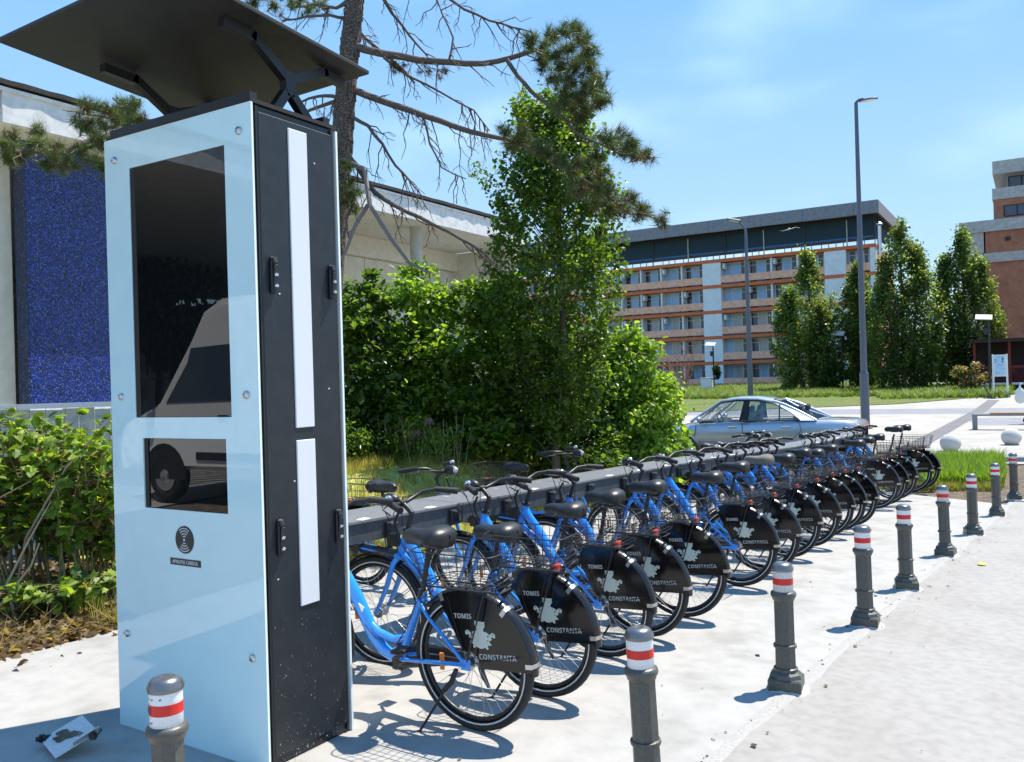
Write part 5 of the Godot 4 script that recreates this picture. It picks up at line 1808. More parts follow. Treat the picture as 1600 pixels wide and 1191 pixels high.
	s.tube([Vector3(.86, .832, 0), Vector3(.855, .848, 0)], .0265, 12)
	s.tube([Vector3(.812, .93, 0), Vector3(.845, .965, 0), Vector3(.882, .995, 0)], .0155, 8)
	s.tube([Vector3(.882, .995, -.024), Vector3(.882, .995, .024)], .02, 10)
	obj("stem", s, M.black, t)
	s = Sh.new()
	var hb := [Vector3(.882, .995, 0), Vector3(.884, .995, .05), Vector3(.88, 1.008, .11), Vector3(.855, 1.032, .17), Vector3(.80, 1.036, .225), Vector3(.685, 1.018, .29)]
	for sg in [1.0, -1.0]:
		var pts := []
		for p in hb:
			pts.append(Vector3(p.x, p.y, p.z * sg))
		s.tube(pts, .0128, 8)
	var bar := obj("handlebar", s, M.black, t)
	for sg in [1.0, -1.0]:
		s = Sh.new()
		s.tube([Vector3(.795, 1.0355, .228 * sg), Vector3(.682, 1.0175, .2915 * sg)], [.0185, .0195], 10)
		obj("grip", s, M.rubber, bar)
		s = Sh.new()
		s.box(Vector3(.815, 1.032, .217 * sg), Vector3(.03, .022, .022), Basis(), .004)
		s.tube([Vector3(.815, 1.028, .22 * sg), Vector3(.835, 1.008, .25 * sg), Vector3(.745, .993, .305 * sg)], .005, 5)
		obj("brake_lever", s, M.dark_steel, bar)
	s = Sh.new()
	s.ball(Vector3(.855, 1.056, -.165), Vector3(.022, .016, .022), 12, 8)
	obj("bell", s, M.chrome, bar)
	s = Sh.new()
	s.tube([Vector3(.84, 1.02, -.21), Vector3(.95, 1.03, -.13), Vector3(.95, .9, -.05), Vector3(.925, .76, -.02), Vector3(.93, .68, -.015)], .0028, 4, false)
	s.tube([Vector3(.84, 1.02, .21), Vector3(.96, 1.01, .1), Vector3(.93, .87, .04), Vector3(.86, .72, .03), Vector3(.70, .5, .034), Vector3(.6, .36, .032), Vector3(.44, .25, .03), Vector3(.1, .3, .07)], .0028, 4, false)
	s.tube([Vector3(.84, 1.02, .205), Vector3(.93, 1.01, .06), Vector3(.94, .93, -.02), Vector3(.9, .78, -.03), Vector3(.8, .66, -.032), Vector3(.69, .49, -.033), Vector3(.58, .38, -.03), Vector3(.45, .36, -.022), Vector3(.38, .45, -.021), Vector3(.31, .59, -.024), Vector3(.2, .66, -.02)], .0028, 4, false)
	obj("cable", s, M.wire, t)
	s = Sh.new()
	s.ball(Vector3(.965, 1.01, 0), Vector3(.062, .04, .04), 14, 10)
	s.bar(Vector3(.89, .99, 0), Vector3(.95, .995, 0), .012, .02)
	var hl := obj("headlamp", s, M.black, t)
	s = Sh.new()
	s.lathe([V2(.0, .016), V2(.016, .012), V2(.027, .0), V2(.029, -.012), V2(.024, -.02)], 14, Transform3D(Basis(Vector3.BACK, -PI / 2), Vector3(1.01, 1.01, 0)))
	obj("lens", s, M.clear_lens, hl)
	# docking plate on the head tube
	s = Sh.new()
	s.box(Vector3(.955, .775, 0), Vector3(.055, .075, .05), Basis(), .006)
	s.box(Vector3(.99, .775, 0), Vector3(.03, .03, .03), Basis(), .004)
	s.tube([Vector3(.93, .80, 0), Vector3(.95, .88, 0), Vector3(.915, .94, 0)], .008, 6)
	obj("docking_plate", s, M.black, t)
	# basket and rack
	s = Sh.new()
	var rim := func(y: float, x0: float, x1: float, hz: float, r: float) -> void:
		var c := .05
		var pts := []
		for q in [[x1 - c, hz - c, 0.0], [x0 + c, hz - c, 0.5], [x0 + c, -hz + c, 1.0], [x1 - c, -hz + c, 1.5]]:
			for k in 4:
				var a: float = PI * (q[2] + k / 6.0)
				pts.append(Vector3(q[0] + cos(a) * c, y, q[1] + sin(a) * c))
		pts.append(pts[0])
		s.tube(pts, r, 5, false)
	rim.call(.885, -.235, .235, .165, .0034)
	rim.call(.83, -.225, .225, .155, .0019)
	rim.call(.775, -.215, .215, .148, .0019)
	rim.call(.72, -.2, .2, .135, .0028)
	for i in 9:
		var u := i / 8.0
		for sg in [1.0, -1.0]:
			s.tube([Vector3(lerpf(-.185, .185, u), .885, .165 * sg), Vector3(lerpf(-.16, .16, u), .72, .135 * sg)], .0018, 4, false)
		s.tube([Vector3(lerpf(-.165, .165, u), .72, .135), Vector3(lerpf(-.165, .165, u), .72, -.135)], .0018, 4, false)
	for i in 6:
		var u := i / 5.0
		s.tube([Vector3(-.235, .885, lerpf(-.12, .12, u)), Vector3(-.2, .72, lerpf(-.1, .1, u)), Vector3(.2, .72, lerpf(-.1, .1, u)), Vector3(.235, .885, lerpf(-.12, .12, u))], .0018, 4, false)
	obj("basket", s, M.wire, t)
	s = Sh.new()
	for z in [-.055, .055]:
		s.tube([Vector3(-.2, .693, z), Vector3(.22, .693, z), Vector3(.285, .63, z * .4)], .005, 5)
		s.tube([Vector3(-.12, .69, z), Vector3(-.02, .36, z * 1.45)], .0042, 5)
	for x in [-.2, -.05, .1]:
		s.tube([Vector3(x, .692, -.055), Vector3(x, .692, .055)], .0045, 5)
	obj("rack", s, M.wire, t)
	s = Sh.new()
	s.box(Vector3(-.1, .702, 0), Vector3(.02, .03, .05), Basis(), .004)
	var tl := obj("tail_lamp_bracket", s, M.black, t)
	s = Sh.new()
	s.box(Vector3(-.126, .702, 0), Vector3(.026, .04, .054), Basis(), .005)
	obj("tail_lamp", s, M.red_lens, tl)
	# cranks, chain case, kickstand
	s = Sh.new()
	s.tube([Vector3(.44, .285, -.045), Vector3(.44, .285, .045)], .026, 12)
	for sg in [1.0, -1.0]:
		s.tube([Vector3(.44, .285, .06 * sg), Vector3(.44 + .15 * sg * .75, .285 - .1 * sg, .085 * sg)], .009, 6)
	var ck := obj("crank", s, M.black, t)
	for sg in [1.0, -1.0]:
		s = Sh.new()
		s.box(Vector3(.44 + .1125 * sg, .285 - .1 * sg, .135 * sg), Vector3(.07, .022, .085), Basis(), .005)
		obj("pedal", s, M.black, ck)
	s = Sh.new()
	s.tube([Vector3(.5, .285, .055), Vector3(.44, .285, .055), Vector3(0, .336, .06)], [.075, .07, .035], 14)
	s.v = _flatten(s.v, .055, .18)
	obj("chain_case", s, M.black, t)
	s = Sh.new()
	s.tube([Vector3(.05, .31, -.07), Vector3(.075, .25, -.078), Vector3(.12, .2, -.09)], [.012, .014, .012], 7)
	s.tube([Vector3(.105, .215, -.088), Vector3(.225, .007, -.165)], .0068, 6)
	s.tube([Vector3(.222, .01, -.163), Vector3(.235, .002, -.175)], .011, 6)
	obj("kickstand", s, M.black, t)
	s = Sh.new()
	s.tube([Vector3(.02, .33, .07), Vector3(.0, .24, .078), Vector3(-.03, .18, .08)], [.016, .014, .008], 6)
	s.tube([Vector3(.0, .336, .06), Vector3(.0, .336, .085)], .05, 14)
	obj("derailleur", s, M.dark_steel, t)
	return t

func _flatten(v: PackedVector3Array, z: float, k: float) -> PackedVector3Array:
	for i in v.size():
		v[i].z = z + (v[i].z - z) * k
	return v

var lets := []

func build_bikes() -> void:
	lets = [text_mesh("TOMIS", 0.0235, 0.0012), text_mesh("CONSTANTA", 0.0255, 0.0012), crest(), crest_gaps()]
	var proto := make_bike()
	var spots := [[-2.30, -3.42], [-2.25, -3.98], [-2.26, -4.78], [-2.23, -5.29], [-2.18, -5.9], [-2.13, -7.08], [-2.1, -7.74], [-2.09, -8.52], [-2.05, -9.24], [-2.05, -9.98], [-2.01, -10.5], [-1.96, -11.0], [-1.97, -12.96], [-1.92, -13.46], [-1.88, -14.15], [-1.77, -15.2], [-1.7, -15.63]]
	var which := ["blue bicycle nearest the kiosk, its kickstand down and its front wheel behind the kiosk", "second blue bicycle from the kiosk, red lamp just right of its basket", "third blue bicycle from the kiosk", "fourth blue bicycle from the kiosk, overlapping the third", "fifth blue bicycle from the kiosk, last before the first empty dock", "sixth blue bicycle, first one after the empty dock in the row", "seventh blue bicycle, right behind the first after the empty dock", "eighth blue bicycle, the one with a fuzzy grey saddle cover", "ninth blue bicycle, next to the fuzzy saddle cover on its far side", "tenth blue bicycle from the kiosk", "eleventh blue bicycle from the kiosk, middle of a tight trio", "twelfth blue bicycle, last before the wide gap in the far part of the row", "thirteenth blue bicycle, its whole wheel guard showing after the wide gap", "fourteenth blue bicycle from the kiosk", "fifteenth blue bicycle from the kiosk, third from the last before the pair at the end", "second last blue bicycle of the row, saddle raised high", "last blue bicycle of the row beside the green grass, its basket clear against the square"]
	for q in spots:
		q[0] -= 0.045
	for i in spots.size():
		var b: Node3D = proto if i == 0 else proto.duplicate()
		if i > 0:
			b.name = numbered("bicycle")
			add_child(b)
		b.set_meta("label", which[i])
		var x: float = spots[i][0]
		var z: float = spots[i][1]
		b.position = gp(x, z, 0.004)
		var yaw := rng.randf_range(-0.07, 0.07) if i > 1 else 0.0
		b.rotation = Vector3(0, PI + yaw, 0)
		b.rotate_object_local(Vector3.RIGHT, -0.035 + rng.randf_range(-0.015, 0.015))
		var up: float = [.0, -.055, -.03, .0, .01, -.02, .02, .03, .0, .02, -.01, .02, .0, .02, .03, .1, .1][i]
		b.get_node("saddle").position = Vector3(-0.23 * up, up, 0)
		var sp: MeshInstance3D = b.get_node("seat_post")
		sp.position = Vector3(-0.115 * up, up * 0.5, 0)
		var turn := deg_to_rad([0.0, 3.0, -4.0, 2.0, 5.0, -3.0, 4.0, -2.0, 3.0, -5.0, 2.0, 4.0, -3.0, 5.0, -2.0, 4.0, -4.0][i])
		var pivot := Vector3(.9, .72, 0)
		var axis := Vector3(.858 - .922, .835 - .665, 0).normalized()
		var steer := Transform3D(Basis(), pivot) * Transform3D(Basis(axis, turn), Vector3.ZERO) * Transform3D(Basis(), -pivot)
		var wheels := 0
		for c in b.get_children():
			var nm := String(c.name)
			if nm.begins_with("wheel") and not nm.begins_with("wheel_guard"):
				wheels += 1
			if nm in ["fork", "front_mudguard", "stem", "handlebar", "headlamp"] or (nm.begins_with("wheel") and not nm.begins_with("wheel_guard") and wheels == 2):
				c.transform = steer
		if i == 7:
			(b.get_node("saddle") as MeshInstance3D).material_override = M.fur
			b.get_node("saddle").scale = Vector3(1.03, 1.0, 1.06)
			b.get_node("saddle").position.y -= 0.0
	proto.set_meta("unlit", true)
	var far := [[-4.93, -5.55], [-4.9, -7.65], [-4.55, -12.75], [-4.52, -13.3]]
	var fw := ["blue bicycle on the far side of the rail nearest the kiosk, saddle above the beam", "second blue bicycle on the far side of the rail", "blue bicycle on the far side of the rail before the silver car, left of two", "blue bicycle on the far side of the rail before the silver car, right of two"]
	for i in far.size():
		var b: Node3D = proto.duplicate()
		b.name = numbered("bicycle")
		add_child(b)
		b.set_meta("label", fw[i])
		b.set_meta("group", "blue bicycles on the far side of the rail")
		b.position = gp(far[i][0], far[i][1], -0.015)
		b.rotation = Vector3(0, rng.randf_range(-0.04, 0.04), 0)
		b.get_node("saddle").position = Vector3(0.02, -0.07, 0)
		b.get_node("seat_post").position = Vector3(0.01, -0.035, 0)
	proto.remove_meta("unlit")
	proto.get_node("tail_lamp_bracket/tail_lamp").free()

# ---------------------------------------------------------------- bollards
func build_bollards() -> void:
	var t := thing("bollard", "", "bollard", Vector3.ZERO, 0.0, "cast bollards along the pavement edge")
	var s := Sh.new()
	s.box(Vector3(0, .035, 0), Vector3(.175, .07, .175), Basis(), .008)
	var rows := []
	for q in [[.0865, .07], [.08, .09], [.062, .104]]:
		var r := []
		for k in 8:
			var a := TAU * (k + 0.5) / 8
			r.append(V2(cos(a), sin(a)) * q[0] * 1.05)
		rows.append([r, q[1]])
	for i in 2:
		for k in 8:
			var k2 := (k + 1) % 8
			var a: Vector2 = rows[i][0][k]
			var b: Vector2 = rows[i][0][k2]
			var c: Vector2 = rows[i + 1][0][k2]
			var d: Vector2 = rows[i + 1][0][k]
			s.face([Vector3(a.x, rows[i][1], a.y), Vector3(b.x, rows[i][1], b.y), Vector3(c.x, rows[i + 1][1], c.y), Vector3(d.x, rows[i + 1][1], d.y)], Vector3(a.x + b.x, 0.05, a.y + b.y))
	obj("base", s, M.cast, t)
	s = Sh.new()
	s.lathe([V2(.062, .1), V2(.066, .108), V2(.064, .118), V2(.056, .122)], 20)
	# fluted shaft: eight sides that taper upwards
	var prof := [[.0565, .12], [.055, .228], [.0545, .25], [.054, .47], [.0555, .492]]
	for i in prof.size() - 1:
		for k in 8:
			var a0 := TAU * k / 8 + 0.2
			var a1 := TAU * (k + 1) / 8 + 0.2
			var p: Array = prof[i]
			var q: Array = prof[i + 1]
			s.face([Vector3(cos(a0) * p[0], p[1], sin(a0) * p[0]), Vector3(cos(a1) * p[0], p[1], sin(a1) * p[0]), Vector3(cos(a1) * q[0], q[1], sin(a1) * q[0]), Vector3(cos(a0) * q[0], q[1], sin(a0) * q[0])], Vector3(cos(a0) + cos(a1), 0, sin(a0) + sin(a1)))
	s.lathe([V2(.05, .226), V2(.0605, .229), V2(.0625, .237), V2(.0605, .245), V2(.05, .249)], 20)
	s.lathe([V2(.05, .482), V2(.058, .488), V2(.0605, .5), V2(.066, .506), V2(.0685, .517), V2(.066, .528), V2(.0585, .534), V2(.05, .537)], 24)
	obj("shaft", s, M.cast, t)
	s = Sh.new()
	s.lathe([V2(.052, .535), V2(.0535, .537), V2(.0535, .645), V2(.05, .647)], 24)
	obj("white_band", s, M.white_film, t)
	s = Sh.new()
	s.lathe([V2(.05, .574), V2(.0545, .5745), V2(.0545, .6095), V2(.05, .61)], 24)
	obj("red_band", s, M.red_film, t)
	s = Sh.new()
	s.lathe([V2(.05, .644), V2(.056, .646), V2(.059, .654), V2(.059, .661), V2(.056, .665), V2(.0555, .667), V2(.052, .677), V2(.043, .686), V2(.03, .691), V2(.014, .692), V2(.012, .6905), V2(.0, .6905)], 28)
	obj("cap", s, M.cap_metal, t)
	s = Sh.new()
	var ring := []
	var ring2 := []
	for k in 28:
		var a := TAU * k / 28
		var r := 0.118 + 0.03 * rng.randf()
		var sq := 1.0 / maxf(absf(cos(a)), absf(sin(a)))
		ring.append(Vector3(cos(a), 0, sin(a)) * (r * 0.5 + 0.06 * sq) + Vector3(0, -.012, 0))
		ring2.append(Vector3(cos(a), 0, sin(a)) * 0.083 * sq + Vector3(0, .012 + .008 * rng.randf(), 0))
	s.grid([ring, ring2], true, Vector3.UP)
	obj("mortar", s, M.mortar, t)
	var spots := [[-2.475, -1.815], [-1.36, -3.18], [-1.217, -4.771], [-1.066, -6.36], [-.967, -7.706], [-.825, -9.458], [-.679, -11.103], [-.512, -12.986], [-.351, -14.873]]
	var which := ["bollard in front of the kiosk's glass, only its upper part in the picture", "nearest bollard on the bicycle side of the pavement, cut off by the picture's lower edge", "bollard with its whole foot in view nearest the viewer, a broken foot corner", "bollard behind the nearest whole one, third of the line in front of the bicycles", "bollard in line with the middle of the bicycle row, fourth of the line", "bollard with the yellow leaf beside it, fifth of the line", "bollard in front of the green grass patch, sixth of the line", "second farthest bollard, overlapping the green grass", "farthest bollard of the line at the picture's right edge"]
	for i in spots.size():
		var p := gp(spots[i][0], spots[i][1], 0.002)
		var lean := [.012, .05, .018, .03, .028, .03, .02, .02, .03]
		if i == 0:
			t.position = p
			t.rotation.z = lean[0]
			t.set_meta("label", which[0])
			continue
		var b := dup(t, p, [0.0, 0.35, 0.12, 0.05, 0.2, -0.1, 0.3, 0.1, 0.2][i], which[i])
		if i % 3 == 2:
			(b.get_node("white_band") as MeshInstance3D).material_override = M.white_film_worn
		b.rotation.z = [0.0, .035, .004, .01, .012, .02, .008, .012, .01][i]
	# a worn spot and scratches on the nearest one
	var w := Sh.new()
	w.lathe([V2(0, .0008), V2(.0105, .0006)], 12, Transform3D(Basis(Vector3.UP, -0.25) * Basis(Vector3.RIGHT, PI / 2), Vector3(-.016, .592, .0522)))
	obj("worn_spot", w, M.cast, t)
	w = Sh.new()
	for q in [[.627, -.45, .012], [.629, .0, .009], [.549, -.5, .009], [.552, -.1, .012], [.63, .6, .008]]:
		var d := Vector3(sin(q[1]), 0, cos(q[1]))
		w.box(Vector3(0, q[0], 0) + d * .0535, Vector3(q[2], .004, .0008), Basis.looking_at(-d, Vector3.UP) * Basis(Vector3.BACK, 0.3))
	obj("scratches", w, M.cast, t)
# ---------------------------------------------------------------- the weedy bed left of the kiosk
func build_left_bed() -> void:
	var lobed := lobed_leaf_mesh()
	var green := [Color(.19, .31, .035), Color(.28, .42, .055), Color(.37, .5, .09)]
	var deep := [Color(.07, .13, .02), Color(.11, .19, .03)]
	var dry := [Color(.2, .12, .045), Color(.3, .19, .08), Color(.12, .075, .035)]
	var bushes := [[-6.35, -4.05, 1.5, 0, "tall leafy weed with lobed green leaves beside the kiosk's left edge"], [-6.95, -3.85, 1.62, 1, "weed sapling with withered brown leaves among the green, in front of the pale fence"], [-7.35, -3.5, 1.75, 2, "tall weed stems with fresh leaves at the picture's left edge"], [-6.9, -4.75, 1.4, 3, "leafy weed close before the pale fence"], [-7.75, -4.35, 1.5, 5, "dense leafy weed hiding the foot of the pale fence, farther back"], [-6.75, -4.25, 1.25, 6, "bushy low weed with yellowish leaves between the taller saplings"], [-6.15, -3.75, .42, 4, "low leafy shoots over the dead leaves at the edge of the concrete"]]
	for b in bushes:
		var t := thing("weed_sapling", b[4], "plant", gp(b[0], b[1]), 0.0)
		var stems := 16 if b[3] != 4 else 4
		var s := Sh.new()
		var xfs := []
		var cols := []
		var big := 0
		for i in stems:
			var an := rng.randf() * TAU
			var lean := rng.randf_range(0.1, 0.5)
			var h: float = b[2] * rng.randf_range(0.62, 1.04)
			var base := Vector3(rng.randf_range(-.22, .22), -.06, rng.randf_range(-.22, .22))
			var tip := base + Vector3(cos(an) * lean, h, sin(an) * lean)
			var mid := base.lerp(tip, 0.55) + Vector3(cos(an) * -0.05, 0.04, sin(an) * -0.05)
			s.tube([base, base.lerp(mid, 0.5) + rdir() * 0.02, mid, mid.lerp(tip, 0.6) + rdir() * 0.02, tip], [.011, .009, .007, .005, .0025], 5, false)
			for k in 17:
				var u := rng.randf_range(0.4 if b[3] != 4 else 0.2, 1.0)
				var p: Vector3 = base.lerp(mid, u * 1.6) if u < 0.62 else mid.lerp(tip, (u - 0.62) / 0.38)
				var a2 := rng.randf() * TAU
				var e := p + Vector3(cos(a2), rng.randf_range(-.1, .35), sin(a2)) * rng.randf_range(0.08, 0.22)
				s.tube([p, e], [.003, .0018], 3, false)
				var brown: bool = rng.randf() < (0.42 if b[3] == 1 else 0.1) and u < 0.85
				for q in 5:
					var d := (e - p).normalized() + rdir() * 0.8 + Vector3.DOWN * (0.9 if brown else 0.25)
					var z := rng.randf_range(0.055, 0.095) * (0.75 if brown else 1.0)
					var at := p.lerp(e, rng.randf_range(0.55, 1.15))
					var c := pick(dry) if brown else (pick(green) if rng.randf() < 0.72 else pick(deep))
					if rng.randf() < 0.02:
						c = Color(.5, .3, .02)
					if big < 46 and q == 0 and z > 0.05:       # the largest leaves one by one
						var m := M["leaf_green_%d" % (rng.randi() % 4)] as Material if not brown else M["leaf_brown_%d" % (rng.randi() % 2)] as Material
						var o := put("leaf", lobed, t, m)
						o.transform = leaf_xf(at, d, z * 1.12)
						big += 1
					else:
						xfs.append(leaf_xf(at, d, z))
						cols.append(c)
		obj("stems", s, M.stem, t)
		multi("foliage", lobed, xfs, cols, t, M.leaf_soft)
	# bleached dead stalks
	var t := thing("dead_stalks", "bleached dead stalks leaning over the bed left of the kiosk", "dead plant", gp(-6.6, -3.6))
	for q in [[Vector3(-.9, -.05, .3), Vector3(-.75, .3, .26), Vector3(-.35, .75, .1), Vector3(.0, .95, -.1)], [Vector3(.3, -.05, .2), Vector3(.22, .25, .22), Vector3(.3, .55, .1), Vector3(.25, .8, -.1)], [Vector3(-.3, -.05, -.1), Vector3(-.1, .5, -.1), Vector3(.3, 1.05, -.2), Vector3(.7, 1.5, -.4), Vector3(.84, 1.5, -.45)], [Vector3(-.7, 0, -.1), Vector3(-.72, .6, -.1), Vector3(-.68, 1.5, -.15)], [Vector3(.1, -.04, .35), Vector3(.28, .12, .3), Vector3(.5, .4, .2), Vector3(.52, .55, .15)]]:
		var s := Sh.new()
		s.tube(q, taper(q.size(), .014, .004), 6)
		obj("stalk", s, M.dry_stem, t)

# ---------------------------------------------------------------- lamps, sign, benches, stone balls
func build_far_things() -> void:
	var t := thing("street_lamp", "tall grey street lamp, head pointing right, behind the end of the bicycle row", "street lamp", gp(-5.18, -31.99))
	var hgt := 11.42
	var s := Sh.new()
	s.tube([Vector3(0, -.05, 0), Vector3(0, 1.9, 0)], .15, 16)
	s.lathe([V2(.15, 1.9), V2(.15, 1.94), V2(.115, 1.98), V2(.1, 2.2)], 16)
	s.tube([Vector3(0, 2.0, 0), Vector3(0, hgt - .05, 0)], [.112, .06], 14)
	obj("pole", s, M.lamp_grey, t)
	s = Sh.new()
	s.box(Vector3(0, .02, 0), Vector3(.42, .03, .42), Basis(), .006)
	obj("foot_plate", s, M.lamp_grey, t)
	var lh := Sh.new()
	lh.ball(Vector3(.38, 0, -.1), Vector3(.34, .045, .17), 18, 8)
	lh.box(Vector3(.16, .045, -.04), Vector3(.2, .05, .14), Basis(), .02)
	lh.tube([Vector3(0, -.12, 0), Vector3(.02, -.02, -.01), Vector3(.1, .01, -.03)], .045, 8)
	var head := obj("lamp_head", lh, M.lamp_grey, t)
	head.position = Vector3(0, hgt, 0)
	s = Sh.new()
	s.ball(Vector3(.38, -.03, -.1), Vector3(.26, .025, .12), 14, 6)
	obj("lamp_glass", s, M.clear_lens, head)
	t = thing("street_lamp", "farther street lamp with a flat head pointing left, in front of the hotel", "street lamp", gp(-16.79, -58.62))
	s = Sh.new()
	s.tube([Vector3(0, -.1, 0), Vector3(0, 3.0, 0), Vector3(0, 11.6, 0), Vector3(-.08, 11.9, .03), Vector3(-.4, 12.25, .12)], [.2, .17, .1, .07, .06], 12)
	obj("pole", s, M.lamp_grey, t)
	s = Sh.new()
	s.box(Vector3(-.72, 12.42, .22), Vector3(.95, .12, .6), Basis(Vector3.UP, 0.25) * Basis(Vector3.BACK, -0.25), .05)
	head = obj("lamp_head", s, M.lamp_grey, t)
	s = Sh.new()
	s.box(Vector3(-.735, 12.352, .22), Vector3(.7, .02, .42), Basis(Vector3.UP, 0.25) * Basis(Vector3.BACK, -0.25), .008)
	obj("lamp_glass", s, M.clear_lens, head)
	var where := [gp(-25.9, -78.6), gp(-13.4, -72.8), gp(-2.6, -62.0)]
	var names := ["solar path lamp with a bushy creeper on its post, left of the farther street lamp", "solar path lamp between the columnar poplars", "solar path lamp beside the map board"]
	for i in 3:
		t = thing("solar_lamp", names[i], "path lamp", where[i], 0.0, "path lamps with tilted solar panels")
		var h: float = [4.1, 4.35, 4.6][i]
		s = Sh.new()
		s.tube([Vector3(0, -.1, 0), Vector3(0, h, 0)], .07, 8)
		obj("post", s, M.black, t)
		s = Sh.new()
		s.box(Vector3(-.12, h - .55, 0), Vector3(.3, .45, .25), Basis(), .03)
		obj("battery_box", s, M.black, t)
		s = Sh.new()
		s.box(Vector3(-.25, h + .35, 0), Vector3(.95, .05, .7), Basis(Vector3.RIGHT, 0.5) * Basis(Vector3.BACK, -0.1), .01)
		obj("solar_panel", s, M.fence_board, t)
		s = Sh.new()
		s.tube([Vector3(0, h - .1, 0), Vector3(-.1, h + .3, 0)], .05, 6)
		obj("panel_arm", s, M.black, t)
		if i == 0:
			leaf_cloud("creeper", t, [[Vector3(.3, 2.0, .1), Vector3(.3, .85, .3)]], 500, small_leaf_mesh(1.0), .2, [Color(.02, .045, .012), Color(.04, .075, .02)], M.leaf, 14)
	t = thing("white_pole", "thin white pole on the path between two columnar poplars", "pole", gp(-7.8, -87.0))
	s = Sh.new()
	s.tube([Vector3(0, -.1, 0), Vector3(0, 5.2, 0)], .09, 10)
	obj("shaft", s, M.white_metal, t)
	s = Sh.new()
	s.lathe([V2(.1, 0), V2(.16, 0), V2(.16, .08), V2(.1, .1)], 12)
	obj("collar", s, M.white_metal, t)
	var bn := thing("litter_bin", "small white bin on the lawn before the hotel's pale pier", "bin", gp(-26.6, -78.9))
	s = Sh.new()
	s.box(Vector3(0, .6, 0), Vector3(1.1, 1.25, .9), Basis(), .05)
	obj("body", s, M.white_metal, bn)
	s = Sh.new()
	s.box(Vector3(0, 1.27, 0), Vector3(1.16, .1, .96), Basis(), .03)
	obj("lid", s, M.fence_board, bn)
	# map board
	t = thing("map_board", "white framed board with a printed blue town map at the far corner of the square", "sign", gp(-1.95, -59.2), -0.5)
	s = Sh.new()
	for x in [-.42, .42]:
		s.box(Vector3(x, 1.28, 0), Vector3(.09, 2.6, .07), Basis(), .01)
	obj("posts", s, M.white_metal, t)
	s = Sh.new()
	s.box(Vector3(0, 1.9, 0), Vector3(.745, 1.3, .05), Basis(), .008)
	var bd := obj("board", s, M.white_metal, t)
	s = Sh.new()
	s.box(Vector3(0, 1.92, .028), Vector3(.66, 1.18, .008))
	obj("map_sheet", s, M.board_blue, bd)
	s = Sh.new()
	for i in 34:
		s.box(Vector3(rng.randf_range(-.28, .28), 1.92 + rng.randf_range(-.52, .5), .0335), Vector3(rng.randf_range(.02, .1), rng.randf_range(.015, .05), .002))
	for i in 6:
		s.box(Vector3(.17 + rng.randf_range(-.06, .06), 2.2 + rng.randf_range(-.2, .2), .0337), Vector3(.07, .1, .002), Basis(Vector3.BACK, rng.randf()))
	obj("map_print", s, M.board_ink, bd)
	t = thing("slanted_post", "short dark post leaning beside the map board", "post", gp(-2.55, -58.0))
	s = Sh.new()
	s.tube([Vector3(.25, -.05, .4), Vector3(-.2, .75, 0)], .05, 8)
	obj("shaft", s, M.dark_steel, t)
	s = Sh.new()
	s.box(Vector3(.25, .01, .4), Vector3(.3, .04, .3))
	obj("foot", s, M.dark_steel, t)
	# benches
	bench(gp(-0.1, -31.75), 0.0, "wooden bench on grey metal legs in front of the walking person")
	bench(gp(-18.2, -40.5), 0.15, "red-brown bench half hidden between the bright bush and the silver car")
	# granite balls
	for q in [[-1.85, -23.2, "weathered granite ball with dark streaks behind the green grass patch"], [-.63, -25.45, "cleaner granite ball in front of the bench"]]:
		t = thing("stone_ball", q[2], "stone ball", gp(q[0], q[1]), 0.0, "granite balls along the edge of the square")
		s = Sh.new()
		s.ball(Vector3(0, .2, 0), Vector3(.235, .225, .235), 28, 18)
		obj("ball", s, M.stone, t)
		s = Sh.new()
		s.lathe([V2(.16, 0.0), V2(.16, .022), V2(.08, .03)], 20)
		obj("seat_ring", s, M.kerb, t)
	# shrubs by the hotel
	var sl := small_leaf_mesh(0.9)
	var pal := [Color(.04, .08, .016), Color(.07, .13, .025), Color(.12, .18, .04)]
	shrub("round_shrub", "round green shrub at the foot of the broad poplar", gp(-14.1, -72.4), [[Vector3(0, 1.2, 0), Vector3(1.1, 1.35, 1)]], 2400, sl, .2, pal, M.leaf, 30)
	shrub("rose_bush", "low bush with pale reddish leaves beside the map board", gp(-3.9, -66.0), [[Vector3(0, .9, 0), Vector3(1.2, 1.1, .9)]], 1900, sl, .17, [Color(.06, .1, .03), Color(.25, .16, .12), Color(.35, .3, .25)], M.leaf, 30)
	shrub("hedge_bush", "dark shady bushes beyond the path between the poplars", gp(-7.5, -93), [[Vector3(0, 1.6, 0), Vector3(3.6, 2.0, 1.6)]], 3400, sl, .3, [Color(.02, .045, .012), Color(.05, .09, .02)], M.leaf, 40)
	var bt := thing("bare_bush", "leafless reddish twigs above the bright green bush, before the hotel", "bush", gp(-20.5, -55))
	s = Sh.new()
	for i in 16:
		var an := rng.randf() * TAU
		var e := Vector3(cos(an) * rng.randf_range(.4, 1.4), rng.randf_range(2.2, 4.6), sin(an) * .9)
		var w := wiggle(Vector3(0, -.1, 0), e, 4, .2)
		s.tube(w, taper(5, .05, .012), 4, false)
		for k in 4:
			var p: Vector3 = w[2 + k % 2]
			s.tube([p, p + Vector3(rng.randf_range(-.8, .8), rng.randf_range(.3, 1.1), rng.randf_range(-.5, .5))], [.02, .008], 3, false)
	obj("twigs", s, mt(Color(.32, .16, .13), .9), bt)
	# a gull that passes in front of the hotel's eaves
	t = thing("gull", "white gull gliding before the hotel's grey eaves", "bird", Vector3(-16.6, 13.05, -70.0), 0.4)
	s = Sh.new()
	var rows := []
	var sect := [[-.75, .0, .0, .012], [-.45, -.02, .02, .05], [-.16, .05, .0, .09], [0, .1, .0, .11], [.16, .12, -.02, .09], [.5, .22, .04, .055], [.85, .12, .1, .012]]
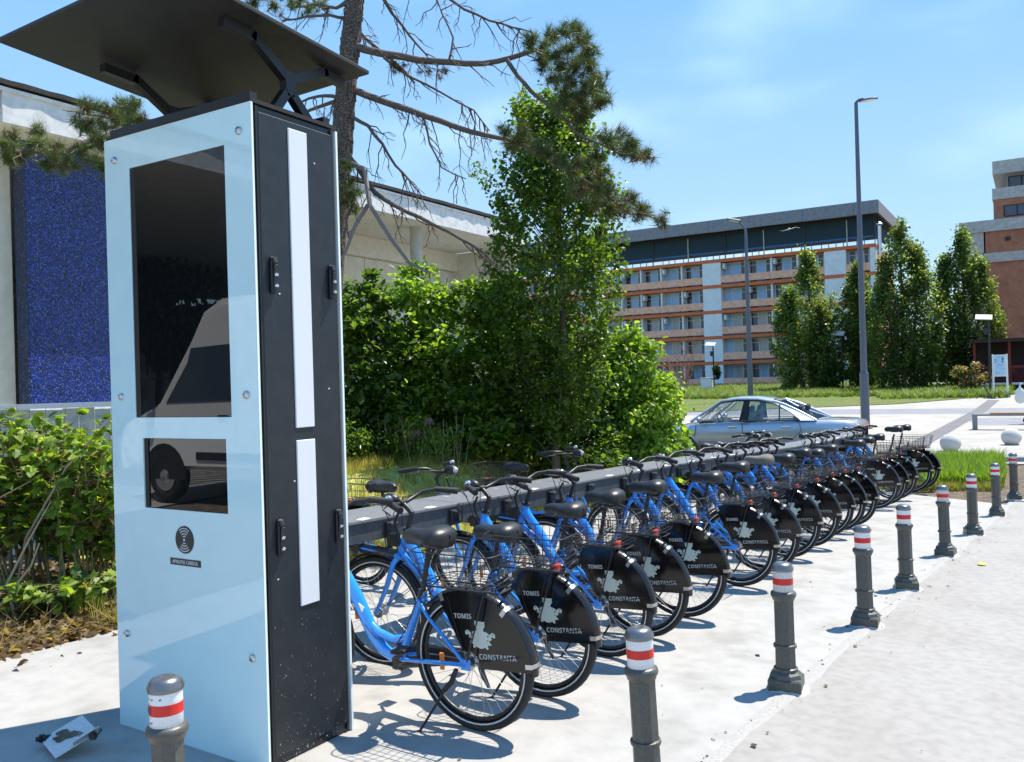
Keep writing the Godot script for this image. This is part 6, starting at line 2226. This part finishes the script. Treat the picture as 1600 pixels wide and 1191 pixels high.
	for q in sect:
		var row := []
		for k in 8:
			var a := TAU * k / 8
			row.append(Vector3(q[0], q[1] + sin(a) * q[3] * .35, q[2] + cos(a) * q[3] * 1.2))
		rows.append(row)
	s.grid(rows, true, Vector3.ZERO, true)
	s.tube([Vector3(0, .08, -.26), Vector3(0, .1, -.05), Vector3(0, .1, .16), Vector3(0, .11, .25), Vector3(0, .1, .33)], [.02, .08, .075, .045, .01], 8)
	obj("body", s, M.feather, t)
	s = Sh.new()
	s.tube([Vector3(0, .1, .32), Vector3(0, .085, .39)], [.016, .005], 6)
	obj("bill", s, M.orange, t)

func bench(at: Vector3, turn: float, label: String) -> void:
	var t := thing("bench", label, "bench", at, turn, "backless benches on the square")
	for x in [-1.7, 1.7]:
		var s := Sh.new()
		s.box(Vector3(x, .23, 0), Vector3(.13, .46, .42), Basis(), .006)
		obj("leg", s, M.kerb, t)
	var s := Sh.new()
	s.box(Vector3(0, .475, -.19), Vector3(3.54, .06, .05), Basis(), .004)
	s.box(Vector3(0, .475, .19), Vector3(3.54, .06, .05), Basis(), .004)
	s.box(Vector3(-1.5, .474, 0), Vector3(.5, .06, .33), Basis(), .004)
	obj("frame", s, M.kerb, t)
	for i in 5:
		s = Sh.new()
		s.box(Vector3(.22, .525, -.18 + .09 * i), Vector3(2.96, .04, .08), Basis(), .006)
		obj("slat", s, M.wood, t)

# ---------------------------------------------------------------- the silver car
func build_car() -> void:
	var t := thing("car", "silver-blue saloon car parked behind the far end of the docking rail", "car", gp(-5.72, -20.3, 0.01), PI)
	t.scale = Vector3(1, 0.945, 1)
	# stations from tail to nose: [x, half width at the waist, top, sill, crown]
	var st := [[-2.40, .55, .80, .42, .0], [-2.36, .76, .93, .30, .012], [-2.15, .84, .985, .25, .02], [-1.8, .885, .995, .22, .025], [-1.4, .9, .985, .2, .03], [-.7, .91, .965, .19, .03], [0, .91, .945, .19, .03], [.7, .905, .925, .19, .03], [1.0, .895, .915, .2, .03], [1.5, .87, .86, .22, .04], [2.0, .82, .77, .25, .04], [2.28, .7, .66, .3, .03], [2.4, .5, .56, .38, .0]]
	var s := Sh.new()
	var rows := []
	for q in st:
		var row := []
		var w: float = q[1]
		var top: float = q[2]
		var sill: float = q[3]
		var half := [[0.0, sill], [w * .8, sill], [w * .96, sill + .06], [w, lerpf(sill, top, .42)], [w * .995, lerpf(sill, top, .66)], [w * .965, lerpf(sill, top, .86)], [w * .9, top - .018], [w * .82, top], [w * .4, top + q[4] * .8], [0.0, top + q[4]]]
		for p in half:
			row.append(Vector3(q[0], p[1], p[0]))
		for k in range(half.size() - 2, 0, -1):
			row.append(Vector3(q[0], half[k][1], -half[k][0]))
		rows.append(row)
	s.grid(rows, true, Vector3.ZERO, true)
	obj("body", s, M.car_paint, t)
	# roof with its pillars, panes between them
	var roofp := [[-1.42, .60, 1.02], [-1.1, .62, 1.2], [-.8, .635, 1.36], [-.55, .64, 1.455], [-.2, .645, 1.515], [.2, .64, 1.525], [.5, .63, 1.49], [.62, .62, 1.45]]
	rows = []
	for q in roofp.slice(3):
		var row := []
		for k in 11:
			var u := k / 5.0 - 1.0
			row.append(Vector3(q[0], q[2] + .045 * (1.0 - u * u) - .05 * pow(absf(u), 6.0), u * q[1]))
		rows.append(row)
	s = Sh.new()
	s.grid(rows, false, Vector3.UP)
	var under := []
	for r in rows:
		var r2 := []
		for p in r:
			r2.append(p - Vector3(0, .03, 0))
		under.append(r2)
	s.grid(under, false, Vector3.DOWN)
	var roof := obj("roof", s, M.car_paint, t)
	for sg in [-1.0, 1.0]:
		s = Sh.new()
		s.tube([Vector3(.62, 1.445, .6 * sg), Vector3(1.02, 1.16, .7 * sg), Vector3(1.3, .945, .79 * sg)], [.035, .035, .045], 8)
		s.tube([Vector3(.62, 1.45, .6 * sg), Vector3(.2, 1.5, .63 * sg), Vector3(-.25, 1.49, .635 * sg), Vector3(-.6, 1.42, .63 * sg)], .033, 8)
		# broad rear quarter
		s.face([Vector3(-.58, 1.44, .64 * sg), Vector3(-.85, 1.35, .655 * sg), Vector3(-1.55, .99, .83 * sg), Vector3(-1.22, .985, .84 * sg), Vector3(-.98, 1.2, .745 * sg)], Vector3(0, .4, sg))
		s.face([Vector3(-.58, 1.44, .64 * sg), Vector3(-.85, 1.35, .655 * sg), Vector3(-.85, 1.36, .6 * sg), Vector3(-.58, 1.45, .6 * sg)], Vector3(-.3, 1, 0))
		s.tube([Vector3(-.56, 1.45, .61 * sg), Vector3(-.85, 1.355, .635 * sg), Vector3(-1.2, 1.18, .7 * sg), Vector3(-1.56, .985, .8 * sg)], .035, 8)
		obj("pillar", s, M.car_paint, t)
		s = Sh.new()
		s.face([Vector3(-.08, 1.475, .65 * sg), Vector3(.06, 1.475, .65 * sg), Vector3(.14, .96, .865 * sg), Vector3(-.06, .96, .865 * sg)], Vector3(0, .3, sg))
		s.tube([Vector3(1.12, .965, .85 * sg), Vector3(-.1, .985, .872 * sg), Vector3(-1.22, .995, .848 * sg)], .011, 5)
		s.tube([Vector3(-.75, 1.36, .685 * sg), Vector3(-.78, .99, .862 * sg)], .016, 5)
		s.tube([Vector3(1.12, .965, .85 * sg), Vector3(.58, 1.42, .65 * sg), Vector3(.2, 1.472, .66 * sg), Vector3(-.3, 1.46, .66 * sg), Vector3(-.65, 1.37, .68 * sg), Vector3(-1.0, 1.17, .765 * sg), Vector3(-1.22, .995, .848 * sg)], .012, 5)
		obj("window_trim", s, M.car_dark, t)
		for q in [[Vector3(1.1, .97, .848 * sg), Vector3(.16, .985, .866 * sg), Vector3(.08, 1.465, .652 * sg), Vector3(.2, 1.465, .655 * sg), Vector3(.58, 1.41, .645 * sg)], [Vector3(-.08, .985, .866 * sg), Vector3(-1.2, 1.0, .845 * sg), Vector3(-1.0, 1.165, .76 * sg), Vector3(-.65, 1.365, .675 * sg), Vector3(-.3, 1.455, .655 * sg), Vector3(-.1, 1.465, .652 * sg)]]:
			s = Sh.new()
			s.face(q, Vector3(0, .3, sg))
			obj("side_window", s, M.car_glass, t)
		for x in [.28, -.92]:
			s = Sh.new()
			s.box(Vector3(x, .84, .907 * sg), Vector3(.2, .035, .03), Basis(), .01)
			obj("door_handle", s, M.chrome, t)
		s = Sh.new()
		for q in [[Vector3(.06, .94, .893 * sg), Vector3(.04, .6, .911 * sg), Vector3(.06, .26, .88 * sg)], [Vector3(-1.2, .97, .88 * sg), Vector3(-1.26, .75, .906 * sg), Vector3(-1.05, .55, .915 * sg)], [Vector3(1.14, .9, .875 * sg), Vector3(1.18, .6, .897 * sg)]]:
			s.tube(q, .006, 4, false)
		obj("door_seam", s, M.car_dark, t)
		s = Sh.new()
		s.ball(Vector3(1.02, 1.02, .98 * sg), Vector3(.06, .075, .11), 12, 8)
		obj("wing_mirror", s, M.car_paint, t)
		for x in [-1.45, 1.42]:
			s = Sh.new()
			s.torus(.255, .075, 24, 8, Transform3D(Basis(), Vector3(x, .33, .80 * sg)), .1)
			var w := obj("wheel", s, M.rubber, t)
			s = Sh.new()
			s.lathe([V2(0, .02), V2(.08, .03), V2(.2, .01), V2(.21, -.02)], 20, Transform3D(Basis(Vector3.RIGHT, PI / 2 * sg), Vector3(x, .33, .85 * sg)))
			obj("rim", s, M.steel, w)
		s = Sh.new()
		s.box(Vector3(-2.33, .78, .62 * sg), Vector3(.12, .2, .26), Basis(), .03)
		obj("tail_light", s, M.red_lens, t)
		s = Sh.new()
		s.ball(Vector3(2.2, .62, .55 * sg), Vector3(.14, .1, .14), 12, 8)
		obj("headlight", s, M.clear_lens, t)
	s = Sh.new()
	s.face([Vector3(-.62, 1.44, -.58), Vector3(-.62, 1.44, .58), Vector3(-1.55, 1.0, .74), Vector3(-1.55, 1.0, -.74)], Vector3(-1, 1, 0))
	var rw := Sh.new()
	rw.face([Vector3(.62, 1.455, -.58), Vector3(.62, 1.455, .58), Vector3(1.32, .94, .75), Vector3(1.32, .94, -.75)], Vector3(1, 1, 0))
	obj("rear_window", s, M.rear_glass, t)
	obj("windscreen", rw, M.car_glass, t)
	s = Sh.new()
	s.box(Vector3(-2.42, .5, 0), Vector3(.06, .16, 1.3), Basis(), .02)
	obj("bumper", s, M.car_paint, t)
	for q in [[.35, .35], [.35, -.35], [-.75, .35], [-.75, -.35]]:
		s = Sh.new()
		s.box(Vector3(q[0] - .3, .9, q[1]), Vector3(.16, .62, .46), Basis(Vector3.BACK, .2), .06)
		s.box(Vector3(q[0] - .38, 1.25, q[1]), Vector3(.1, .17, .25), Basis(Vector3.BACK, .2), .045)
		obj("seat", s, M.car_dark, t)
	s = Sh.new()
	s.torus(.17, .015, 20, 6, Transform3D(Basis(Vector3.UP, PI / 2) * Basis(Vector3.RIGHT, 0.4), Vector3(.72, 1.0, -.35)))
	obj("steering_wheel", s, M.car_dark, t)
	s = Sh.new()
	s.box(Vector3(.95, .93, 0), Vector3(.4, .1, 1.4), Basis(), .04)
	obj("dashboard", s, M.car_dark, t)

# ---------------------------------------------------------------- what the kiosk's glass mirrors: a van, a house and trees on the near side
func build_behind() -> void:
	var t := thing("van", "white high-roofed van mirrored in the kiosk's glass", "van", gp(-9.85, 3.1, 0.0), PI)
	# x forward (towards -x of the world), its left side is mirrored
	var outline := [[.98, .42], [1.0, .75], [.86, 1.02], [.3, 1.22], [.12, 1.3], [-.55, 2.1], [-.8, 2.45], [-1.15, 2.6], [-4.7, 2.62], [-4.75, .45]]
	var s := Sh.new()
	var poly := PackedVector2Array()
	for p in outline:
		poly.append(V2(p[0], p[1]))
	for z in [[-1.0, -.93, .93], [-.93, .93, 1.0], [.93, 1.0, .93]]:
		var pl := PackedVector2Array()
		for p in poly:
			pl.append(V2(lerpf(-1.8, p.x, z[2]), lerpf(1.3, p.y, z[2])))
		s.prism(pl if z[2] < 1.0 else poly, z[0], z[1])
	obj("body", s, M.van_white, t)
	for sg in [-1.0, 1.0]:
		s = Sh.new()
		s.prism(PackedVector2Array([V2(-.1, 1.3), V2(-.55, 1.82), V2(-.62, 2.0), V2(-1.35, 2.02), V2(-1.35, 1.32)]), sg * 1.003, sg * 1.01)
		obj("side_window", s, M.window, t)
		for x in [0.0, -3.6]:
			s = Sh.new()
			s.torus(.27, .075, 24, 8, Transform3D(Basis(), Vector3(x, .345, .92 * sg)), .1)
			var w := obj("wheel", s, M.rubber, t)
			s = Sh.new()
			s.lathe([V2(0, .03), V2(.07, .04), V2(.1, .015), V2(.2, .02), V2(.21, -.02)], 20, Transform3D(Basis(Vector3.RIGHT, PI / 2 * sg), Vector3(x, .345, .98 * sg)))
			obj("rim", s, M.steel, w)
			s = Sh.new()
			var arch := PackedVector2Array()
			for i in 13:
				var a := lerpf(-.1, PI + .1, i / 12.0)
				arch.append(V2(x + cos(a) * .43, .345 + sin(a) * .43))
			s.prism(arch, sg * 1.002, sg * 1.006)
			obj("wheel_arch", s, M.car_dark, t)
		s = Sh.new()
		s.box(Vector3(-2.6, .62, 1.01 * sg), Vector3(3.9, .1, .03), Basis(), .01)
		obj("side_moulding", s, M.black, t)
		s = Sh.new()
		s.box(Vector3(-1.2, 1.12, 1.012 * sg), Vector3(.2, .045, .03), Basis(), .012)
		obj("door_handle", s, M.black, t)
		s = Sh.new()
		s.box(Vector3(.86, .9, .78 * sg), Vector3(.2, .26, .26), Basis(Vector3.BACK, .5), .06)
		obj("headlight", s, M.clear_lens, t)
		s = Sh.new()
		s.box(Vector3(.15, 1.5, 1.17 * sg), Vector3(.12, .34, .22), Basis(), .03)
		obj("wing_mirror", s, M.black, t)
		s = Sh.new()
		s.tube([Vector3(-1.42, 2.1, 1.004 * sg), Vector3(-1.42, .5, 1.004 * sg)], .006, 4)
		obj("door_seam", s, M.car_dark, t)
	s = Sh.new()
	s.face([Vector3(.1, 1.32, -.85), Vector3(.1, 1.32, .85), Vector3(-.56, 2.1, .8), Vector3(-.56, 2.1, -.8)], Vector3(1, .5, 0))
	var sh := Sh.new()
	sh.add(s, Transform3D(Basis(), Vector3(.012, .012, 0)))
	obj("windscreen", sh, M.window, t)
	# house beyond the open hall
	t = thing("white_house", "low white house with dark windows mirrored in the kiosk's screen", "house", gp(-34, 22))
	wobj("wall", bx(-40, -24, -.2, 4.2, 16, 28), M.white_paint, t)
	wobj("roof", bx(-40.6, -23.4, 4.2, 4.7, 15.4, 28.6), M.roof_edge, t)
	for i in 5:
		var f := Sh.new()
		var x := -38.5 + i * 3.0
		bx(x, x + 1.7, 2.1, 2.18, 15.93, 16.0, f)
		bx(x, x + 1.7, 3.42, 3.5, 15.93, 16.0, f)
		bx(x, x + .08, 2.18, 3.42, 15.93, 16.0, f)
		bx(x + 1.62, x + 1.7, 2.18, 3.42, 15.93, 16.0, f)
		var o := wobj("window", f, M.dark_steel, t)
		wobj("pane", bx(x + .082, x + 1.618, 2.182, 3.418, 15.96, 15.985), M.window, o)
	var sl := small_leaf_mesh(0.9)
	var pal := [Color(.03, .06, .014), Color(.06, .11, .02), Color(.1, .16, .03)]
	for q in [[-25.5, 13.5, "leafy tree mirrored beside the house, nearer the hall"], [-31, 13, "second leafy tree mirrored before the white house"], [-37.5, 13.8, "third leafy tree mirrored before the white house"]]:
		var tr := thing("garden_tree", q[2], "tree", gp(q[0], q[1]))
		var k := Sh.new()
		k.tube([Vector3(0, -.2, 0), Vector3(.1, 2, 0), Vector3(0, 4.5, .1)], [.16, .12, .05], 8)
		obj("trunk", k, M.twig, tr)
		leaf_cloud("crown", tr, [[Vector3(0, 4.6, 0), Vector3(2.2, 1.9, 2.2)], [Vector3(.8, 3.4, .5), Vector3(1.6, 1.1, 1.6)]], 3500, sl, .24, pal, M.leaf, 50)

# ---------------------------------------------------------------- the person behind the bench
func nets(bones: Array, cell: float, blend: float) -> Sh:      # bones: [a, b, ra, rb]; one smooth skin round tapered capsules
	var lo := Vector3(1e9, 1e9, 1e9)
	var hi := -lo
	for b in bones:
		for k in 2:
			var r: float = b[2 + k] + blend + cell
			lo = lo.min(b[k] - Vector3(r, r, r))
			hi = hi.max(b[k] + Vector3(r, r, r))
	var nx := int((hi.x - lo.x) / cell) + 2
	var ny := int((hi.y - lo.y) / cell) + 2
	var nz := int((hi.z - lo.z) / cell) + 2
	var f := PackedFloat32Array()
	f.resize(nx * ny * nz)
	f.fill(1.0)
	for b in bones:
		var a: Vector3 = b[0]
		var ab: Vector3 = b[1] - a
		var l2 := maxf(ab.length_squared(), 1e-9)
		var r: float = maxf(b[2], b[3]) + blend * 1.5 + cell
		var bl := ((a.min(b[1]) - Vector3(r, r, r) - lo) / cell).floor()
		var bh := ((a.max(b[1]) + Vector3(r, r, r) - lo) / cell).ceil()
		for z in range(maxi(0, int(bl.z)), mini(nz, int(bh.z) + 1)):
			for y in range(maxi(0, int(bl.y)), mini(ny, int(bh.y) + 1)):
				for x in range(maxi(0, int(bl.x)), mini(nx, int(bh.x) + 1)):
					var p := lo + Vector3(x, y, z) * cell
					var u := clampf((p - a).dot(ab) / l2, 0, 1)
					var d: float = (p - a - ab * u).length() - lerpf(b[2], b[3], u)
					var i := (z * ny + y) * nx + x
					var o := f[i]
					var h := maxf(blend - absf(d - o), 0.0) / blend
					f[i] = minf(d, o) - h * h * blend * 0.25
	var s := Sh.new()
	var at := {}
	for z in nz - 1:
		for y in ny - 1:
			for x in nx - 1:
				var i := (z * ny + y) * nx + x
				var ids := [i, i + 1, i + nx, i + nx + 1, i + nx * ny, i + nx * ny + 1, i + nx * ny + nx, i + nx * ny + nx + 1]
				var neg := 0
				for q in ids:
					if f[q] < 0.0:
						neg += 1
				if neg == 0 or neg == 8:
					continue
				var sum := Vector3()
				var cnt := 0
				for e in [[0, 1], [2, 3], [4, 5], [6, 7], [0, 2], [1, 3], [4, 6], [5, 7], [0, 4], [1, 5], [2, 6], [3, 7]]:
					var fa := f[ids[e[0]]]
					var fb := f[ids[e[1]]]
					if (fa < 0.0) != (fb < 0.0):
						var u := fa / (fa - fb)
						var pa := Vector3(e[0] & 1, (e[0] >> 1) & 1, e[0] >> 2)
						var pb := Vector3(e[1] & 1, (e[1] >> 1) & 1, e[1] >> 2)
						sum += pa.lerp(pb, u)
						cnt += 1
				var g := Vector3(f[ids[1]] - f[ids[0]] + f[ids[7]] - f[ids[6]], f[ids[2]] - f[ids[0]] + f[ids[7]] - f[ids[5]], f[ids[4]] - f[ids[0]] + f[ids[7]] - f[ids[3]])
				at[i] = s.vert(lo + (Vector3(x, y, z) + sum / cnt) * cell, g.normalized())
	for z in range(1, nz - 1):
		for y in range(1, ny - 1):
			for x in range(1, nx - 1):
				var i := (z * ny + y) * nx + x
				var sx := 1
				var sy := nx
				var sz := nx * ny
				if (f[i] < 0.0) != (f[i + sx] < 0.0):
					s.quad_i(at[i], at[i - sy], at[i - sy - sz], at[i - sz])
				if (f[i] < 0.0) != (f[i + sy] < 0.0):
					s.quad_i(at[i], at[i - sx], at[i - sx - sz], at[i - sz])
				if (f[i] < 0.0) != (f[i + sz] < 0.0):
					s.quad_i(at[i], at[i - sx], at[i - sx - sy], at[i - sy])
	return s

func build_person() -> void:
	var t := thing("person", "person in dark clothes with red-brown hair walking behind the bench", "person", gp(-.2, -35.2), 0.35)
	# walks towards +x; the nearer side is +z
	var V := func(x: float, y: float, z: float) -> Vector3: return Vector3(x, y, z)
	var body := [
		[V.call(0, .98, 0), V.call(0, 1.18, 0), .145, .135], [V.call(0, 1.18, 0), V.call(.02, 1.38, 0), .14, .15], [V.call(0, 1.4, -.17), V.call(0, 1.4, .17), .065, .065],
		[V.call(.02, 1.42, 0), V.call(.05, 1.53, 0), .055, .05],
		[V.call(0, .95, .08), V.call(.1, .52, .09), .095, .062], [V.call(.1, .52, .09), V.call(-.02, .1, .09), .06, .042], [V.call(-.02, .06, .09), V.call(.13, .035, .09), .04, .03],
		[V.call(0, .95, -.08), V.call(-.1, .53, -.09), .095, .062], [V.call(-.1, .53, -.09), V.call(-.24, .13, -.09), .06, .042], [V.call(-.26, .1, -.09), V.call(-.17, .03, -.09), .04, .03],
		[V.call(0, 1.39, .2), V.call(-.1, 1.12, .25), .055, .042], [V.call(-.1, 1.12, .25), V.call(-.16, .9, .2), .042, .032],
		[V.call(0, 1.39, -.2), V.call(.08, 1.12, -.25), .055, .042], [V.call(.08, 1.12, -.25), V.call(.22, .93, -.22), .042, .032],
	]
	obj("body", nets(body, .024, .05), M.jacket, t)
	var head := [[V.call(.06, 1.585, 0), V.call(.05, 1.66, 0), .072, .088], [V.call(.05, 1.53, 0), V.call(.06, 1.58, 0), .046, .06], [V.call(.135, 1.6, 0), V.call(.15, 1.585, 0), .014, .016], [V.call(.11, 1.54, 0), V.call(.115, 1.535, 0), .03, .03], [V.call(.04, 1.61, .085), V.call(.035, 1.6, .09), .014, .012], [V.call(.04, 1.61, -.085), V.call(.035, 1.6, -.09), .014, .012]]
	var hd := obj("head", nets(head, .012, .02), M.skin, t)
	var s := Sh.new()
	for z in [-.03, .03]:
		s.ball(V.call(.134, 1.625, z), Vector3(.006, .008, .011), 8, 6)
	obj("eyes", s, M.car_dark, hd)
	s = Sh.new()
	s.ball(V.call(.14, 1.552, 0), Vector3(.006, .005, .02), 8, 6)
	obj("mouth", s, M.hut_red, hd)
	obj("hair", nets([[V.call(.02, 1.66, 0), V.call(.06, 1.7, 0), .1, .085], [V.call(-.02, 1.6, 0), V.call(-.05, 1.46, 0), .085, .06], [V.call(-.03, 1.56, .05), V.call(-.03, 1.45, .06), .05, .03]], .014, .03), M.hair, hd)
	for q in [[-.16, .87, .2], [.23, .9, -.22]]:
		var c := Vector3(q[0], q[1], q[2])
		var hand := [[c, c + Vector3(.01, -.07, 0), .022, .03]]
		for k in 4:
			var o := Vector3(-.027 + .018 * k, -.085, 0)
			hand.append([c + o, c + o + Vector3(.012, -.045 - .008 * (1 if k in [1, 2] else 0), .01), .0095, .009])
			hand.append([c + o + Vector3(.012, -.045, .01), c + o + Vector3(.03, -.07, .012), .009, .0075])
		hand.append([c + Vector3(.025, -.04, .012), c + Vector3(.05, -.075, .02), .011, .009])
		obj("hand", nets(hand, .006, .008), M.skin, t)
	var b := thing("bag", "white plastic bag hanging from the walking person's arm", "bag", gp(-.36, -35.2, .78) + Vector3(-.2, 0, .3), 0.35)
	s = Sh.new()
	var rows := []
	for q in [[-.06, .03, .02], [0.0, .14, .07], [.12, .17, .1], [.3, .16, .095], [.42, .1, .06], [.5, .04, .02], [.6, .02, .012]]:
		var row := []
		for k in 14:
			var a := TAU * k / 14
			var r := 1.0 + .13 * sin(a * 5.0 + q[0] * 20.0)
			row.append(Vector3(cos(a) * q[1] * r, q[0], sin(a) * q[2] * r))
		rows.append(row)
	s.grid(rows, true, Vector3.ZERO, true)
	obj("sack", s, M.bag, b)
	s = Sh.new()
	for z in [-.02, .02]:
		s.tube([Vector3(0, .58, z), Vector3(.03, .66, z), Vector3(.06, .6, z)], .008, 5)
	obj("handle", s, M.bag, b)

# ---------------------------------------------------------------- small things on the ground
func build_litter() -> void:
	# a dirty white plate with two bolts, in the kiosk's shadow
	var t := thing("broken_sign_plate", "dirty white metal plate with dark bolts lying in the kiosk's shadow", "debris", gp(-3.8, -2.27, 0.012), -0.3)
	var s := Sh.new()
	var b := Basis(Vector3.RIGHT, 0.35) * Basis(Vector3.BACK, -0.05)
	s.box(Vector3(0, .055, 0), Vector3(.24, .005, .19), b, .001)
	s.box(Vector3(.115, .078, -.04), Vector3(.05, .004, .12), b * Basis(Vector3.BACK, 0.7), .001)
	obj("plate", s, M.paper_white, t)
	for q in [[.1, .07, -.085, .5], [-.11, .035, .05, 1.3]]:
		s = Sh.new()
		var d := Vector3(cos(q[3]), .15, sin(q[3])) * .065
		s.tube([Vector3(q[0], q[1], q[2]) - d, Vector3(q[0], q[1], q[2]) + d], .012, 8)
		s.tube([Vector3(q[0], q[1], q[2]) + d * .5, Vector3(q[0], q[1], q[2]) + d * .75], .02, 6)
		obj("bolt", s, M.black, t)
	s = Sh.new()
	var blot := PackedVector2Array()
	for k in 22:
		var a := TAU * k / 22
		var r := 1.0 + .28 * sin(a * 3.0 + .6) + .16 * sin(a * 7.0) + rng.randf_range(-.1, .1)
		blot.append(V2(cos(a) * .068 * r, sin(a) * .036 * r))
	s.prism(blot, 0.0, 0.0006, Transform3D(b * Basis(Vector3.RIGHT, -PI / 2) * Basis(Vector3.BACK, 0.5), Vector3(-.015, .0585, .012)))
	obj("mud_stain", s, M.soil, t)
	# the yellow leaf by the fifth bollard
	s = Sh.new()
	var y := put("fallen_leaf", lobed_leaf_mesh(), null, mt(Color(.55, .5, .03), .6))
	y.transform = Transform3D(Basis(Vector3.UP, 1.2).scaled(Vector3(.08, .05, .11)), gp(-.53, -9.12, .012))
	tag(y, "single yellow leaf on the pale pavement right of the bollard line", "leaf")
	var lm := small_leaf_mesh(0.7)
	var lf := leaf_mesh(0.7, 0.5)
	# crumbs, chips and dry leaf bits scattered over the pavement
	var xfs := []
	var cols := []
	for i in 800:
		var z := -16.0 * pow(rng.randf(), 1.2) + 0.5
		var x := rng.randf_range(-5.4, 3.0)
		if i % 3 == 0:
			x = line_x(z) + rng.randfn() * 0.12
		var near := absf(x - line_x(z)) < .25
		var h := rng.randf_range(.006, .02) * (1.3 if near else 1.0)
		if rng.randf() < .12:
			h *= 2.2
		xfs.append(Transform3D(Basis(Vector3.UP, rng.randf() * TAU).scaled(Vector3(h, h * .8, h)), gp(x, z, .009)))
		cols.append(pick([Color(.12, .1, .07), Color(.2, .17, .12), Color(.06, .055, .05), Color(.3, .26, .18)]))
	multi("ground_litter", lm, xfs, cols, null, M.dry)
	# dead leaves heaped over the bed
	xfs = []
	cols = []
	for i in 7500:
		var z := rng.randf_range(-6.6, -1.4)
		var x := -5.42 - pow(rng.randf(), 1.5) * 2.6
		if rng.randf() < .02:
			x += .25
		var h := rng.randf_range(.03, .085)
		var d := rdir()
		d.y *= 0.45
		xfs.append(leaf_xf(gp(x, z, .004 + rng.randf() * .05 * clampf((-5.4 - x) * 3.0, 0.1, 1.0)), d, h))
		cols.append(pick([Color(.2, .12, .06), Color(.34, .23, .13), Color(.11, .065, .035), Color(.45, .35, .23), Color(.06, .04, .025)]))
	multi("dead_leaves", lf, xfs, cols, null, M.dry)
	# dry straw at the edge of the bed
	xfs = []
	cols = []
	var st := Sh.new()
	st.face([Vector3(-.012, 0, 0), Vector3(.012, 0, 0), Vector3(.006, .02, 1), Vector3(-.006, .02, 1)], Vector3.UP)
	for i in 1500:
		var z := rng.randf_range(-5.0, -1.4)
		var x := -5.5 - pow(rng.randf(), 1.3) * 1.8
		var d := rdir()
		d.y = absf(d.y) * 0.5
		xfs.append(leaf_xf(gp(x, z, .03), d, rng.randf_range(.08, .26)))
		cols.append(pick([Color(.5, .4, .22), Color(.4, .3, .14), Color(.3, .24, .12)]))
	multi("straw", st.mesh(null), xfs, cols, null, M.dry)
